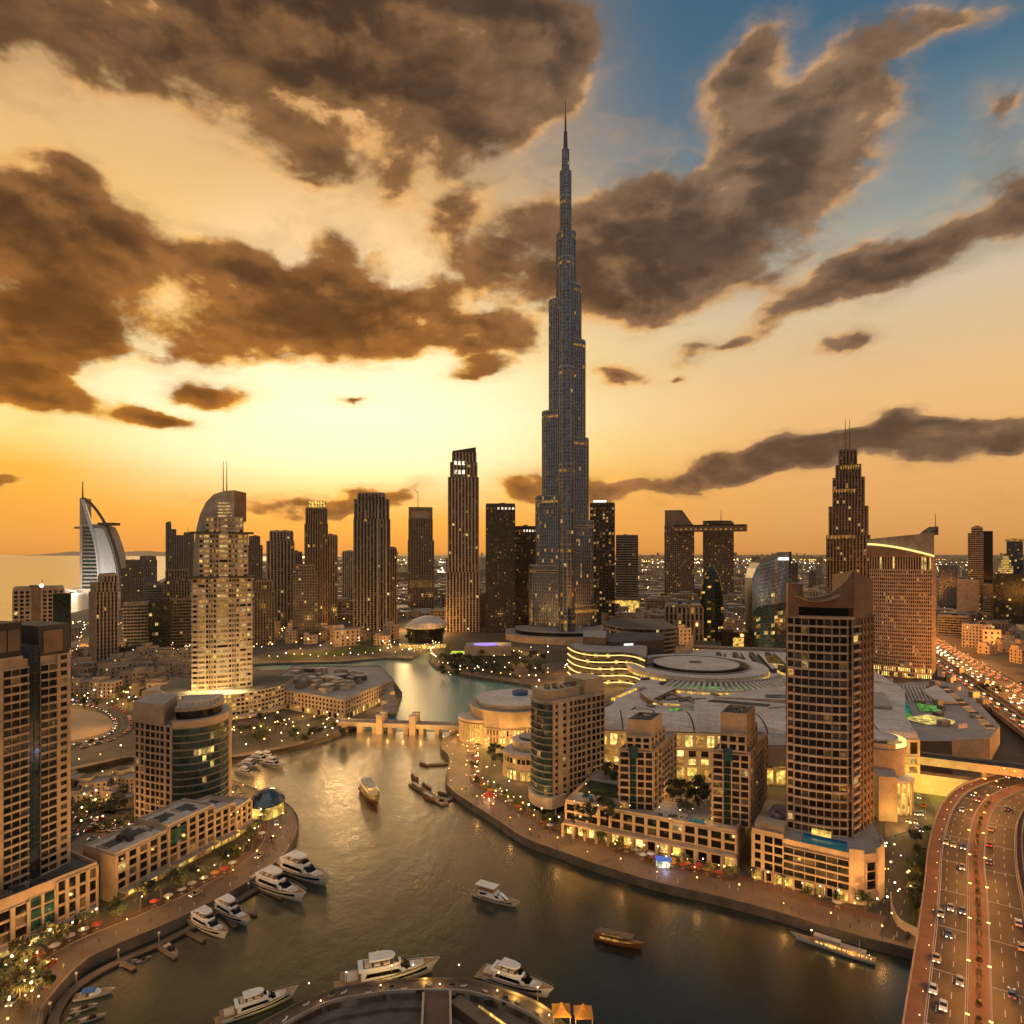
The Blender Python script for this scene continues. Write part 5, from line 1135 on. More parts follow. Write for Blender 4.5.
# right hand group
tower('bright blue clad block tower just right of the golden rimmed hotel', 1330, [(938.8, 957.3, 566)], 'glass', 'blue_glasswall', 'glass_blue', .01, bay=6)
ta, pa_, za_ = tower('slim tower, beige on its left and dark glass on its right', 1195, [(968, 983, 533), (971.5, 982.5, 528)], 'bands', 'beige', 'glass_brown', .05)
c, u, n, ca = frame_at(987.3, 1197); b = MB(); b.obox(c, u, n, -8, 8.4, -22, 2, 3, Z(531, 1195), 'glass_black'); b.build('dark_wing', ta)
b = MB(); c, u, n, ca = frame_at(968, 1185); b.obox(c, u, n, -17, 17, -20, 3, 3, Z(580, 1185), 'sandstone'); b.build('podium', ta)
tb, pb_, zb_ = tower('dark blue tower with a lit crown line at the far right', 1450, [(1006.5, 1023, 540)], 'glass', 'navy', 'glass_blue', .06)
b = MB(); c, u, n, ca = frame_at(1014.7, 1449); b.obox(c, u, n, -18, 18, .4, 1.5, zb_ - 3, zb_ + 2.6, 'lit_amber'); b.build('crown_light', tb)
tower('small tower with a glowing stepped orange top, before the dark blue tower', 1380, [(998, 1013, 566), (1001, 1011, 560), (1003, 1009, 556)], 'bands', 'sandstone', 'lit_gold', .3)
tower('broad dark green glass block at the right edge', 1100, [(993, 1040, 576)], 'glass', 'frame_dark', 'glass_green', .07, yaw=0)
tower('dark glass office with pale side, left part of the right edge blocks', 1130, [(984, 998, 585)], 'bands', 'grey_wall', 'glass_green', .05)
tower('pale concrete block beside the orange highway', 830, [(962, 992, 626)], 'punched', 'pale_wall', 'glass_brown', .04, name='office_block', cat='building')
tower('grey office block with ribbed front behind the orange highway', 900, [(982, 1008, 623)], 'fins', 'grey_wall', 'glass_brown', .05, name='office_block', cat='building')
tower('small white block with glowing windows near the right edge', 920, [(1012, 1030, 630)], 'bands', 'pale_wall', 'glass_brown', .4, name='office_block', cat='building')
tower('long dark roofed depot between the blue block and the highway', 960, [(938, 968, 617)], 'bands', 'grey_wall', 'glass_black', .08, dep=40, name='office_block', cat='building')
tower('thin grey tower peeking out behind the curved blue office', 1250, [(792, 798, 563)], 'glass', 'grey_wall', 'glass_blue', .03)
tower('distant small tower between the curved blue office and the masted tower', 1900, [(809, 816, 571)], 'bands', 'grey_wall', 'glass', .03)
tower('low dark office with glass fins, at the foot of the twin towers', 900, [(665, 703, 607), (667, 702, 606)], 'fins', 'grey_wall', 'glass_black', .10, dep=60, bay=6, fl=9, name='office_block', cat='building')
# left hand cluster
tower('beige tower with strong vertical strips and a stepped top, left of the arched hotel', 700, [(92.6, 121, 592), (94, 120, 582), (101, 120, 576)], 'fins', 'beige', 'glass_brown', .04, bay=3.6, yaw=14)
tower('green glass block framed in beige, behind the old quarter', 805, [(121.5, 149.5, 605)], 'bands', 'beige', 'glass_teal', .05, yaw=-8)
tower('grey stepped tower nearest the sail shaped hotel', 1320, [(121, 143.5, 568), (126, 140, 561)], 'grid', 'beige_dark', 'glass', .05)
tower('grey tower with a flat dark cap, right of the stepped grey tower', 1400, [(132.5, 157, 560), (140, 156, 557)], 'grid', 'grey_wall', 'glass_teal', .05)
tower('mid-rise block with a glowing yellow roof terrace', 1000, [(145.6, 164, 585)], 'bands', 'grey_wall', 'glass_teal', .06)
tower('dark green glass tower with scattered lights, behind the old quarter', 800, [(149, 170.5, 603)], 'glass', 'frame_dark', 'glass_green', .10)
tower('brown tower with a lit ledge, directly left of the arched hotel', 900, [(164, 190, 581), (166, 188, 571)], 'fins', 'beige_dark', 'glass', .06)
tower('greenish lower tower in front of the brown ledged tower', 840, [(170.5, 192, 600)], 'bands', 'beige_dark', 'glass_green', .07)
tower('pointed grey twin peaked tower on the skyline left of the arched hotel', 1550, [(166, 183.5, 535), (166, 176, 529), (166, 171, 523)], 'fins', 'grey_wall', 'glass', .03)
tl2, pl2, zl2 = tower('hazy thin tower with a small spike, left of the arched hotel', 1900, [(184, 194, 533)], 'fins', 'grey_wall', 'glass', .02); spire(tl2, 188, 1905, 533, 527, 1.2)
tower('hazy stepped tower right behind the arched hotel', 1250, [(246, 262.5, 545), (249, 260, 537)], 'grid', 'beige_dark', 'glass', .04)
tower('lower beige tower with a green glass strip, right of the arched hotel', 850, [(254.5, 274.5, 592), (256, 272, 582)], 'fins', 'beige_dark', 'glass_green', .08)
tower('tall beige tower with a flat boxed crown, behind the green strip tower', 1050, [(267, 294, 541), (270, 293, 532)], 'fins', 'beige', 'glass_brown', .05, bay=5)
tower('green glass tower with lit corner rooms, in front of the orange crowned tower', 900, [(293, 317.5, 572), (296, 314, 566)], 'grid', 'beige_dark', 'glass_teal', .10)
tower('small brown tower peeping between the boxed crown and orange crowned towers', 1150, [(293, 302, 553)], 'fins', 'beige_dark', 'glass_brown', .03)
tower('short brown annex tower between the slender and the lattice towers', 1060, [(477, 487, 595)], 'fins', 'beige_dark', 'glass_brown', .03)
ta2, pa2, za2 = tower('mid-rise beige block with a brown stripe and rooftop lamp, above the left edge tower', 560, [(13.5, 64.5, 590)], 'grid', 'beige', 'glass_black', .06, dep=26, bay=4, fl=3.6)
c, u, n, ca = frame_at(36, 559); b = MB(); b.obox(c, u, n, -3.2, 3.2, .5, 1.2, 3, Z(587, 560), 'brown_wall'); b.build('brown_stripe', ta2); b = MB(); b.obox(c, u, n, 12, 25.2, .6, 1.0, 3, Z(594, 560), 'glass_green'); b.build('glass_front', ta2)
b = MB(); b.ball((X(40, 560), 562, Z(588, 560) + 2), 1.6, 'lamp_white', 8); b.build('roof_lamp', ta2); spire(ta2, 42, 565, 590, 579, .4, name='antenna')

# ================================================================== halls, mall, low buildings, roads of the middle distance
def band_building(name, label, cat, line, depth, z0, z1, floors, wall, pane, p, lits, bd=1.2, bay=4, top='roof_grey', bh=.4, pw=.1, back=None):
    """building whose front follows a curved plan line (left to right)"""
    rt = root(name, label, cat); L = [v2(q) for q in line]
    f = Facade(wall, wall, pane, p, lits, int(L[0].x + L[0].y)); bk_ = [v2(q) for q in (back or [(L[-1].x, L[-1].y + depth), (L[0].x, L[0].y + depth)])]
    f.core(L + bk_, z0, z1, wall, top)
    for A, B in zip(L, L[1:]): f.side(A, B, z0 + .1, z1, max(1, round((B - A).length / bay)), floors, pw=pw, bh=bh, pd=.3, bd=bd)
    f.side(L[-1], bk_[0], z0 + .1, z1, max(1, round((bk_[0] - L[-1]).length / bay)), floors, pw=pw, bh=bh, pd=.3, bd=bd * .8); f.side(bk_[-1], L[0], z0 + .1, z1, max(1, round((L[0] - bk_[-1]).length / bay)), floors, pw=pw, bh=bh, pd=.3, bd=bd * .8)
    f.build(rt, 100); return rt
def lamp_at(rt, loc, e, c=(1, .55, .16), r=.5):
    l = bpy.data.lights.new('lamp', 'POINT'); l.energy = e * 4.0; l.color = c; l.shadow_soft_size = r; o = bpy.data.objects.new('lamp', l); col.objects.link(o); o.location = loc; o.parent = rt; return o

# wave fronted hotel with bright bands
wl = smooth_line([Vector((X(a, d), d)) for a, d in ((569, 650), (576, 622), (590, 604), (606, 600), (622, 602), (636, 592), (646, 572))], 4)
wh = band_building('wave_hotel', 'hotel with a wave shaped front of five bright glowing floor bands', 'hotel', [(p.x, p.y) for p in wl], 40, 3, 34, 5, 'dark_wall', 'glass_black', .45, ['lit_gold', 'lit_amber', 'lit_dim'], .8, 5, back=[(135, 640), (90, 690)])
for k in range(5):
    b = MB(); zz = 5.5 + k * 6.3; e = [Vector((p.x, p.y, zz + .9)) for p in offset_line(wl, -1.9)]; i_ = [Vector((p.x, p.y, zz + .9)) for p in offset_line(wl, -.9)]
    for q in range(len(e) - 1): b.hexa([(*e[q].xy, zz), (*e[q + 1].xy, zz), (*i_[q + 1].xy, zz), (*i_[q].xy, zz), tuple(e[q]), tuple(e[q + 1]), tuple(i_[q + 1]), tuple(i_[q])], 'strip_gold')
    b.build('light_band', wh)
for px in (578, 600, 622, 638): lamp_at(wh, (X(px, 588), 586, 6), 5000)
hb = root('exhibition_hall', 'dark low hall with a small white sign on its wall, behind the wave fronted hotel', 'building')
b = MB(); b.prism([(X(586, 655), 655), (X(612, 640), 640), (X(664, 655), 655), (X(664, 700), 700), (X(586, 720), 720)], 3, 38, 'dark_wall', 'roof_dark'); b.build('wall', hb)
b = MB(); b.prism([(X(583, 652), 652), (X(606, 640), 640), (X(606, 700), 700), (X(583, 700), 700)], 3, 42, 'brown_wall', 'roof_grey'); b.build('drum', hb)
b = MB(); A, B = v2((X(612, 640), 640)), v2((X(664, 655), 655)); u = (B - A).normalized(); b.obox(A, u, Vector((u.y, -u.x)), 13, 23, .05, .5, 32.5, 35.8, 'sign_white'); b.build('sign', hb)
cl = arc(X(640, 800), 800, 45, 62, 178, 318, 14)
band_building('banded_office', 'dark curved office with thin stacked balcony bands, right of the supertall base', 'building', cl, 30, 3, 39, 7, 'grey_wall', 'glass_black', .05, LITS, 1.4, 4, back=[(X(660, 850), 850), (X(615, 850), 850)], top='roof_dark')
ws_ = root('lit_screen_wall', 'tall folded wall panel floodlit in gold, beside the round mall roof', 'wall'); b = MB()
wp_ = [(664, 660, 3, 662), (676, 645, 3, 652), (684, 660, 3, 648), (692, 690, 3, 636), (693, 720, 3, 634)]
for (a, d0, z0, ya), (c_, d1, z1, yb) in zip(wp_, wp_[1:]): b.hexa([(X(a, d0), d0, 3), (X(c_, d1), d1, 3), (X(c_, d1) + 1, d1 + 2, 3), (X(a, d0) + 1, d0 + 2, 3), (X(a, d0), d0, Z(ya, d0)), (X(c_, d1), d1, Z(yb, d1)), (X(c_, d1) + 1, d1 + 2, Z(yb, d1)), (X(a, d0) + 1, d0 + 2, Z(ya, d0))], 'beige')
b.build('panel', ws_); lamp_at(ws_, (X(680, 630), 628, 8), 16000, (1, .68, .25)); lamp_at(ws_, (X(690, 655), 650, 12), 14000, (1, .68, .25))
# boat shaped performance hall
oh = root('opera_hall', 'boat shaped dark hall with a pale curved roof, at the far end of the lake', 'theatre'); cx, cy_ = X(424, 845), 860
b = MB(); b.loft([[(p[0], p[1], z) for p in arc(cx, cy_, 26 * k, 30 * k, 0, 345, 24)] for z, k in ((3, .86), (12, .9), (27, 1.0))], 'glass_black'); b.build('wall', oh)
b = MB(); b.loft([[(p[0] + (3 if z > 30 else 0), p[1], z + (4 * math.cos((p[0] - cx) / 18)) * (k < 1.0)) for p in arc(cx, cy_, 27 * k, 31 * k, 0, 345, 24)] for z, k in ((27, 1.0), (29, 1.03), (31, .98), (35, .7), (37, .35), (37.5, .05))], 'roof_pale'); b.build('roof', oh)
b = MB(); b.prism(arc(cx, cy_ - 24, 30, 14, 180, 360, 16), 3, 8, 'lit_gold', 'roof_grey'); b.build('foyer', oh)
for k in range(15): 
    p = arc(cx, cy_ - 24, 30.3, 14.3, 182, 358, 14)[k]; b = MB(); b.tube((*p, 3), (*p, 8.2), .45, 'sandstone'); b.build('column', oh)
lamp_at(oh, (cx, cy_ - 44, 6), 7000)

# golden round hall by the lake, with a lower wing and a smaller two tier drum
def round_halls():
    rt = root('round_hall', 'large round hall with floodlit golden wall and pale disc roof, by the lake and bridge', 'hall'); c = (X(513, 436), 438)
    f = Facade('sandstone', 'sandstone', 'glass_brown', .5, ['lit_shop', 'lit_gold'], 3); pts = [v2(p) for p in arc(*c, 29, 29, 180, 540, 40)]
    f.core(pts[:-1], 3, 25, 'sandstone', 'roof_pale')
    for A, B in zip(pts, pts[1:]):
        if facing(A, B): f.side(A, B, 5, 15, 2, 2, pw=.5, bh=.35, pd=.4, bd=.1, p=.6)
    f.build(rt)
    b = MB(); b.prism(arc(*c, 29.6, 29.6, 0, 352, 44), 24.9, 26.3, 'sandstone', 'roof_grey'); b.build('cornice', rt)
    b = MB(); b.prism(arc(c[0] + 1, c[1], 26, 26, 0, 352, 44), 26.3, 29.3, 'steel', 'roof_pale'); b.build('roof_disc', rt)
    b = MB(); b.prism(arc(c[0] + 5, c[1] + 8, 5.5, 5.5, 0, 340, 18), 29.3, 31.8, 'blue_glasswall', 'navy'); b.build('roof_drum', rt)
    w = (c[0] - 21, c[1] - 8); pw2 = [v2(p) for p in arc(*w, 14.5, 13, 150, 330, 16)]; g = Facade('sandstone', 'sandstone', 'lit_gold', 0, seed=4); g.core(pw2 + [v2((c[0] - 8, c[1]))], 3, 19, 'sandstone', 'roof_pale')
    for A, B in zip(pw2, pw2[1:]): g.side(A, B, 4, 16.5, 2, 1, pw=.42, bh=.06, pd=.8, bd=.9)
    g.build(rt, 40, 'wing_wall')
    b = MB(); b.prism(arc(*w, 15.8, 14.3, 150, 330, 20) + [(c[0] - 8, c[1])], 17.6, 19.2, 'sandstone', 'roof_pale'); b.build('wing_roof', rt)
    for a in (195, 225, 250, 275, 300): p = arc(*c, 32.5, 32.5, a, a + 1, 1)[0]; lamp_at(rt, (*p, 6), 9000, (1, .52, .11))
    for a in (190, 235, 280): p = arc(*w, 18, 17, a, a + 1, 1)[0]; lamp_at(rt, (*p, 5), 6000, (1, .56, .13))
    rd = root('drum_building', 'smaller two tier round building with pale ring roof, tucked behind the teal cornered tower', 'building'); c = (X(530, 362), 364)
    pd_ = [v2(p) for p in arc(*c, 15, 14, 170, 350, 18)]; g = Facade('sandstone', 'sandstone', 'glass_black', .35, ['lit_gold', 'lit_shop'], 5); g.core(pd_ + [v2((c[0] + 10, c[1] + 12)), v2((c[0] - 10, c[1] + 12))], 3, 17, 'sandstone', 'roof_pale')
    for A, B in zip(pd_, pd_[1:]): g.side(A, B, 3.2, 8.6, 1, 1, pw=.3, bh=.1, pd=.5, bd=.3, p=.9); g.side(A, B, 12, 15.4, 1, 1, pw=.25, bh=.2, pd=.3, bd=.2, p=.15)
    g.build(rd, 36); b = MB(); b.prism(arc(c[0] + 1, c[1] + 2, 11, 10, 0, 345, 24), 17, 22.5, 'steel', 'roof_pale'); b.build('upper_tier', rd)
    b = MB(); b.prism(arc(c[0] + 1, c[1] + 2, 7, 6.5, 0, 345, 20), 22.5, 24, 'roof_dark', 'roof_grey'); b.build('roof_well', rd)
    for a in (200, 250): p = arc(*c, 18, 17, a, a + 1, 1)[0]; lamp_at(rd, (*p, 6), 1500)
round_halls()

# shopping mall: big low roofs, a round disc, skylights and a tall lit front
def mall():
    rt = root('shopping_mall', 'huge shopping mall with pale roofs, round roof disc, green skylights and golden lit front', 'mall')
    hall = [(42, 356), (215, 338), (222, 372), (44, 390)]
    f = Facade('sandstone', 'beige', 'lit_gold', .35, ['lit_shop', 'lit_amber', 'glass_brown'], 9); f.core(hall, 3, 30.5, 'sandstone', 'roof_grey')
    A, B = v2(hall[0]), v2(hall[1]); f.side(A, B, 3.2, 12, 26, 1, pw=.25, bh=.16, pd=.6, bd=.9); f.side(A, B, 12, 21, 26, 2, pw=.4, bh=.25, pd=.9, bd=1.2, p=.85); f.side(A, B, 21, 30, 30, 1, pw=.35, bh=.3, pd=.7, bd=.8, p=.85); f.side(B, v2(hall[2]), 3.2, 30, 5, 3, pw=.4, bh=.3)
    f.build(rt, 100)
    u = (B - A).normalized(); n = Vector((u.y, -u.x)); Lh = (B - A).length
    for k in range(9):
        a0 = Lh * (k + .02) / 9; a1 = Lh * (k + .98) / 9; b = MB(); rings = []
        for t_ in range(7): an = math.pi * t_ / 6; rings.append([(A.x + u.x * a + n.x * (-17 + 17.5 * math.cos(an)), A.y + u.y * a + n.y * (-17 + 17.5 * math.cos(an)), 30.5 + 5.5 * math.sin(an)) for a in (a0, a1)])
        for p, q in zip(rings, rings[1:]): b.face([p[0], p[1], q[1], q[0]], 'roof_pale')
        b.build('vault_roof', rt)
    g = lambda px, py, z: xy(P(px, py, z))
    z = 20; base = [(46, 376), g(596, 722, z), g(620, 695, z), g(640, 680, z), g(642, 668, z), g(664, 655, z), g(690, 650, z), g(780, 648, z), g(850, 655, z), g(905, 690, z), g(905, 735, z), (221, 362)]
    b = MB(); b.prism(base, 3, z, 'beige_dark', 'roof_pale'); b.build('main_roof', rt)
    c = (168, 585)
    def ringp(name, r0, r1, z0, z1, m, a0=0, a1=360, nseg=64, top=None):
        b = MB(); N = nseg; o_ = arc(*c, r1, r1, a0, a1, N); i_ = arc(*c, r0, r0, a0, a1, N)
        for k in range(N): b.hexa([(*o_[k], z0), (*o_[k + 1], z0), (*i_[k + 1], z0), (*i_[k], z0), (*o_[k], z1), (*o_[k + 1], z1), (*i_[k + 1], z1), (*i_[k], z1)], m)
        return b.build(name, rt)
    ringp('ring_roof', 47, 62, z, 25, 'roof_pale'); ringp('ring_moat', 39, 47, z, 20.6, 'roof_dark'); ringp('ring_kerb', 46.5, 47.5, 25, 26.2, 'concrete')
    b = MB(); b.prism(arc(*c, 38, 38, 0, 354, 60), z, 27, 'dark_steel', 'roof_pale'); b.build('roof_disc', rt); b = MB(); b.prism(arc(c[0], c[1] + 2, 6, 5, 0, 340, 18), 27, 27.6, 'roof_grey', 'roof_dark'); b.build('roof_hatch', rt)
    ringp('ring_window', 38.01, 38.3, 22, 25.5, 'glass_black')
    ringp('glow_ring', 62.05, 62.9, z, 21.6, 'lit_gold', -165, -15); ringp('glow_ring', 99.1, 99.8, z, 21.4, 'lit_gold', -120, -45)
    for q0, q1 in (((612, 700), (640, 688)), ((694, 723), (722, 726)), ((730, 726), (768, 730)), ((770, 668), (786, 676)), ((650, 704), (680, 706))):
        A_, B_ = [Vector((*g(*q, 20), 20)) for q in (q0, q1)]; b = MB(); ribbon(b, offset_line([Vector((*A_.xy, 21)), Vector((*B_.xy, 21))], .9), offset_line([Vector((*A_.xy, 21)), Vector((*B_.xy, 21))], -.9), 'lit_gold', z0=19); b.build('light_strip', rt)
    # crescent of green lit skylight slats
    for k in range(26):
        a = -122 + k * 3.05; b = MB(); o_ = arc(*c, 96, 96, a, a + 1.35, 1); i_ = arc(*c, 76, 76, a + 2.2, a + 3.5, 1)
        b.hexa([(*o_[0], z), (*o_[1], z), (*i_[1], z), (*i_[0], z), (*o_[0], 22.2), (*o_[1], 22.2), (*i_[1], 24.6), (*i_[0], 24.6)], 'roof_pale'); b.build('skylight_slat', rt)
    ringp('skylight_glass', 76, 96, z, 21.2, 'lit_green', -122, -42, 40); ringp('skylight_kerb', 96, 99, z, 23, 'roof_pale', -124, -40, 40); ringp('skylight_kerb', 73, 76, z, 25, 'concrete', -124, -40, 40); ringp('garden_strip', 66, 72.5, z, 20.8, 'planting', -130, -60, 30)
    def slab(name, pts, z0, z1, m, top): b = MB(); b.prism(pts, z0, z1, m, top); return b.build(name, rt)
    slab('roof_panel', [g(586, 716, 24), g(618, 702, 24), g(636, 706, 24), g(610, 724, 24)], z, 24, 'brown_wall', 'roof_pale'); slab('roof_panel', [g(588, 727, 24), g(606, 727, 24), g(618, 718, 24), g(600, 716, 24)][::1], z, 23, 'brown_wall', 'roof_grey')
    slab('roof_panel', [g(640, 692, 24), g(656, 684, 24), g(676, 688, 24), g(650, 700, 24)], z, 24, 'brown_wall', 'roof_pale'); slab('roof_panel', [g(694, 722, 25), g(694, 700, 25), g(712, 697, 25), g(790, 704, 25), g(790, 722, 25), g(768, 724, 25)], z, 25, 'beige', 'roof_pale')
    slab('roof_panel', [g(714, 697, 26), g(768, 687, 26), g(792, 690, 26), g(792, 700, 26)], z, 26, 'beige', 'roof_pale'); slab('roof_panel', [g(768, 745, 31), g(768, 722, 31), g(792, 715, 31), g(792, 745, 31)], z, 31, 'grey_wall', 'roof_grey')
    slab('roof_gutter', [g(708, 701, 25.5), g(712, 699.5, 25.5), g(770, 704, 25.5), g(768, 706, 25.5)], 25, 25.6, 'roof_dark', 'roof_dark'); slab('skylight', [g(765, 694.5, 26.3), g(790, 694.5, 26.3), g(790, 698, 26.3), g(766, 697.5, 26.3)], 26, 26.4, 'roof_dark', 'glass_green')
    b = MB(); b.prism([g(680, 721, 23), g(688, 710, 23), g(722, 713, 23), g(722, 720, 23), g(700, 719, 23)], z, 22.4, 'steel', 'lit_green'); b.build('atrium_skylight', rt)
    b = MB(); b.prism([g(664, 716, 23), g(670, 708, 23), g(680, 708, 23), g(672, 720, 23)], z, 22.8, 'steel', 'lit_green'); b.build('atrium_skylight', rt)
    A, B, C, D = [Vector(g(*q, 24)) for q in ((618, 742), (668, 712), (640, 706), (600, 735))]
    for k in range(14):
        s0, s1 = k / 14, (k + .55) / 14; b = MB(); q = [A + (B - A) * s0, A + (B - A) * s1, D + (C - D) * s1, D + (C - D) * s0]; b.prism([xy(p) for p in q], z, 25, 'roof_pale'); b.build('roof_rib', rt)
    b = MB(); b.prism([xy(p) for p in (A, B, C, D)], z, 23.4, 'roof_dark', 'glass_brown'); b.build('barrel_skylight', rt)
    for k in range(8):
        a, c_ = 716 + k * 8.2, 724 + k * 9.6; b = MB(); b.prism([g(c_, 668.5, 24), g(c_ + 5, 668.5, 24), g(a + 4.2, 652, 24), g(a, 652, 24)], z, 24, 'roof_dark', 'roof_pale' if k % 2 else 'roof_dark'); b.build('striped_skylight', rt)
    b = MB(); b.prism([g(768, 662, 25), g(784, 664, 25), g(776, 654, 25), g(764, 655, 25)], z, 24.4, 'lit_yellow', 'lit_dim'); b.build('light_well', rt)
    # right wing: sheds and green lit skylights
    z = 17; slab('right_roof', [g(876, 755, z), g(872, 684, z), g(940, 681, z), g(962, 684, z), g(1000, 726, z), g(990, 738, z), g(930, 742, z)], 3, z, 'grey_wall', 'roof_grey')
    slab('shed', [g(888, 735, 26), g(917, 738, 26), g(908, 718, 26), g(884, 716, 26)], 3, 26, 'grey_wall', 'roof_pale'); slab('shed', [g(921, 741, 23), g(952, 741, 23), g(948, 732, 23), g(921, 732, 23)], 3, 23, 'dark_wall', 'roof_grey'); slab('shed', [g(874, 706, 22), g(892, 707, 22), g(884, 692, 22), g(872, 692, 22)], z, 22, 'grey_wall', 'roof_grey')
    slab('shed', [g(922, 690, 20), g(938, 701, 20), g(958, 701, 20), g(936, 684, 20)], z, 19.5, 'grey_wall', 'roof_pale')
    for pts, m in (([(880, 690), (886, 683), (896, 684), (902, 700), (912, 716), (904, 718), (896, 704)], 'lit_green'), ([(914, 698), (922, 704), (944, 706), (942, 711), (920, 711)], 'lit_green'), ([(903, 718), (928, 714), (954, 720), (956, 724), (925, 724)], 'lit_yellow'), ([(898, 700), (904, 698), (912, 712), (906, 714)], 'lit_teal')):
        b = MB(); b.prism([g(a, c_, z + 1) for a, c_ in pts][::(1 if sum((g(*pts[i], z)[0] * g(*pts[(i + 1) % len(pts)], z)[1] - g(*pts[(i + 1) % len(pts)], z)[0] * g(*pts[i], z)[1]) for i in range(len(pts))) > 0 else -1)], z, z + .8, 'steel', m); b.build('skylight', rt)
    for k in range(10):
        y = 686 + k * 4.3
        for j, (x0, w_) in enumerate(((927 + k * 5.0, 11), (941 + k * 5.0, 9))):
            if j == 0 and 3 < k: continue
            b = MB(); b.prism([g(x0, y + 2.7, z + 1), g(x0 + w_, y + 2.7, z + 1), g(x0 + w_ - 2.5, y, z + 1), g(x0 - 2.5, y, z + 1)], z, z + 1, 'pale_wall', 'roof_dark' if (k + j) % 3 else 'glass_black'); b.build('roof_bay', rt)
    for k in range(12):
        a_ = 884 + k * 3.6; b = MB(); b.prism([g(a_ + 7.4, 701, z + 1.2), g(a_ + 8.6, 701, z + 1.2), g(a_ + 1.2, 685, z + 1.2), g(a_, 685, z + 1.2)], z, z + 1.3, 'roof_pale'); b.build('roof_rib', rt)
    for px, e in ((600, 3500), (640, 2500), (690, 4000), (735, 2500), (780, 4000)): lamp_at(rt, (X(px, 340), 336, 7), e, (1, .6, .16))
    r = random.Random(14)
    for k in range(70):
        px, py = r.uniform(640, 985), r.uniform(655, 735); zz = 20.3 if px < 870 else 17.3; p = P(px, py, zz)
        if (p - Vector((168, 585, zz))).length < 66 or (px > 795 and px < 876): continue
        w, d, h = r.uniform(2, 8), r.uniform(2, 6), r.uniform(1, 4.5); b = MB(); b.prism(rect(p.x, p.y, w, d, 17), zz - .5, zz + h, r.choice(('steel', 'roof_dark', 'roof_pale', 'grey_wall')), 'roof_grey'); b.build('roof_unit', rt)
    for k in range(10):
        p = P(r.uniform(650, 790), r.uniform(690, 728), 25.2); b = MB(); b.prism(rect(p.x, p.y, r.uniform(14, 40), .8, r.choice((17, 107))), 24, 25.8, 'steel'); b.build('duct', rt)
mall()
# golden rotunda and porch behind the wide brown tower
ro = root('mall_rotunda', 'golden rotunda with ring cornice and columned porch, right of the wide brown tower', 'building'); c = (X(881, 318), 322)
b = MB(); b.prism(arc(*c, 12.4, 12.4, 0, 350, 36), 3, 33, 'sandstone', 'roof_grey'); b.build('drum', ro); b = MB(); b.prism(arc(*c, 9.5, 9.5, 0, 350, 30), 33, 37, 'steel', 'roof_pale'); b.build('roof_drum', ro)
b = MB(); o_, i_ = arc(*c, 13, 13, 0, 360, 40), arc(*c, 12.1, 12.1, 0, 360, 40)
for k in range(40): b.hexa([(*o_[k], 34), (*o_[k + 1], 34), (*i_[k + 1], 34), (*i_[k], 34), (*o_[k], 36), (*o_[k + 1], 36), (*i_[k + 1], 36), (*i_[k], 36)], 'strip_gold' if -60 < 9 * k - 330 < 40 or k < 6 else 'sandstone')
b.build('cornice', ro)
b = MB(); b.prism([(172, 300), (179.5, 298), (186, 312), (176, 316)], 3, 24, 'sandstone', 'roof_grey'); b.build('wing', ro)
c2 = (X(896, 312), 313); b = MB(); b.prism(arc(*c2, 8.2, 8.2, 0, 345, 24), 18.5, 20, 'roof_grey', 'roof_pale', True); b.build('porch_roof', ro); b = MB(); b.prism(arc(*c2, 6.2, 6.2, 0, 345, 24), 3, 18.5, 'lit_gold', 'roof_grey'); b.build('porch_glazing', ro)
for k in range(12): p = arc(*c2, 7.4, 7.4, 150, 390, 11)[k]; b = MB(); b.tube((*p, 3), (*p, 18.5), .42, 'sandstone'); b.build('column', ro)
for p, e in (((198, 303, 6), 1500), ((186, 301, 8), 2200), ((199, 318, 22), 1800), ((176, 290, 6), 1400)): lamp_at(ro, p, e, (1, .58, .14))

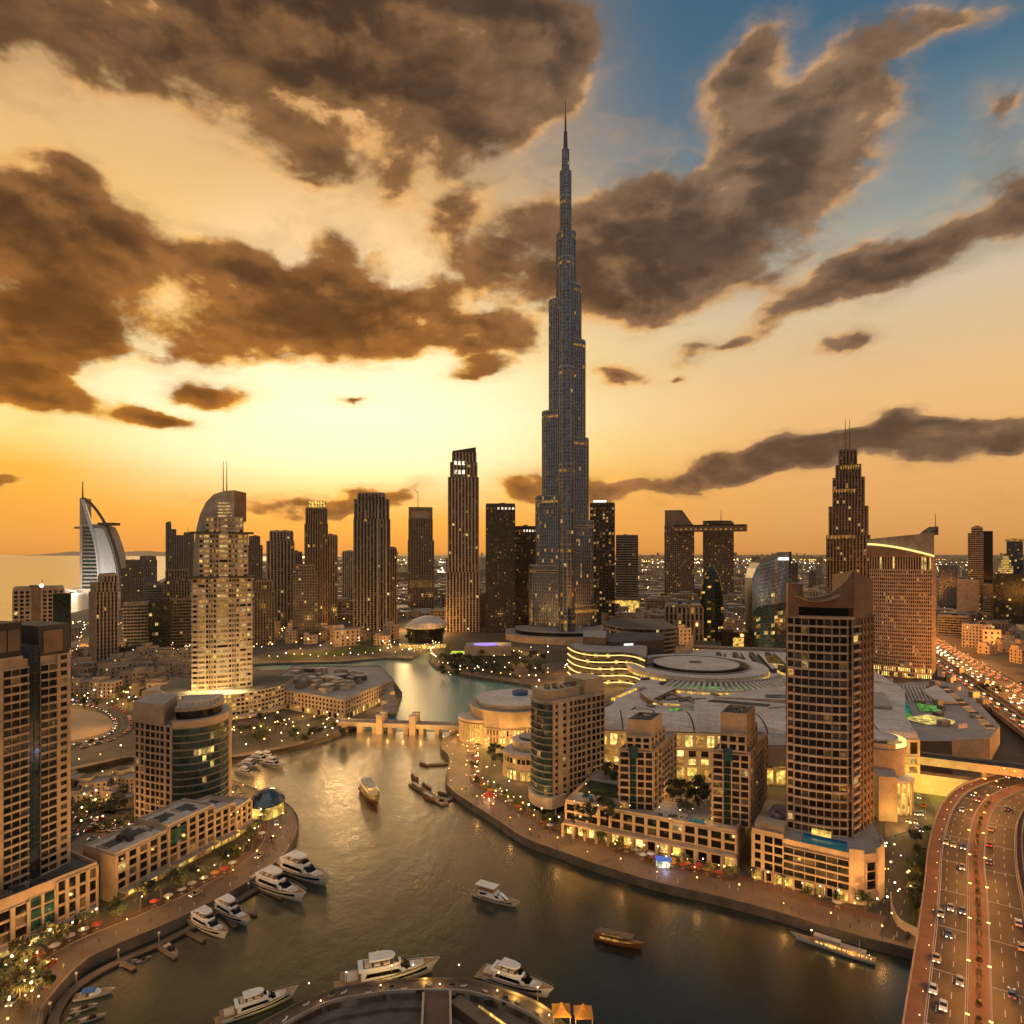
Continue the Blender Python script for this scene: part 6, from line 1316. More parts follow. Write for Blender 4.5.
# old arcaded palace block by the stone bridge
def palace():
    rt = root('palace_block', 'sandstone arcaded palace block with a cluttered flat roof, left of the stone bridge', 'building')
    L, C, Rr, K1, K2 = v2((-206, 527)), v2((-125, 478)), v2((-103, 556)), v2((-128, 622)), v2((-212, 620)); poly = [L, C, Rr, K1, K2]
    f = Facade('sandstone', 'sandstone', 'glass_brown', .05, LITS, 6); f.core(poly, 3, 17, 'sandstone', 'roof_grey')
    f.side(L, C, 7.5, 17, 24, 3, pw=.42, bh=.4, pd=.5, bd=.3); f.side(L, C, 3.1, 7.4, 16, 1, pw=.3, bh=.1, pd=1.2, bd=1.0, p=.5, lits=['lit_gold', 'lit_amber']); f.side(C, Rr, 7.5, 17, 20, 3, pw=.42, bh=.4, pd=.5, bd=.3); f.side(C, Rr, 3.1, 7.4, 16, 1, pw=.3, bh=.1, pd=1.2, bd=1.0, p=.8, lits=['lit_gold', 'lit_shop']); f.side(Rr, K1, 3.1, 17, 12, 4, pw=.4, bh=.35)
    f.build(rt, 100); rim(rt, poly, 17, 18, 'sandstone', .6)
    r = random.Random(2)
    for k in range(46):
        s, t_ = r.uniform(.05, .92), r.uniform(.06, .9); p = L + (C - L) * s + (K2 - L) * t_ * .95 + Vector((6, 6)); w, d, h = r.uniform(4, 10), r.uniform(4, 9), r.uniform(1.5, 5)
        b = MB(); b.prism(rect(p.x, p.y, w, d, -31), 17, 17 + h, r.choice(['sandstone', 'beige', 'beige_dark', 'pale_wall']), r.choice(['roof_grey', 'roof_dark', 'roof_pale'])); b.build('roof_house', rt)
    for p in ((-150, 560), (-132, 556), (-185, 590)): b = MB(); b.prism(arc(*p, 6, 6, 0, 345, 18), 17, 21.5, 'roof_dark', 'roof_grey'); b.build('roof_drum', rt)
    for k in range(6): # stepped terraces running down to the water
        b = MB(); s = Rr + Vector((2 + k * 2.4, -10 - k * 9)); b.prism(rect(s.x - 6, s.y, 9, 9, 70), 3, 13 - k * 1.5, 'sandstone', 'roof_grey'); b.build('terrace', rt)
    for p, e in (((-128, 466, 6), 3500), ((-160, 485, 6), 2500), ((-104, 510, 6), 3800), ((-98, 535, 6), 3000), ((-195, 508, 6), 2000)): lamp_at(rt, p, e)
palace()
# stone footbridge between lake and basin
sb = root('stone_bridge', 'sandstone footbridge with lit gate towers between the lake and the basin', 'bridge')
A, B = v2((X(346, 462), 462)), v2((X(470, 452), 450)); u = (B - A).normalized(); n = Vector((u.y, -u.x)); L = (B - A).length
b = MB(); b.obox(A, u, n, -6, L + 4, -5, 5, 4.4, 6, 'sandstone'); b.build('deck', sb)
for s in (4.2, -5): b = MB(); b.obox(A, u, n, -6, L + 4, s, s + .8, 6, 7.3, 'pale_wall'); b.build('parapet', sb)
for k in range(9): b = MB(); b.obox(A, u, n, L * k / 8 - 1.6, L * k / 8 + 1.6, -4.4, 4.4, -1, 4.4, 'sandstone'); b.build('pier', sb)
for a in (27, 51):
    for s in (3.3, -5.6): b = MB(); b.obox(A, u, n, a - 2.2, a + 2.2, s - .6, s + 3.2, 0, 12.5, 'sandstone'); b.obox(A, u, n, a - 2.6, a + 2.6, s - 1, s + 3.6, 12.5, 13.4, 'pale_wall'); b.build('gate_tower', sb)
for a in (20, 34, 45, 58): p = A + u * a + n * 9; lamp_at(sb, (p.x, p.y, 4.5), 2600)

# ------------------------------------------------------------------ old quarter and other low houses: a few kinds, each house an object
def house_kind(name, w, d, h, wall, floors, seed):
    r = random.Random(seed); rt = root(name, 'x', 'house'); b = MB(); b.prism(rect(0, 0, w, d), 0, h, wall, 'roof_grey'); w2 = r.uniform(.35, .6)
    b.prism(rect(w * (.5 - w2 / 2) * r.choice((-1, 1)) * .98, d * .1, w * w2, d * .7), h - .01, h + r.uniform(2.5, 4.5), wall, 'roof_dark'); b.build('wall', rt)
    rim(rt, rect(0, 0, w + .02, d + .02), h, h + .8, wall, .35)
    n = max(2, int(w / 3.4)); g = MB()
    for j in range(floors):
        for i in range(n):
            if r.random() < .2: continue
            x = -w / 2 + w * (i + .5) / n; zz = h * (j + .5) / floors; b = MB(); b.face([(x - .65, -d / 2 - .03, zz - .8), (x + .65, -d / 2 - .03, zz - .8), (x + .65, -d / 2 - .03, zz + .8), (x - .65, -d / 2 - .03, zz + .8)], r.choice(LITS) if r.random() < .16 else 'glass_black'); b.build('window', rt)
        for s in (-1, 1):
            m_ = max(1, int(d / 4))
            for i in range(m_): y = -d / 2 + d * (i + .5) / m_; zz = h * (j + .5) / floors; q = [(s * (w / 2 + .03), y - .6 * s, zz - .8), (s * (w / 2 + .03), y + .6 * s, zz - .8), (s * (w / 2 + .03), y + .6 * s, zz + .8), (s * (w / 2 + .03), y - .6 * s, zz + .8)]; g.face(q, 'glass_black')
    o = g.build('side_glazing', rt); o['kind'] = 'stuff'
    KIDS[rt] = list(rt.children); return rt
HK = [house_kind('town_house', 12, 10, 7, 'sandstone', 2, 1), house_kind('town_house', 16, 11, 10, 'beige', 3, 2), house_kind('town_house', 10, 12, 9.5, 'beige_dark', 3, 3), house_kind('town_house', 20, 12, 12, 'sandstone', 4, 4), house_kind('town_house', 14, 14, 6.5, 'pale_wall', 2, 5), house_kind('town_house', 11, 9, 13, 'beige', 4, 6)]
used = set()
def put_houses(region, n, label, group, seed, smin=.85, smax=1.25, gap=9.5, avoid=()):
    r = random.Random(seed); done = []; tries = 0
    while len(done) < n and tries < n * 60:
        tries += 1; px, py = r.uniform(region[0], region[1]), r.uniform(region[2], region[3]); p = P(px, py)
        if any((p - q).length < gap for q in done) or any(a0 < px < a1 and b0 < py < b1 for a0, a1, b0, b1 in avoid): continue
        done.append(p); k = r.randrange(len(HK)); rz = R(r.choice((-14, 12, 30, -40)) + r.uniform(-6, 6)); sc = r.uniform(smin, smax)
        if k not in used: h = HK[k]; h.location = p; h.rotation_euler = (0, 0, rz); used.add(k); h.scale = (sc, sc, sc)
        else: h = copy_tree(HK[k], p, rz, sc=sc)
        h['label'] = label; h['group'] = group
put_houses((60, 192, 660, 698), 74, 'small flat roofed sandy house in the crowded old quarter left of the arched hotel', 'houses of the old quarter', 5)
put_houses((-8, 150, 634, 656), 16, 'flat roofed low house on the far side of the old quarter, towards the sea', 'houses towards the sea', 6, gap=22, smax=1.6)
put_houses((62, 134, 788, 806), 9, 'low flat roofed house on the peninsula behind the curved glass tower', 'houses on the peninsula', 8, .6, .75, 11)
put_houses((245, 400, 634, 645), 16, 'low shop building on the lit street beyond the green lawn', 'shops beyond the lawn', 7, 1.0, 1.8, 22)
put_houses((940, 1030, 634, 664), 14, 'low commercial block in the district right of the orange highway', 'blocks beyond the highway', 9, 1.2, 2.0, 24, avoid=((930, 985, 630, 700), (985, 1024, 655, 700)))
put_houses((600, 660, 614, 640), 12, 'low lit block on the street behind the dark banded office', 'blocks behind the banded office', 10, 1.2, 2.2, 26)
put_houses((672, 800, 628, 645), 14, 'low building in the lit row behind the mall roofs', 'row behind the mall', 12, 1.0, 1.6, 20)

# arcade of lit shops behind the mall
ar = root('lit_arcade', 'long low arcade of glowing shop bays behind the striped mall skylights', 'arcade'); A, B = v2((X(690, 715), 715)), v2((X(786, 690), 690)); u = (B - A).normalized(); n = Vector((u.y, -u.x)); L = (B - A).length
b = MB(); b.obox(A, u, n, 0, L, -14, 0, 3, 22, 'beige_dark'); b.build('wall', ar)
for k in range(18): b = MB(); b.obox(A, u, n, L * (k + .15) / 18, L * (k + .8) / 18, .02, .3, 20.2 - 12, 19.5, 'lit_gold' if k % 3 else 'lit_shop'); b.build('shop_window', ar)

# ------------------------------------------------------------------ distant city: single buildings, then one mass, then its lights
def on_land(x, d):
    px = 512 + x * F / d; py = CY + 127 * F / d
    cst = [(330, 556.6), (230, 563), (165, 578), (130, 592), (100, 606), (75, 612), (30, 623), (0, 633), (-200, 650)]
    for (a, ya), (b_, yb) in zip(cst, cst[1:]):
        if b_ <= px <= a: return py > ya + (yb - ya) * (px - a) / (b_ - a) + 3
    return px > 330
HY = [v2(p) for p in ((330, 340), (397, 497), (514, 772), (620, 1021), (750, 1330), (1100, 2150))]
def near_hw(x, y):
    for a, b_ in zip(HY, HY[1:]):
        t_ = max(0, min(1, (Vector((x, y)) - a).dot(b_ - a) / (b_ - a).length_squared))
        if (a + (b_ - a) * t_ - Vector((x, y))).length < 60: return True
    return False
r = random.Random(77); kinds = []
for k in range(8):
    b = MB(); w, d, h = r.uniform(24, 60), r.uniform(20, 40), r.choice((9, 12, 16, 22, 34)); m = r.choice(('beige_dark', 'grey_wall', 'sandstone', 'beige')); b.prism(rect(0, 0, w, d), 0, h, m, 'roof_grey'); b.prism(rect(w * .1, 0, w * .4, d * .5), h, h + 4, m, 'roof_grey')
    for i in range(int(w / 7)):
        for j in range(max(1, int(h / 5))):
            x = -w / 2 + 4 + i * 7; zz = 3 + j * 5; b.face([(x - 2, -d / 2 - .1, zz - 1.2), (x + 2, -d / 2 - .1, zz - 1.2), (x + 2, -d / 2 - .1, zz + 1.2), (x - 2, -d / 2 - .1, zz + 1.2)], r.choice(LITS) if r.random() < .3 else 'glass_black')
    kinds.append(b)
first = [None] * 8; cnt = 0
while cnt < 240:
    px = r.uniform(236, 1040); py = 552 + 80 / (1 + 9 * r.random()) ; py = r.uniform(572, 622); p = P(px, py)
    if near_hw(p.x, p.y) or not on_land(p.x, p.y): continue
    k = r.randrange(8)
    if first[k] is None: o = kinds[k].build('low_building'); first[k] = o
    else: o = first[k].copy(); col.objects.link(o)
    o.location = p; o.rotation_euler = (0, 0, R(r.uniform(-40, 40))); tag(o, 'low hazy building among the streets of the distant city behind the towers', 'building', 'low buildings of the distant city'); cnt += 1
mass = MB(); lights = MB()
for k in range(4200):
    d = 1500 * (9.0 ** r.random()) if k > 500 else r.uniform(1150, 2600); x = X(r.uniform(230, 1060), d)
    if near_hw(x, d) or not on_land(x, d): continue
    h = r.choice((6, 8, 9, 12, 15, 22)) * (1 + (r.random() < .03) * 3); w, dp = r.uniform(14, 60), r.uniform(14, 40); a = r.uniform(-.5, .5)
    if d < 2200: h = min(h, 14)
    mass.prism(rect(x, d, w, dp, math.degrees(a)), 3, 3 + h, r.choice(('beige_dark', 'grey_wall', 'sandstone', 'brown_wall', 'beige')), 'roof_grey')
struct(mass.build('distant_city'), 'stuff')
def spark(mb, x, y, z, rr, m):
    mb.face([(x - rr, y, z), (x, y - rr, z), (x, y, z + rr)], m); mb.face([(x, y - rr, z), (x + rr, y, z), (x, y, z + rr)], m); mb.face([(x - rr, y, z), (x, y, z - rr), (x, y - rr, z)], m); mb.face([(x, y - rr, z), (x, y, z - rr), (x + rr, y, z)], m)
for k in range(210):                 # street lights run in lines along streets
    d = r.uniform(760, 1400) if k < 40 else 1250 * (6.5 ** r.random()); x = X(r.uniform(236, 1050), d); a_ = r.choice((.15, 1.72, .35, 1.9)) + r.uniform(-.1, .1); st = r.uniform(22, 40) * (1 + d / 5000); m_ = r.choice(('lamp_orange', 'lamp_orange', 'lamp_warm', 'lamp_warm', 'lamp_white')); rr_ = r.uniform(.22, .5)
    for j in range(r.randrange(6, 30)):
        xx, yy = x + math.cos(a_) * st * j + r.uniform(-3, 3), d + math.sin(a_) * st * j + r.uniform(-3, 3)
        if not on_land(xx, yy) or near_hw(xx, yy) or yy < 740 or (yy < 800 and 560 < 512 + xx * F / yy < 800): continue
        spark(lights, xx, yy, r.uniform(8, 11), yy / F * rr_ * r.uniform(.7, 1.5), m_)
for k in range(7):   # rows of street lights along far avenues
    d0 = 1300 * 1.32 ** k
    for i in range(70): x = X(250 + i * 11.4 + r.uniform(-3, 3), d0); 
for k in range(700):
    d = r.uniform(620, 1100); x = X(r.uniform(0, 195), d)
    if not on_land(x, d): continue
    spark(lights, x, d, r.uniform(6, 10), d / F * r.uniform(.3, .65), r.choice(('lamp_orange', 'lamp_warm', 'lamp_white')))
struct(lights.build('city_lights'), 'stuff')

# street glow between the far towers
gl_ = root('street_lighting', 'x', 'lighting'); bpy.data.objects.remove(gl_)
for px, py, e in ((335, 628, 90000), (270, 634, 60000), (400, 622, 90000), (436, 626, 80000), (500, 640, 40000), (640, 618, 90000), (700, 640, 60000), (620, 640, 40000), (760, 642, 50000), (120, 690, 25000), (170, 700, 25000), (90, 645, 40000), (965, 650, 60000), (1000, 640, 60000), (240, 650, 40000), (310, 650, 50000), (560, 672, 30000), (90, 715, 16000), (260, 735, 14000)):
    l = bpy.data.lights.new('street_glow', 'POINT'); l.energy = e * 1.2; l.color = (1, .48, .12); l.shadow_soft_size = 1.5; o = bpy.data.objects.new('street_glow', l); col.objects.link(o); o.location = P(px, py, 16)

# ================================================================== road bridge, viaduct and highway on the right
BC = smooth_line([Vector((x, y, 12.0)) for x, y in ((70, 95), (108, 148), (116, 159), (126.7, 173.6), (143, 196), (160.8, 221), (176.6, 243.6), (197.5, 270.7), (214.4, 290), (235, 308), (268, 325), (310, 338), (400, 350))], 5)
rb = root('road_bridge', 'wide curving road bridge with an orange lit median and pink footway, at the right edge', 'bridge')
def strip(name, o0, o1, z, m, z0=None, line=BC, rt=rb):
    a, b_ = [p.copy() for p in offset_line(line, o0)], [p.copy() for p in offset_line(line, o1)]
    for p in a + b_: p.z = z
    b = MB(); ribbon(b, a, b_, m, z0=z0); return b.build(name, rt)
strip('deck', 15.4, -14.4, 11.95, 'concrete', 9.6); strip('carriageway', 10.9, 2.3, 12.0, 'asphalt'); strip('carriageway', -2.3, -12.2, 12.0, 'asphalt'); strip('median', 2.3, -2.3, 12.22, 'pink_paving', 11.9); strip('footway', 15.0, 11.2, 12.2, 'pink_paving', 11.9)
for o in (2.55, -2.3, 11.2): strip('kerb', o, o - .25, 12.26, 'kerb_stone', 11.9)
for o in (15.4, -12.2): strip('parapet', o, o - .35, 13.2, 'concrete', 11.9)
strip('parapet', -14.1, -14.4, 13.2, 'concrete', 11.9); strip('footway', -12.55, -14.1, 12.15, 'pink_paving', 11.9)
for o in (8.9, 5.9, -5.4, -8.6):
    for pt, dr in along(offset_line(BC, o), 8, 2):
        b = MB(); s = Vector((-dr.y, dr.x, 0)) * .1; e = pt + dr * 3; b.face([(pt.x + s.x, pt.y + s.y, 12.006), (pt.x - s.x, pt.y - s.y, 12.006), (e.x - s.x, e.y - s.y, 12.006), (e.x + s.x, e.y + s.y, 12.006)], 'road_paint')
        if pt.y > 130 and pt.y < 312: b.build('lane_dash', rb)
for o in (10.6, 2.85, -2.7, -11.9): strip('edge_line', o + .08, o - .08, 12.006, 'road_paint')
for pt, dr in along(BC, 26, 6):
    if pt.y < 130 or pt.y > 330: continue
    b = MB(); s = Vector((-dr.y, dr.x, 0)); q0, q1 = pt + s * 10.8, pt - s * 12; w = dr * .12; b.face([(q0.x - w.x, q0.y - w.y, 12.008), (q1.x - w.x, q1.y - w.y, 12.008), (q1.x + w.x, q1.y + w.y, 12.008), (q0.x + w.x, q0.y + w.y, 12.008)], 'road_paint'); b.build('expansion_joint', rb)
for pt, dr in along(BC, 34, 10):
    b = MB(); s = Vector((-dr.y, dr.x, 0)); b.tube((pt.x + s.x * 8, pt.y + s.y * 8, -2), (pt.x + s.x * 8, pt.y + s.y * 8, 9.7), 1.1, 'concrete', n=10); b.tube((pt.x - s.x * 7, pt.y - s.y * 7, -2), (pt.x - s.x * 7, pt.y - s.y * 7, 9.7), 1.1, 'concrete', n=10); b.build('pier', rb)
for pt, dr in along(BC, 7.5, 3):
    if pt.y < 140 or pt.y > 300: continue
    b = MB(); b.tube((pt.x, pt.y, 12.2), (pt.x, pt.y, 12.8), .75, 'pink_paving', .85, 8); b.ball((pt.x, pt.y, 13.2), .75, 'planting', 6); b.build('planter', rb)
# twin headed lamps standing on the median
def bridge_lamp():
    rt = root('street_lamp', 'x', 'street lamp'); b = MB(); b.tube((0, 0, 0), (0, 0, 10), .13, 'dark_steel', .08); b.build('post', rt)
    for s in (-1, 1): b = MB(); b.tube((0, 0, 9.6), (s * 2.2, 0, 10.3), .06, 'dark_steel'); b.build('arm', rt); b = MB(); b.box(s * 2.2 - .4, s * 2.2 + .4, -.16, .16, 10.2, 10.4, 'lamp_orange'); b.build('lamp_head', rt)
    return rt
BL = bridge_lamp(); KIDS[BL] = list(BL.children); fst = True
for i, (pt, dr) in enumerate(along(BC, 24, 8)):
    if pt.y < 120: continue
    rz = math.atan2(dr.y, dr.x) + math.pi / 2
    if fst: o = BL; o.location = (pt.x, pt.y, 12.2); o.rotation_euler = (0, 0, rz); fst = False
    else: o = copy_tree(BL, (pt.x, pt.y, 12.2), rz)
    o['label'] = 'twin armed orange street lamp standing in the planted median of the road bridge'; o['group'] = 'lamps on the bridge median'
    lamp_at(o, (0, 0, 6.5), 5600, (1, .36, .06), .4)
# viaduct crossing over the bridge road
VC = smooth_line([Vector((x, y, 20)) for x, y in ((165, 366), (211, 345), (257, 322), (300, 300), (420, 236))], 5)
vr = root('rail_viaduct', 'grey elevated viaduct crossing above the end of the bridge road', 'viaduct')
strip('deck', 5, -5, 20, 'asphalt', 17.2, VC, vr)
for o in (5.3, -4.9): strip('parapet', o, o - .4, 21.1, 'concrete', 17, VC, vr)
for o in (2.6, 1.2, -1.2, -2.6): strip('rail', o + .08, o - .08, 20.15, 'steel', 20, VC, vr)
for pt, dr in along(VC, 30, 4): b = MB(); b.tube((pt.x, pt.y, 2), (pt.x, pt.y, 17.2), 1.3, 'concrete', n=10); b.build('pier', vr)
ew = root('embankment_wall', 'yellow lit sloping wall under the viaduct, left of the bridge road', 'wall'); b = MB(); b.hexa([(206, 338, 3), (240, 322, 3), (244, 330, 3), (210, 346, 3), (208, 340.5, 12), (241, 324.5, 12), (244, 330, 12), (210, 346, 12)], 'sandstone'); b.build('wall', ew); lamp_at(ew, (220, 324, 7), 3500, (1, .75, .12)); lamp_at(ew, (204, 334, 7), 2500, (1, .75, .12))
# highway, two parallel carriageways on low viaducts
HC3 = smooth_line([Vector((p.x, p.y, 9)) for p in HY], 6)
hw = root('highway_viaduct', 'broad elevated highway glowing orange with traffic, right of the golden rimmed hotel', 'highway')
for o0, o1 in ((8, -22), (26, 13)):
    strip('deck', o0, o1, 8.9, 'concrete', 6.5, HC3, hw); strip('carriageway', o0 - .8, o1 + .8, 8.98, 'asphalt', None, HC3, hw)
    for o in (o0, o1 + .5): strip('parapet', o, o - .5, 10.1, 'concrete', 8.5, HC3, hw)
strip('median_barrier', -6.7, -7.3, 10, 'concrete', 8.9, HC3, hw)
ramp_ = smooth_line([Vector((x, y, 7)) for x, y in ((350, 420), (410, 520), (455, 575), (560, 640), (720, 690))], 6)
rr_ = root('highway_ramp', 'curving slip road branching right from the orange highway', 'ramp'); strip('deck', 5, -5, 7, 'asphalt', 3, ramp_, rr_); strip('parapet', 5.4, 5, 8, 'concrete', 3, ramp_, rr_); strip('parapet', -5, -5.4, 8, 'concrete', 3, ramp_, rr_)
for pt, dr in along(HC3, 55, 10):
    if pt.y > 1100: continue
    rz = math.atan2(dr.y, dr.x) + math.pi / 2
    o = copy_tree(BL, (pt.x + 7 * dr.y, pt.y - 7 * dr.x, 8.98), rz); 
    for ch in list(o.children):
        if ch.type == 'LIGHT': bpy.data.objects.remove(ch)
    o['label'] = 'twin armed orange street lamp on the barrier of the elevated highway'; o['group'] = 'lamps on the highway'; lamp_at(o, (0, 0, 9), 40000, (1, .34, .05), .6)
# streets, ramp and planting between the brown tower and the bridge
def flat(name, pts, z, m, z0=2.9): b = MB(); b.prism([xy(P(a, c_, z)) for a, c_ in pts], z0, z, m); return struct(b.build(name))
road('road', smooth_line(pl((893, 940), (905, 900), (918, 850), (926, 815), (915, 790), (895, 775)), 5), 8, 3.03)
road('road', smooth_line(pl((880, 915), (887, 890), (893, 855), (893, 830)), 4), 8, 3.035)
flat('planting_bed', [(906, 938), (915, 925), (922, 880), (932, 830), (928, 825), (918, 860), (910, 895)], 3.5, 'planting'); flat('planting_bed', [(872, 905), (883, 893), (880, 878), (874, 884)], 3.5, 'planting'); flat('forecourt', [(885, 838), (905, 832), (915, 815), (905, 806), (884, 815)], 3.2, 'paving')
rw = root('retaining_wall', 'pale curved retaining wall between the promenade and the bridge', 'wall'); wl_ = smooth_line([P(a, c_, 3) for a, c_ in ((890, 900), (892, 915), (900, 928), (918, 938))], 5); b = MB(); e = [p + Vector((0, 0, 3)) for p in wl_]; ribbon(b, offset_line(e, .4), e, 'pale_wall', z0=3); b.build('wall', rw)

# ================================================================== boats
def hull_rings(L, B, H, n=14, stern=.92, full=2.4, rake=.10, rise=.5, flat=.42):
    rings = []
    for i in range(n + 1):
        s = i / n; k = max(0.0, (s - flat) / (1 - flat)); w = B / 2 * (stern + (1 - stern) * min(1, s / .3)) * max(.02, 1 - k ** full); zt = H * (.78 + rise * s * s)
        x = -L / 2 + L * s; xb = -L / 2 + L * s * (1 - rake) + .01 * L
        rings.append([(x, w, zt), (x * .3 + xb * .7, w * .93, zt * .45), (xb, w * .72, -.05), (xb, 0, -.5), (xb, -w * .72, -.05), (x * .3 + xb * .7, -w * .93, zt * .45), (x, -w, zt)])
    return rings
def boat_hull(rt, L, B, H, m, deck='teak', stripe=None, **k):
    R_ = hull_rings(L, B, H, **k); b = MB(); b.loft(R_, m, cap=False, closed=False); b.face([p for p in R_[0]], m); b.build('hull', rt, True)
    d = MB()
    for a, c in zip(R_, R_[1:]): d.face([(a[0][0], a[0][1] * .96, a[0][2] - .12), (a[6][0], a[6][1] * .96, a[6][2] - .12), (c[6][0], c[6][1] * .96, c[6][2] - .12), (c[0][0], c[0][1] * .96, c[0][2] - .12)], deck)
    d.build('deck', rt)
    if stripe:
        for sgn in (0, 6):
            g = MB()
            for a, c in zip(R_[2:-3], R_[3:-2]):
                o = .03 if sgn == 0 else -.03; p = lambda q, t_: (q[sgn][0], q[sgn][1] + (q[1 if sgn == 0 else 5][1] - q[sgn][1]) * t_ + o, q[sgn][2] * (1 - t_ * .55)); g.face([p(a, .75), p(c, .75), p(c, .35), p(a, .35)], stripe)
            g.build('hull_window', rt)
    return R_
def cab(rt, name, x0, x1, w0, w1, z0, z1, m, rake_f=1.0, rake_b=.3, top=None):
    b = MB(); n = 6; out = lambda xa, xb, wa, wb, z: [(xa, -wa, z), (xa + (xb - xa) * .62, -wa * .98, z), (xb - (xb - xa) * .1, -wb, z), (xb, -wb * .45, z), (xb, wb * .45, z), (xb - (xb - xa) * .1, wb, z), (xa + (xb - xa) * .62, wa * .98, z), (xa, wa, z)]
    b.loft([out(x0, x1, w0, w1, z0), out(x0 + rake_b, x1 - rake_f, w0 * .92, w1 * .85, z1)], m); b.build(name, rt); return b
def rail(rt, R_, frm, h=.9):
    b = MB()
    for s in (0, 6):
        pts = [(q[s][0], q[s][1] * .97, q[s][2]) for q in R_[frm:]]
        for p, q in zip(pts, pts[1:]): b.tube((p[0], p[1], p[2] + h), (q[0], q[1], q[2] + h), .035, 'steel', n=4); b.tube(p, (p[0], p[1], p[2] + h), .03, 'steel', n=4)
    b.build('railing', rt)
def motor_yacht(L, seed=0, hard=True, enclosed=False):
    B, H = L * .235, L * .105; rt = root('motor_yacht', 'x', 'yacht'); R_ = boat_hull(rt, L, B, H, 'gelcoat', 'teak', 'glass_black'); h = H * .8
    b = MB(); b.box(-L * .56, -L * .495, -B * .4, B * .4, .25, .5, 'teak'); b.build('swim_platform', rt)
    cab(rt, 'cabin', -L * .30, L * .22, B * .40, B * .30, h - .1, h + L * .075, 'gelcoat', L * .10, .2)
    for s in (-1, 1):
        g = MB(); g.face([(-L * .26, s * (B * .40 + .02), h + L * .022), (L * .10, s * (B * .375 + .02), h + L * .022), (L * .07, s * (B * .36 + .02), h + L * .058), (-L * .24, s * (B * .385 + .02), h + L * .058)][::-s], 'glass_black'); g.build('window', rt)
    g = MB(); g.hexa([(L * .105, -B * .29, h + L * .02), (L * .235, -B * .2, h + .02), (L * .235, B * .2, h + .02), (L * .105, B * .29, h + L * .02), (L * .09, -B * .28, h + L * .078), (L * .125, -B * .2, h + L * .074), (L * .125, B * .2, h + L * .074), (L * .09, B * .28, h + L * .078)], 'glass_black'); g.build('windshield', rt)
    cab(rt, 'fore_trunk', L * .16, L * .40, B * .26, B * .1, h, h + L * .03, 'gelcoat', L * .04, 0)
    b = MB(); b.box(L * .24, L * .33, -B * .15, B * .15, h + L * .028, h + L * .04, 'canvas'); b.build('sun_pad', rt)
    cab(rt, 'flybridge', -L * .32, L * .10, B * .38, B * .25, h + L * .078, h + L * .104, 'gelcoat', -L * .0, -.2)
    b = MB(); b.box(-L * .28, L * .02, -B * .3, B * .3, h + L * .1045, h + L * .106, 'teak'); b.build('flybridge_deck', rt)
    for k in range(3): b = MB(); b.box(-L * .26 + k * L * .09, -L * .2 + k * L * .09, -B * .26, B * .2, h + L * .106, h + L * .122, 'canvas' if k != 1 else 'white'); b.build('seat', rt)
    g = MB(); g.hexa([(L * .06, -B * .22, h + L * .104), (L * .075, -B * .2, h + L * .104), (L * .075, B * .2, h + L * .104), (L * .06, B * .22, h + L * .104), (L * .03, -B * .2, h + L * .13), (L * .035, -B * .18, h + L * .13), (L * .035, B * .18, h + L * .13), (L * .03, B * .2, h + L * .13)], 'glass_black'); g.build('fly_screen', rt)
    if hard:
        cab(rt, 'hardtop', -L * .22, L * .04, B * .33, B * .26, h + L * .158, h + L * .17, 'white', .3, .1)
        for s in (-1, 1):
            for x in (-L * .2, -L * .02): b = MB(); b.tube((x - .2, s * B * .31, h + L * .1), (x, s * B * .29, h + L * .16), .09, 'white', n=5); b.build('post', rt)
    b = MB(); b.tube((-L * .13, 0, h + L * (.17 if hard else .1)), (-L * .14, 0, h + L * .225), .09, 'white', n=5); b.ball((-L * .135, 0, h + L * .2), L * .016, 'white', 8); b.build('radar_mast', rt)
    rail(rt, R_, 8)
    b = MB(); b.box(-L * .45, -L * .33, -B * .3, B * .3, h - .05, h + .45, 'canvas'); b.build('cockpit_seat', rt)
    KIDS[rt] = list(rt.children); return rt
def place(o, pa, pb, z=0.0, label=None, L=None):
    """put a boat so that its stern and bow lie at two seen points of the water"""
    A, B = P(*pa, z), P(*pb, z); c = (A + B) / 2; d = B - A; o.location = (c.x, c.y, z); o.rotation_euler = (0, 0, math.atan2(d.y, d.x))
    if L: k = d.length / L; o.scale = (k, k * .5 + .5, k * .5 + .5) if .8 < k < 1.25 else (k, k, k)
    if label: o['label'] = label
    return o
Y = motor_yacht(24); place(Y, (252, 881), (306, 904), 0, 'white motor yacht moored bow out on the left bank, in front of its larger neighbour', 24); Y['group'] = 'yachts moored on the left bank'
for a, c, lb in (((276, 866), (331, 888), 'longest white motor yacht of the left bank, lying deepest along the curved pontoon'), ((214, 906), (250, 928), 'smaller white motor yacht second from the end of the row on the left pontoon'), ((190, 918), (228, 941), 'white motor yacht with a dark hardtop, end of the moored row nearest the lower left')):
    place(copy_tree(Y), a, c, 0, lb, 24)
Y2 = motor_yacht(31); place(Y2, (340, 988), (440, 970), 0, 'biggest white yacht with an open upper deck, moored along the round terrace', 31)
Y3 = motor_yacht(27, hard=True); place(Y3, (220, 1022), (299, 995), 0, 'white yacht lit amber on its side, lying left of the round terrace', 27); place(copy_tree(Y3), (482, 975), (554, 1000), 0, 'white yacht with rounded hardtop pointing right, moored right of the terrace jetty', 27)
for p, e in (((268, 1012), 350), ((390, 977), 450), ((425, 978), 350), ((515, 994), 450), ((540, 1006), 350)): 
    q = P(*p, 5); l = lamp_at(Y2, (0, 0, 0), e, (1, .6, .14), .4); l.parent = None; l.location = q; l.name = 'terrace_light'
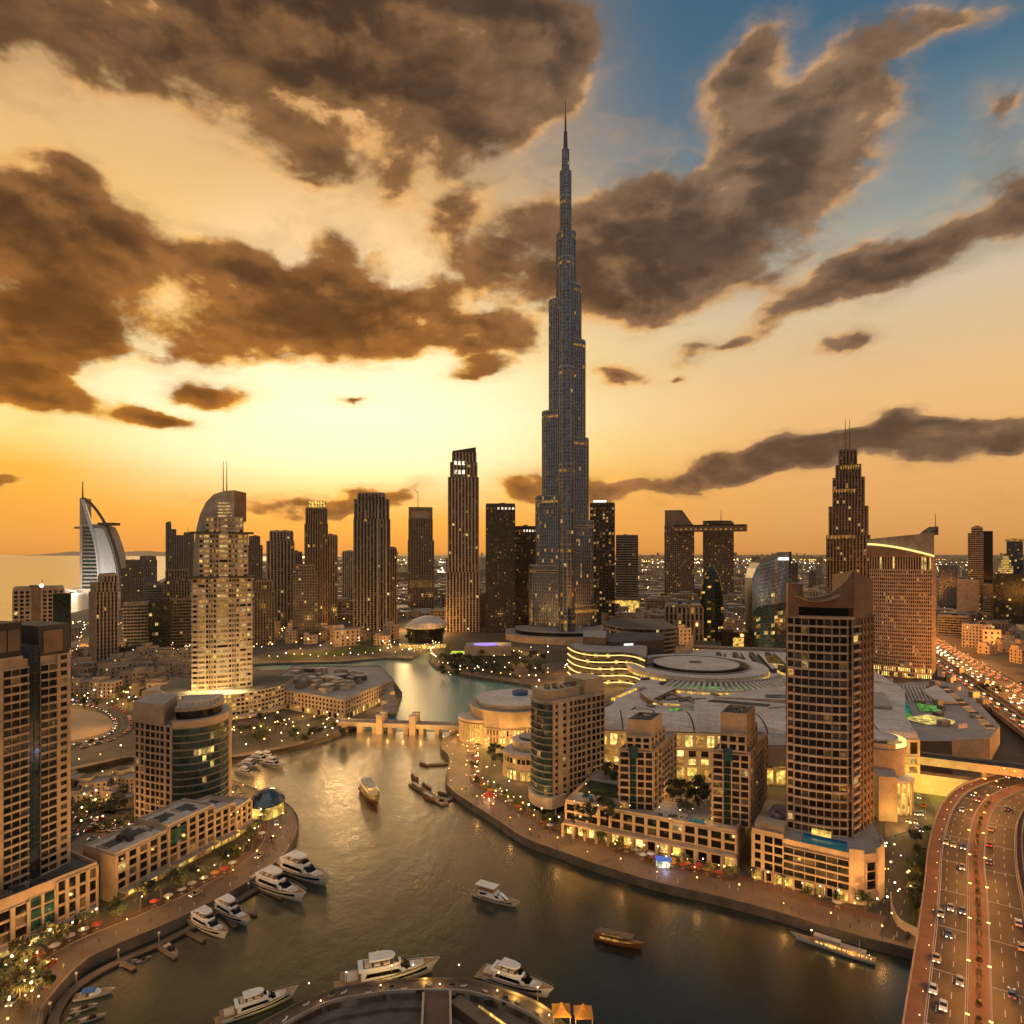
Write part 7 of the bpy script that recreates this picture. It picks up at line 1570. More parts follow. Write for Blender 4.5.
for a, c, lb in (((240, 765), (262, 770), 'white yacht at the head of the cluster moored below the far quay'), ((250, 759), (272, 764), 'white yacht in the middle of the cluster moored below the far quay'), ((262, 764), (285, 769), 'white yacht with dark windows, outermost of the cluster below the far quay'), ((237, 772), (256, 777), 'small white yacht nearest the curved glass tower in the far cluster'), ((258, 757), (280, 761), 'white yacht closest to the far quay wall')):
    o = place(copy_tree(Y), a, c, 0, lb, 24); o['group'] = 'yachts below the far quay'
# passenger yacht under way with a flat canopy aft
def ferry_yacht():
    L = 23; B, H = 5.2, 2.0; rt = root('excursion_yacht', 'sleek white excursion yacht with a flat canopy, moving across the open basin', 'yacht'); R_ = boat_hull(rt, L, B, H, 'gelcoat', 'teak', 'glass_black', rise=.35)
    cab(rt, 'cabin', -8, 6, 2.2, 1.2, 1.7, 3.5, 'gelcoat', 3, .2)
    for s in (-1, 1): g = MB(); g.face([(-7.4, s * 2.22, 2.2), (2.5, s * 1.9, 2.2), (1.5, s * 1.9, 3.1), (-7.2, s * 2.15, 3.1)][::-s], 'glass_black'); g.build('window', rt)
    g = MB(); g.hexa([(1.6, -1.5, 2.3), (5.5, -1, 1.8), (5.5, 1, 1.8), (1.6, 1.5, 2.3), (1.2, -1.4, 3.55), (2.4, -.9, 3.4), (2.4, .9, 3.4), (1.2, 1.4, 3.55)], 'glass_black'); g.build('windshield', rt)
    b = MB(); b.box(-9.5, 0, -2.2, 2.2, 5.3, 5.5, 'white'); b.build('canopy', rt)
    for x in (-9, -4.5, -.4):
        for s in (-2, 2): b = MB(); b.tube((x, s, 3.4), (x, s, 5.3), .06, 'steel', n=5); b.build('post', rt)
    for k in range(6): b = MB(); b.box(-8.6 + k * 1.4, -7.8 + k * 1.4, -1.7, 1.7, 3.5, 4.0, 'teak'); b.build('bench', rt)
    rail(rt, R_, 8); KIDS[rt] = list(rt.children); return rt
fy = place(ferry_yacht(), (474, 894), (520, 908), 0, None, 23)
wk = MB(); A = P(474, 894, .03); d_ = (P(520, 908, .03) - A).normalized(); s_ = Vector((-d_.y, d_.x, 0))
surf('foam', (.28, .27, .24), rough=.6, fine=2)
for s in (-1, 1):
    for k in range(14): q0, q1 = A - d_ * (k * 2.6) + s_ * s * (.8 + k * .42), A - d_ * (k * 2.6 + 1.5) + s_ * s * (.8 + k * .42 + .35); w_ = .26 * (1 - k / 15); wk.face([(q0.x, q0.y - w_, .03), (q1.x, q1.y - w_, .03), (q1.x, q1.y + w_, .03), (q0.x, q0.y + w_, .03)], 'foam')
struct(wk.build('wake'), 'stuff')
# wooden dhows with long canopies
def dhow(L, label, hullm, roofm, lit_=True):
    B, H = L * .24, L * .085; rt = root('dhow', label, 'boat'); R_ = boat_hull(rt, L, B, H, hullm, 'teak', rise=.85, stern=.7, full=2.0)
    b = MB(); pts = [[(x, y, z) for y, z in ((-B * .36, H * 2.25), (-B * .2, H * 2.5), (B * .2, H * 2.5), (B * .36, H * 2.25), (B * .34, H * 2.15), (-B * .34, H * 2.15))] for x in (-L * .4, -L * .1, L * .2, L * .27)]; b.loft(pts, roofm); b.build('canopy', rt)
    for x in (-L * .38, -L * .22, -L * .06, L * .1, L * .25):
        for s in (-1, 1): b = MB(); b.tube((x, s * B * .34, H * .7), (x, s * B * .34, H * 2.2), .07, 'wood_hull', n=5); b.build('post', rt)
    for s in (-1, 1): b = MB(); b.box(-L * .37, L * .24, s * B * .3 - .1, s * B * .3 + .1, H * .8, H * 1.25, 'lit_amber' if lit_ else 'teak'); b.build('side_screen', rt)
    b = MB(); b.box(-L * .47, -L * .38, -B * .28, B * .28, H * .8, H * 1.7, hullm); b.build('stern_cabin', rt)
    b = MB(); b.tube((L * .46, 0, H * 1.3), (L * .53, 0, H * 2.0), .16, hullm, .06, 5); b.build('bow_sprit', rt)
    KIDS[rt] = list(rt.children); return rt
place(dhow(24, 'dark red wooden dhow with a long brown canopy, alone in the right of the basin', 'wood_hull', 'brown_wall'), (594, 938), (645, 950), 0, None, 24)
# brightly lit tour boat in the middle
def tour_boat():
    L = 22; rt = root('tour_boat', 'tour boat glowing amber with two lit decks, in the golden middle of the channel', 'boat'); boat_hull(rt, L, 6.5, 2.2, 'wood_hull', 'teak', rise=.5, stern=.9)
    cab(rt, 'lower_cabin', -9.5, 7, 2.8, 1.6, 1.8, 4.2, 'lit_amber', .8, .2); cab(rt, 'upper_deck', -9.8, 6.5, 2.9, 1.6, 4.2, 4.6, 'canvas', .3, .1)
    cab(rt, 'canopy', -8.5, 4, 2.6, 1.8, 6.4, 6.7, 'canvas', .2, .1)
    for x in (-8, -4, 0, 3.4):
        for s in (-1, 1): b = MB(); b.tube((x, s * 2.3, 4.6), (x, s * 2.3, 6.4), .07, 'white', n=5); b.build('post', rt)
    for s in (-1, 1):
        for k in range(6): b = MB(); b.box(-8.4 + k * 2.4, -8.0 + k * 2.4, s * 2.85 - .05, s * 2.85 + .05, 1.9, 4.1, 'brown_wall'); b.build('window_post', rt)
        b = MB(); b.box(-8.8, 4.5, s * 2.6 - .06, s * 2.6 + .06, 5.0, 5.15, 'strip_gold'); b.build('light_rail', rt)
    return rt
tb_ = place(tour_boat(), (364, 790), (378, 808), 0, None, 22); lamp_at(tb_, (0, 0, 5.6), 500)
# slender dinner cruise boat with strings of lights
def dinner_boat():
    L = 38; rt = root('dinner_boat', 'long slender dinner cruise boat with a row of warm lights, at the lower right', 'boat'); R_ = boat_hull(rt, L, 5.6, 2.3, 'white', 'teak', rise=.55, stern=.8, full=1.6, flat=.3)
    b = MB(); b.box(-15, 8, -2.1, 2.1, 3.9, 4.05, 'roof_grey'); b.build('roof', rt)
    for k in range(12):
        for s in (-1, 1): b = MB(); b.tube((-14.6 + k * 2, s * 2, 1.7), (-14.6 + k * 2, s * 2, 3.9), .06, 'white', n=4); b.build('post', rt)
    for s in (-1, 1):
        for k in range(11): b = MB(); b.box(-14.3 + k * 2, -13 + k * 2, s * 2.0 - .04, s * 2.0 + .04, 2.4, 3.3, 'lit_shop'); b.build('lit_window', rt)
    b = MB(); b.box(-4, 8, -1.7, 1.7, 4.05, 5.5, 'pale_wall'); b.build('upper_cabin', rt); b = MB(); b.tube((-12, 0, 4), (-12, 0, 9), .14, 'white', .06); b.box(-12.1, -11.9, -1.2, 1.2, 7, 7.15, 'white'); b.build('mast', rt)
    b = MB(); b.tube((9, 0, 2.5), (9, 0, 6.5), .3, 'gold_metal', .12); b.ball((9, 0, 6.8), .4, 'lamp_warm'); b.build('bow_lantern', rt); rail(rt, R_, 9, .8)
    for k in range(7): b = MB(); b.ball((-17 + k * .9, (-1) ** k * 1.4, 2.5), .22, 'lamp_warm', 5); b.build('deck_light', rt)
    return rt
db = place(dinner_boat(), (876, 964), (790, 937), 0, None, 38); lamp_at(db, (0, 0, 3.5), 160); lamp_at(db, (-9, 0, 3.2), 120)
# small boats
def small_boat(L, cover, label):
    rt = root('small_boat', label, 'boat'); boat_hull(rt, L, L * .3, L * .11, 'gelcoat', 'teak', rise=.4); cab(rt, 'console', -L * .12, L * .18, L * .11, L * .07, L * .08, L * .17, 'glass_black' if not cover else 'gelcoat', L * .07)
    if cover: b = MB(); b.loft([[(x, -L * .12, L * .2), (x, 0, L * .25), (x, L * .12, L * .2), (x, L * .12, L * .18), (x, -L * .12, L * .18)] for x in (-L * .3, L * .02)], cover); b.build('cover', rt)
    for s in (-1, 1):
        for x in (-L * .28, 0): b = MB(); b.tube((x, s * L * .11, L * .08), (x, s * L * .11, L * .19), .04, 'steel', n=4); b.build('post', rt)
    b = MB(); b.box(-L * .54, -L * .48, -.35, .35, -.2, .9, 'charcoal'); b.build('outboard', rt); b = MB(); b.box(-L * .36, -L * .2, -L * .1, L * .1, L * .08, L * .12, 'canvas'); b.build('seat', rt); KIDS[rt] = list(rt.children); return rt
S1 = small_boat(13, 'blue_canvas', 'small white boat with a bright blue cover beside the curved pontoon'); place(S1, (74, 1000), (115, 992), 0, None, 13)
S2 = small_boat(9, None, 'x'); place(S2, (70, 1013), (98, 1006), 0, 'small open white boat behind the blue covered one', 9)
for a, c, lb in (((66, 1021), (80, 1014), 'tiny white boat tight against the lower pontoon'), ((78, 1023), (106, 1016), 'long open white boat lowest in the left corner of the basin'), ((119, 966), (138, 961), 'low beige open boat by the third finger pier'), ((136, 964), (151, 957), 'white inflatable boat beside the low beige boat'), ((164, 946), (178, 957), 'grey dinghy lying along the finger pier')): place(copy_tree(S2), a, c, 0, lb, 9)
# water taxis at the eastern dock
dk = root('ferry_dock', 'long floating dock with water taxis below the golden round hall', 'dock')
for A_, B_, w in (((462, 794), (440, 801), 1.6), ((412, 783), (445, 804), 2.2), ((449, 763), (428, 764), 1.4)):
    p, q = P(*A_, 1.0), P(*B_, 1.0); b = MB(); ribbon(b, offset_line([p, q], w), offset_line([p, q], -w), 'paving', z0=.2); b.build('walkway', dk)
W1 = dhow(11, 'x', 'teak', 'canvas', False); place(W1, (413, 786), (423, 793), 0, 'small canopied water taxi at the outer end of the floating dock', 11); W1.name = 'water_taxi'
for a, c, lb in (((423, 785), (432, 791), 'water taxi on the inner side of the floating dock'), ((424, 796), (436, 803), 'water taxi moored mid way along the floating dock'), ((420, 764), (429, 767), 'round canopied water taxi at the short upper dock'), ((412, 776), (419, 782), 'dark water taxi lying off the tip of the dock'), ((438, 793), (449, 796), 'water taxi close to the promenade end of the dock')):
    o = place(copy_tree(W1), a, c, 0, lb, 11); o.name = 'water_taxi'

# ================================================================== trees, palms, lamps, cars, parasols
def make_tree(seed, h, w, leaf, n, name='tree', m='foliage'):
    r = random.Random(seed); rt = root(name, 'x', 'tree'); b = MB(); b.tube((0, 0, 0), (.1, 0, h * .45), .16, 'bark', .1, 6)
    for k in range(4): a = k * 1.7; b.tube((.1, 0, h * (.3 + .05 * k)), (math.cos(a) * w * .3, math.sin(a) * w * .3, h * .65), .08, 'bark', .03, 4)
    b.build('trunk', rt); c = MB(); cl = [(r.uniform(-.36, .36) * w, r.uniform(-.36, .36) * w, h * r.uniform(.48, .86), r.uniform(.16, .3) * w) for _ in range(8)]
    for _ in range(n):
        x, y, z, rr = r.choice(cl); d = Vector((r.gauss(0, 1), r.gauss(0, 1), r.gauss(0, .8))).normalized() * rr * r.uniform(.6, 1.05); q = Vector((x, y, z)) + d; t_ = Vector((r.gauss(0, 1), r.gauss(0, 1), r.gauss(0, 1))).normalized() * leaf; u = t_.orthogonal().normalized() * leaf * .7
        c.face([q - t_, q + u, q + t_, q - u], m)
    c.build('crown', rt); KIDS[rt] = list(rt.children); return rt
def make_palm(seed, h):
    r = random.Random(seed); rt = root('palm_tree', 'x', 'palm tree'); b = MB(); b.tube((0, 0, 0), (.25, .1, h * .55), .22, 'bark', .17, 6); b.tube((.25, .1, h * .55), (.3, .1, h), .17, 'bark', .14, 6); b.build('trunk', rt); c = MB()
    for k in range(15):
        a = k * 2.4 + r.uniform(-.2, .2); up = r.uniform(.1, 1.0); d = Vector((math.cos(a), math.sin(a), 0)); s = Vector((-d.y, d.x, 0)); prev = None; L = r.uniform(2.2, 3.0)
        for j in range(5):
            t_ = j / 4; p = Vector((.3, .1, h)) + d * (L * t_) + Vector((0, 0, up * 1.6 * t_ - 2.2 * t_ * t_)); w = .34 * (1 - abs(t_ - .4) * 1.2)
            cur = (p - s * w - Vector((0, 0, .12)), p, p + s * w - Vector((0, 0, .12)))
            if prev: c.face([prev[0], cur[0], cur[1], prev[1]], 'palm_leaf'); c.face([prev[1], cur[1], cur[2], prev[2]], 'palm_leaf')
            prev = cur
    c.build('crown', rt); KIDS[rt] = list(rt.children); return rt
TK = [make_tree(1, 6.5, 5.5, .42, 420), make_tree(2, 8, 6.5, .5, 420, m='foliage_dark'), make_tree(3, 5, 5, .4, 300)]
PK = [make_palm(4, 8), make_palm(5, 6.5)]
tused = set(); tr_r = random.Random(31); placed_trees = []
def plant(kind, p, label, group, sc=1.0):
    o = kind
    if id(kind) in tused: o = copy_tree(kind)
    else: tused.add(id(kind))
    s = sc * tr_r.uniform(.8, 1.2); o.location = p; o.rotation_euler = (0, 0, tr_r.uniform(0, 6.28)); o.scale = (s, s, s); o['label'] = label; o['group'] = group
def plant_row(line, off, step, kinds_, label, group, z=3.0, start=3, sc=1.0, jit=.8, lim=None, skipf=None):
    for i, (pt, dr) in enumerate(along(offset_line(line, off), step, start)):
        p = Vector((pt.x + tr_r.uniform(-jit, jit), pt.y + tr_r.uniform(-jit, jit), z)); px = 512 + p.x * F / max(p.y, 1)
        if not (-20 < px < 1044) or (skipf and skipf(p)): continue
        plant(tr_r.choice(kinds_), p, label, group, sc)
def plant_area(region, n, kinds_, label, group, z=3.0, sc=1.0, gap=3.0):
    done = []; t_ = 0
    while len(done) < n and t_ < n * 40:
        t_ += 1; p = P(tr_r.uniform(region[0], region[1]), tr_r.uniform(region[2], region[3]), z)
        if any((p - q).length < gap for q in done): continue
        done.append(p); plant(tr_r.choice(kinds_), p, label, group, sc)
plant_row(pen_edge, 15.4, 7.5, PK + TK[:1], 'tree in the row along the inner pavement of the left promenade', 'trees of the left promenade', sc=.95)
plant_row(pen_edge, 18.6, 10, TK, 'leafy tree between the left promenade and the low beige blocks', 'trees by the low blocks', skipf=lambda p: p.y > 290)
plant_row(quay_edge, 15.5, 9, PK + TK, 'tree in the row along the shopfronts of the right promenade', 'trees of the right promenade', skipf=lambda p: p.y > 352 or (p.x > 126 and p.y < 226), sc=.9)
plant_area((605, 622, 775, 812), 5, TK, 'dark tree on the podium terrace left of the shorter slim tower', 'podium terrace trees', 17.3); plant_area((672, 716, 785, 815), 18, TK, 'dark tree on the garden terrace between the two slim towers', 'garden terrace trees', 17.3)
plant_area((572, 618, 798, 826), 14, TK, 'small tree on the podium garden by the turquoise pool', 'pool garden trees', 17.3, .7)
plant_area((470, 506, 752, 775), 12, TK + PK, 'tree in the small garden in front of the golden round hall', 'round hall garden trees'); plant_area((440, 548, 655, 678), 46, TK, 'tree in the dark park on the near side of the supertall, by the lake', 'lakeside park trees', 3.2, 1.25, 5)
plant_area((62, 132, 785, 838), 26, TK, 'tree among the car parks behind the left edge tower', 'car park trees', sc=1.05); plant_area((60, 190, 695, 712), 26, TK, 'tree along the lit street below the old quarter', 'street trees of the old quarter', sc=1.2); plant_area((228, 345, 722, 746), 22, TK, 'tree along the far quay below the arcaded palace', 'far quay trees', sc=1.1)
plant_area((908, 930, 832, 932), 16, TK, 'shrubby tree in the planted strip beside the bridge', 'bridge side trees', 3.5, .7); plant_area((66, 190, 654, 662), 16, TK, 'dark tree at the far edge of the old quarter', 'old quarter edge trees', sc=1.5); plant_area((930, 1000, 690, 735), 12, TK, 'tree between the mall sheds and the highway', 'highway side trees', sc=1.4)
plant_area((2, 40, 968, 1015), 14, PK + TK, 'palm or shrub in the corner garden at the lower left', 'corner garden trees', sc=.85); plant_area((340, 440, 638, 650), 20, TK, 'tree near the boat shaped hall at the end of the lake', 'trees by the boat shaped hall', sc=1.4)

def make_lamp(h, m, name='street_lamp'):
    rt = root(name, 'x', 'street lamp'); b = MB(); b.tube((0, 0, 0), (0, 0, h), .08, 'dark_steel', .05, 5); b.tube((0, 0, 0), (0, 0, .5), .16, 'dark_steel', .12, 6); b.build('post', rt); b = MB(); b.ball((0, 0, h + .25), .32, m, 7); b.build('lamp_head', rt); KIDS[rt] = list(rt.children); return rt
LK_ = {m: make_lamp(5, m) for m in ('lamp_orange', 'lamp_warm', 'lamp_white')}; lused = set(); lr = random.Random(9)
FARL = MB()
def lamp_post(p, label, group, m=None, sc=1.0, e=0):
    m = m or lr.choice(('lamp_orange', 'lamp_warm', 'lamp_warm', 'lamp_white')); o = LK_[m]
    sc *= lr.uniform(.7, 1.35)
    if p[1] > 455:                     # far lamps are a pixel or two: one mass
        FARL.tube(p, (p[0], p[1], p[2] + 5 * sc), .1, 'dark_steel', .06, 4); FARL.ball((p[0], p[1], p[2] + 5.3 * sc), .42 * sc, m, 5)
        if e:
            l = bpy.data.lights.new('lamp', 'POINT'); l.energy = e * 4.0; l.color = (1, .50, .13); l.shadow_soft_size = .4; o = bpy.data.objects.new('lamp', l); col.objects.link(o); o.location = (p[0], p[1], p[2] + 6.5)
        return
    if m in lused: o = copy_tree(o)
    else: lused.add(m)
    for ch in list(o.children):
        if ch.type == 'LIGHT': bpy.data.objects.remove(ch)
    o.location = p; o.scale = (sc, sc, sc); o['label'] = label; o['group'] = group
    if e: lamp_at(o, (0, 0, 5.6), e, (1, .50, .13), .35)
def lamp_row(line, off, step, label, group, e=0, every=1, m=None, sc=1.0, start=2, z=3.02, lim=None):
    i = 0
    for pt, dr in along(offset_line(line, off), step, start):
        px = 512 + pt.x * F / max(pt.y, 1); py = CY + 127 * F / max(pt.y, 1)
        if not (-30 < px < 1050) or (lim and not lim(px, py)): continue
        lamp_post((pt.x, pt.y, z), label, group, m, sc, e if i % every == 0 else 0); i += 1
for k_, v_ in LK_.items(): KIDS[v_] = [c for c in v_.children]
lamp_row(pen_edge, 6.9, 13, 'globe street lamp along the water side of the left promenade road', 'lamps of the left promenade', 2800, 2, 'lamp_orange')
lamp_row(pen_edge, 16.5, 7, 'glowing globe lamp in front of the shops of the left bank', 'lamps of the left shopfronts', 1700, 2, 'lamp_warm', 1.0)
lamp_row(quay_edge, 2.0, 15, 'globe lamp on the very edge of the right quay', 'lamps of the right quay', 900, 2, 'lamp_orange', .8, lim=lambda a, b_: b_ > 735)
lamp_row(quay_edge, 11.5, 11, 'globe lamp in the middle of the right promenade', 'lamps of the right promenade', 3400, 2, 'lamp_orange', lim=lambda a, b_: b_ > 735)
lamp_row(quay_edge, 17.5, 6, 'glowing globe lamp by the shopfronts of the right bank', 'lamps of the right shopfronts', 0, 1, 'lamp_warm', .85, lim=lambda a, b_: b_ > 742 and a < 880)
lamp_row(smooth_line(north_edge, 3), -5.5, 11, 'lamp along the far quay promenade below the palace', 'lamps of the far quay', 1500, 3, None, 1.2)
lamp_row(smooth_line(lake_edge[9:14], 3), 5, 9, 'lamp round the near shore of the green lawn', 'lamps by the lawn', 2500, 4, None, 1.5); lamp_row(smooth_line(lake_edge[13:25], 3), 3, 11, 'white lamp on the lakeside walk below the supertall', 'lamps of the lakeside walk', 2500, 5, None, 1.4)
def lamp_area(region, n, label, group, sc=1.0, z=3.0, e=0, every=4, m=None):
    for i in range(n):
        a, b_ = lr.uniform(region[0], region[1]), lr.uniform(region[2], region[3])
        if 440 < a < 545 and 735 < b_ < 845 and a < 470 + max(0, b_ - 785) * 1.4: continue
        lamp_post(P(a, b_, z), label, group, m, sc, e if i % every == 0 else 0)
lamp_area((60, 192, 697, 712), 46, 'lamp on the busy lit street below the old quarter', 'lamps below the old quarter', 1.3, e=2500, every=4, m=None)
lamp_area((62, 132, 780, 838), 26, 'lamp among the car parks behind the left edge tower', 'lamps of the car parks', 1.0, e=1500, every=5); lamp_area((232, 345, 722, 744), 30, 'lamp in the lit strip along the far quay', 'lamps of the far quay strip', 1.2, e=2500, every=5)
lamp_area((452, 535, 742, 838), 34, 'lamp scattered in the gardens round the golden hall', 'lamps round the golden hall', .9, e=1200, every=5); lamp_area((250, 440, 634, 655), 60, 'lamp on the glittering street beyond the lake', 'lamps beyond the lake', 1.7, e=5000, every=7)
lamp_area((440, 600, 652, 682), 40, 'lamp among the trees of the lakeside park', 'lamps of the lakeside park', 1.4, e=4000, every=8); lamp_area((884, 912, 800, 935), 18, 'lamp along the side street by the bridge', 'lamps of the side street', .9, e=1300, every=3); lamp_area((2, 42, 962, 1018), 14, 'lamp in the corner garden at the lower left', 'lamps of the corner garden', .9, e=1500, every=2, m='lamp_warm')
lamp_area((572, 740, 790, 828), 26, 'small lamp on the podium roof gardens', 'lamps of the roof gardens', .6, 17.2, 500, 5, 'lamp_warm')
lamp_row([v.copy() for v in BC], 11.9, 12, 'small lamp on the parapet of the bridge footway', 'lamps of the bridge footway', 0, 1, 'lamp_warm', .35, z=12.2, lim=lambda a, b_: a < 990)

struct(FARL.build('distant_street_lamps'), 'stuff')
# cars
def make_car(paint):
    rt = root('car', 'x', 'car'); b = MB(); prof = [(-2.2, .35), (-2.25, .8), (-1.3, .95), (1.0, .92), (2.1, .75), (2.2, .4)]
    b.loft([[(x, y * s, z) for x, z in prof] for y, s in ((-.9, 1), (.9, 1))], paint); b.build('body', rt)
    b = MB(); b.loft([[(-1.75, -.8, .93), (.95, -.8, .93), (.95, .8, .93), (-1.75, .8, .93)], [(-1.25, -.66, 1.42), (.25, -.66, 1.42), (.25, .66, 1.42), (-1.25, .66, 1.42)]], 'glass_black'); b.build('cabin', rt); b = MB(); b.box(-1.22, .22, -.65, .65, 1.425, 1.46, paint); b.build('roof', rt)
    for x in (-1.35, 1.35):
        for s in (-.82, .82): b = MB(); b.tube((x, s - .1, .33), (x, s + .1, .33), .33, 'tyre', n=10); b.build('wheel', rt)
    for s in (-.6, .6): b = MB(); b.box(2.16, 2.24, s - .22, s + .22, .52, .72, 'headlight'); b.build('headlight', rt); b = MB(); b.box(-2.28, -2.2, s - .22, s + .22, .6, .8, 'taillight'); b.build('taillight', rt)
    KIDS[rt] = list(rt.children); return rt
PAINTS = {'white': 'car_white', 'silver': 'car_silver', 'black': 'car_black', 'dark red': 'car_red', 'sand coloured': 'car_sand', 'blue': 'car_blue'}
CK = {k: make_car(v) for k, v in PAINTS.items()}; cused = set(); cr = random.Random(3)
def put_car(p, rz, where, group, sc=1.0):
    k = cr.choice(list(CK)); o = CK[k]
    if k in cused: o = copy_tree(o)
    else: cused.add(k)
    o.location = p; o.rotation_euler = (0, 0, rz); o.scale = (sc, sc, sc); o['label'] = k + ' car ' + where; o['group'] = group
def at_line(line, s, off):
    pts = along(offset_line(line, off), 1.0); 
    return pts[max(0, min(len(pts) - 1, int(s)))]
tot_l = len(along(BC, 1.0))
for lane, rev, n in ((9.9, True, 5), (7.4, True, 7), (4.2, True, 7), (-4.0, False, 6), (-7.0, False, 5), (-10.2, False, 4)):
    L = along(offset_line(BC, lane), 1.0); used_s = []
    for _ in range(n):
        for _t in range(30):
            s = cr.uniform(70, min(len(L) - 1, 330))
            if all(abs(s - q) > 11 for q in used_s): break
        used_s.append(s); pt, dr = L[int(s)]
        put_car((pt.x, pt.y, 12.01), math.atan2(dr.y, dr.x) + (math.pi if rev else 0), 'with headlights on, coming over the bridge' if rev else 'with red tail lights, driving away over the bridge', 'cars coming over the bridge' if rev else 'cars leaving over the bridge')
for i, (pt, dr) in enumerate(along(offset_line(pen_edge, 9.8), 16, 5)):
    if cr.random() < .7: put_car((pt.x, pt.y, 3.02), math.atan2(dr.y, dr.x) + (math.pi if i % 2 else 0), 'on the left promenade road', 'cars on the left promenade')
for i, (pt, dr) in enumerate(along(curve_road, 7.5, 2)):
    for lane in (-5, 5):
        if cr.random() < .75: s = Vector((-dr.y, dr.x, 0)); q = pt + s * lane; put_car((q.x, q.y, 3.04), math.atan2(dr.y, dr.x) + (math.pi if lane > 0 else 0), 'in the queue on the road curving round the sandy lot', 'cars round the sandy lot', 1.1)
for _ in range(46): put_car(P(cr.uniform(64, 132), cr.uniform(790, 842), 3.0), R(cr.choice((20, 110, 200))), 'parked in the car park behind the left edge tower', 'parked cars on the peninsula')
for _ in range(10): put_car(P(cr.uniform(906, 924), cr.uniform(790, 832), 3.05), R(cr.choice((60, 240))), 'parked on the forecourt beside the bridge ramp', 'cars on the forecourt')
far = {}
def far_car(front):
    b = MB(); b.loft([[(-2.2, y, .3), (-2.2, y, .9), (-1.2, y, 1.45), (.5, y, 1.45), (1.3, y, .95), (2.2, y, .8), (2.2, y, .3)] for y in (-.9, .9)], cr.choice(list(PAINTS.values())))
    for s in (-.55, .55): b.box(2.2, 2.5, s - .3, s + .3, .5, .95, 'headlight'); b.box(-2.5, -2.2, s - .3, s + .3, .5, .95, 'taillight')
    return b.build('car')
FC = far_car(0); ff = True; FARC = MB()
for lane, rev in ((5.5, 1), (2, 1), (-1.5, 1), (-4.5, 1), (-9.5, 0), (-12.5, 0), (-16, 0), (-19.5, 0), (17, 1), (21, 0)):
    for pt, dr in along(offset_line(HC3, lane), 19, cr.uniform(0, 18)):
        if pt.y > 1050 or cr.random() < .2: continue
        if pt.y > 700:
            s_ = Vector((-dr.y, dr.x, 0)); sg = -1 if rev else 1
            for m_, a_, b__ in (('car_silver', -2.4, 2.4), ('headlight', 2.4 * sg, 2.8 * sg), ('taillight', -2.8 * sg, -2.4 * sg)):
                q0, q1 = pt + dr * min(a_, b__), pt + dr * max(a_, b__); FARC.obox(q0, dr, -s_, 0, (q1 - q0).length, -1, 1, 9.2 if m_ == 'car_silver' else 9.7, 10.5 if m_ == 'car_silver' else 10.3, m_)
            continue
        o = FC if ff else FC.copy()
        if not ff: col.objects.link(o)
        ff = False; sc = 1.1; o.location = (pt.x, pt.y, 9.0); o.rotation_euler = (0, 0, math.atan2(dr.y, dr.x) + (math.pi if rev else 0)); tag(o, 'car with lights on coming down the orange highway' if rev else 'car with red tail lights going away on the orange highway', 'car', 'oncoming cars on the highway' if rev else 'leaving cars on the highway')

struct(FARC.build('distant_traffic'), 'stuff')

# parasols and tables on the promenades
def parasol(m):
    rt = root('parasol', 'x', 'parasol'); b = MB(); b.tube((0, 0, 0), (0, 0, 2.7), .05, 'teak', n=5); b.build('pole', rt); b = MB(); ring_ = [(1.7 * math.cos(a * math.pi / 4), 1.7 * math.sin(a * math.pi / 4), 2.35) for a in range(8)]
    for i in range(8): b.face([ring_[i], ring_[(i + 1) % 8], (0, 0, 3.05)], m)
    b.build('canopy', rt); b = MB(); b.tube((0, 0, .68), (0, 0, .74), .5, 'white', n=10); b.build('table', rt)
    for k in range(4): a = k * math.pi / 2; b = MB(); b.box(math.cos(a) * .9 - .22, math.cos(a) * .9 + .22, math.sin(a) * .9 - .22, math.sin(a) * .9 + .22, 0, .46, 'teak'); b.build('seat', rt)
    KIDS[rt] = list(rt.children); return rt
PS = {'cream': parasol('canvas'), 'orange': parasol('orange_canvas'), 'red': parasol('red_paint'), 'white': parasol('white')}; pused = set()
def parasols(line, off, step, where, group, lim):
    for pt, dr in along(offset_line(line, off), step, 2):
        px = 512 + pt.x * F / max(pt.y, 1); py = CY + 127 * F / max(pt.y, 1)
        if not lim(px, py) or math.sin(pt.x * .13 + pt.y * .07) + cr.uniform(-.8, .8) < -.1: continue
        k = cr.choice(('cream', 'cream', 'orange', 'red', 'white')); o = PS[k] if k not in pused else copy_tree(PS[k]); pused.add(k)
        o.location = (pt.x + cr.uniform(-.6, .6), pt.y + cr.uniform(-.6, .6), 3.03); o.rotation_euler = (0, 0, cr.uniform(0, 1)); o['label'] = k + ' parasol over a cafe table ' + where; o['group'] = group
parasols(quay_edge, 14.6, 4.2, 'on the right promenade', 'parasols of the right promenade', lambda a, b_: 470 < a < 860); parasols(quay_edge, 17.2, 5, 'close to the shops of the right bank', 'parasols by the right shops', lambda a, b_: 470 < a < 720)
parasols(pen_edge, 14.3, 4.5, 'on the left promenade', 'parasols of the left promenade', lambda a, b_: 40 < a < 300 and b_ > 800)
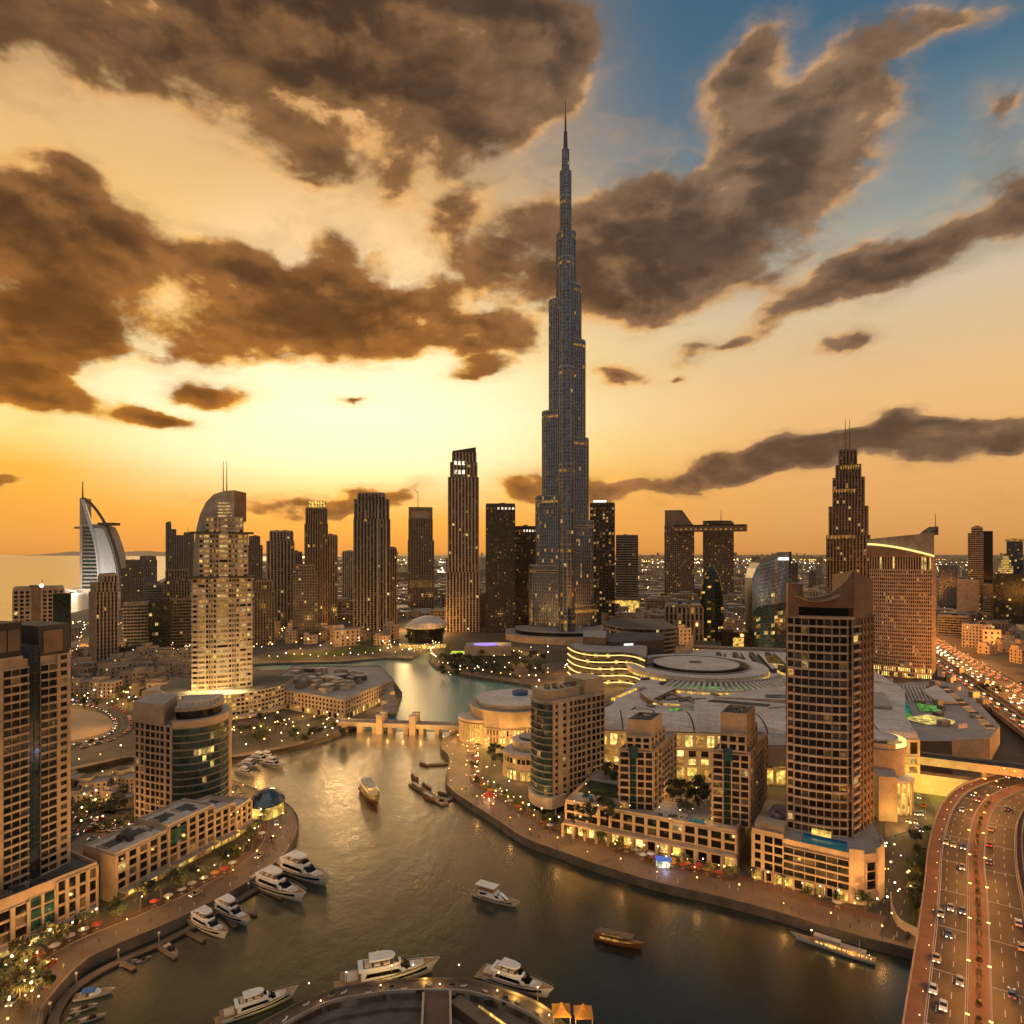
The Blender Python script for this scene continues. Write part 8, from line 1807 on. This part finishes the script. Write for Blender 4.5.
# people strolling: one continuous grown body each, clothing as separate skin tone and cloth materials
surf('skin', (.36, .22, .15), rough=.6); CL = {'white': (.6, .58, .55), 'dark': (.03, .03, .035), 'blue': (.06, .1, .22), 'red': (.35, .06, .05)}
for k_, v_ in CL.items(): surf('cloth_' + k_, v_, rough=.85)
def person(cloth, stride):
    s = stride
    vs = [(0, 0, .95), (0, 0, 1.2), (0, 0, 1.42), (.02, 0, 1.54), (.03, 0, 1.68), (0, .1, .88), (s * .5, .1, .48), (s * .55 - .12 * abs(s), .1, .07), (s * .55 + .06, .1, .04), (0, -.1, .88), (-s * .35, -.1, .48), (-s * .8, -.1, .08), (-s * .8 + .14, -.1, .04), (0, .2, 1.38), (-s * .3, .25, 1.1), (-s * .2 + .1, .25, .88), (0, -.2, 1.38), (s * .3, -.25, 1.1), (s * .3 + .12, -.25, .88)]
    es = [(0, 1), (1, 2), (2, 3), (3, 4), (0, 5), (5, 6), (6, 7), (7, 8), (0, 9), (9, 10), (10, 11), (11, 12), (2, 13), (13, 14), (14, 15), (2, 16), (16, 17), (17, 18)]
    rad = [.14, .13, .14, .06, .11, .10, .07, .045, .04, .10, .07, .045, .04, .065, .05, .035, .065, .05, .035]
    me = bpy.data.meshes.new('person'); me.from_pydata(vs, es, []); me.materials.append(M['cloth_' + cloth]); o = bpy.data.objects.new('person', me); col.objects.link(o)
    md = o.modifiers.new('skin', 'SKIN'); sk_ = me.skin_vertices[0].data
    for i, r_ in enumerate(rad): sk_[i].radius = (r_, r_)
    sk_[0].use_root = True; o.modifiers.new('sub', 'SUBSURF').levels = 1; o.modifiers[-1].render_levels = 1
    hr_ = MB(); hr_.ball((.02, 0, 1.73), .1, 'charcoal', 8); hr_.build('hair', o); fc = MB(); fc.ball((.075, 0, 1.67), .085, 'skin', 8); fc.build('face', o); KIDS[o] = list(o.children)
    return o
PE = {k: person(k, .3 if i % 2 else .22) for i, k in enumerate(CL)}; peused = set()
def people(line, o0, o1, step, where, group, lim):
    for pt, dr in along(offset_line(line, 0), step, 3):
        px = 512 + pt.x * F / max(pt.y, 1); py = CY + 127 * F / max(pt.y, 1)
        if not lim(px, py): continue
        k = cr.choice(list(CL)); o = PE[k] if k not in peused else copy_tree(PE[k]); peused.add(k); f_ = cr.uniform(o0, o1)
        o.location = (pt.x - dr.y * f_ + cr.uniform(-1, 1), pt.y + dr.x * f_, 3.02); o.rotation_euler = (0, 0, math.atan2(dr.y, dr.x) + (math.pi if cr.random() < .5 else 0) + cr.uniform(-.4, .4)); o['label'] = 'person in ' + k + ' clothes walking ' + where; o['category'] = 'person'; o['group'] = group
people(quay_edge, 3, 12.5, 3.6, 'on the right promenade', 'people on the right promenade', lambda a, b_: 450 < a < 900 and b_ > 745); people(pen_edge, 1.6, 5.8, 5, 'on the left promenade', 'people on the left promenade', lambda a, b_: 20 < a < 300 and b_ > 795)
# orange tent on the terrace, lit kiosk with blue lights on the promenade, carousel
tn = root('event_tent', 'small orange lit tent on the right end of the round terrace', 'tent'); q = P(571, 1019, 4)
for dx, dy in ((-2.6, 0), (3.2, -.6)):
    for sx, sy in ((-1, -1), (1, -1), (1, 1), (-1, 1)): b = MB(); b.tube((q.x + dx + sx * 2.2, q.y + dy + sy * 2.2, 4), (q.x + dx + sx * 2.2, q.y + dy + sy * 2.2, 6.5), .08, 'white', n=5); b.build('pole', tn)
    b = MB(); b.loft([[(q.x + dx + s * a, q.y + dy + t_ * a, 4 + h_) for s, t_ in ((-1, -1), (0, -1.02), (1, -1), (1.02, 0), (1, 1), (0, 1.02), (-1, 1), (-1.02, 0))] for a, h_ in ((2.4, 2.1), (2.45, 2.4), (1.6, 2.9), (.8, 3.5), (.3, 4.2), (.05, 4.6))], 'orange_canvas'); b.build('canopy', tn)
lamp_at(tn, (q.x - 1, q.y - 5, 6), 900)
ks = root('lit_kiosk', 'promenade kiosk glowing blue and white in front of the podium shops', 'kiosk'); q = P(664, 868, 3); b = MB(); b.box(q.x - 2.5, q.x + 2.5, q.y, q.y + 3, 3, 6, 'lit_white'); b.build('counter', ks); b = MB(); b.box(q.x - 3, q.x + 3, q.y - 1, q.y + 3.4, 6, 6.3, 'lamp_blue'); b.build('roof', ks); lamp_at(ks, (q.x, q.y - 2.5, 5), 400, (.4, .5, 1)).data.specular_factor = 0
ca_ = root('carousel', 'small red and white lit carousel on the promenade by the round hall', 'carousel'); q = P(489, 802, 3); b = MB(); b.tube((q.x, q.y, 3), (q.x, q.y, 3.5), 3.2, 'pale_wall', n=16); b.build('platform', ca_); b = MB(); b.tube((q.x, q.y, 6.2), (q.x, q.y, 8.6), 3.6, 'red_paint', .2, 16); b.build('roof', ca_); b = MB(); b.tube((q.x, q.y, 3.5), (q.x, q.y, 6.2), .5, 'lit_white', n=8); b.build('core', ca_)
for k in range(8): a = k * math.pi / 4; b = MB(); b.tube((q.x + 2.8 * math.cos(a), q.y + 2.8 * math.sin(a), 3.5), (q.x + 2.8 * math.cos(a), q.y + 2.8 * math.sin(a), 6.2), .08, 'gold_metal', n=5); b.ball((q.x + 3.5 * math.cos(a), q.y + 3.5 * math.sin(a), 6.2), .3, 'lamp_warm', 5); b.build('pole', ca_)
lamp_at(ca_, (q.x, q.y - 4, 5.5), 500, (1, .5, .3))
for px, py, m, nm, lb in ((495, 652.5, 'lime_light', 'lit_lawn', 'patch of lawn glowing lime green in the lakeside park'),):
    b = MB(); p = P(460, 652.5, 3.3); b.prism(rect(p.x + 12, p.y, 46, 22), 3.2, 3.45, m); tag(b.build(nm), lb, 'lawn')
vt = root('violet_fountain_hall', 'small hall with a violet glowing roof at the park edge, left of the supertall base', 'building'); p = P(488, 655, 3); b = MB(); b.prism(rect(p.x, p.y + 12, 56, 34), 3, 14, 'sandstone', 'roof_grey'); b.build('wall', vt); b = MB(); b.prism(arc(p.x - 3, p.y + 10, 15, 8, 0, 345, 20), 14, 15.2, 'lamp_violet'); b.build('roof_light', vt)
for k in LK_.values():
    if k['label'] == 'x': bpy.data.objects.remove(k)
# ------------------------------------------------------------------ evening haze over the whole city
def build_haze():
    m = bpy.data.materials.new('haze'); m.use_nodes = True; t = NT(m.node_tree); t.n.clear(); out = t.node('ShaderNodeOutputMaterial'); v = t.node('ShaderNodeVolumePrincipled'); M['haze'] = m
    v.inputs['Color'].default_value = (0.95, 0.80, 0.62, 1); v.inputs['Density'].default_value = HAZE; v.inputs['Anisotropy'].default_value = 0.45; t.link(v.outputs[0], out.inputs['Volume'])
    b = MB(); b.box(-17500, 17500, -400, 17500, -4, 830, 'haze'); o = b.build('haze'); o['kind'] = 'stuff'; o.display_type = 'WIRE'
HAZE = 0.000011
build_haze()
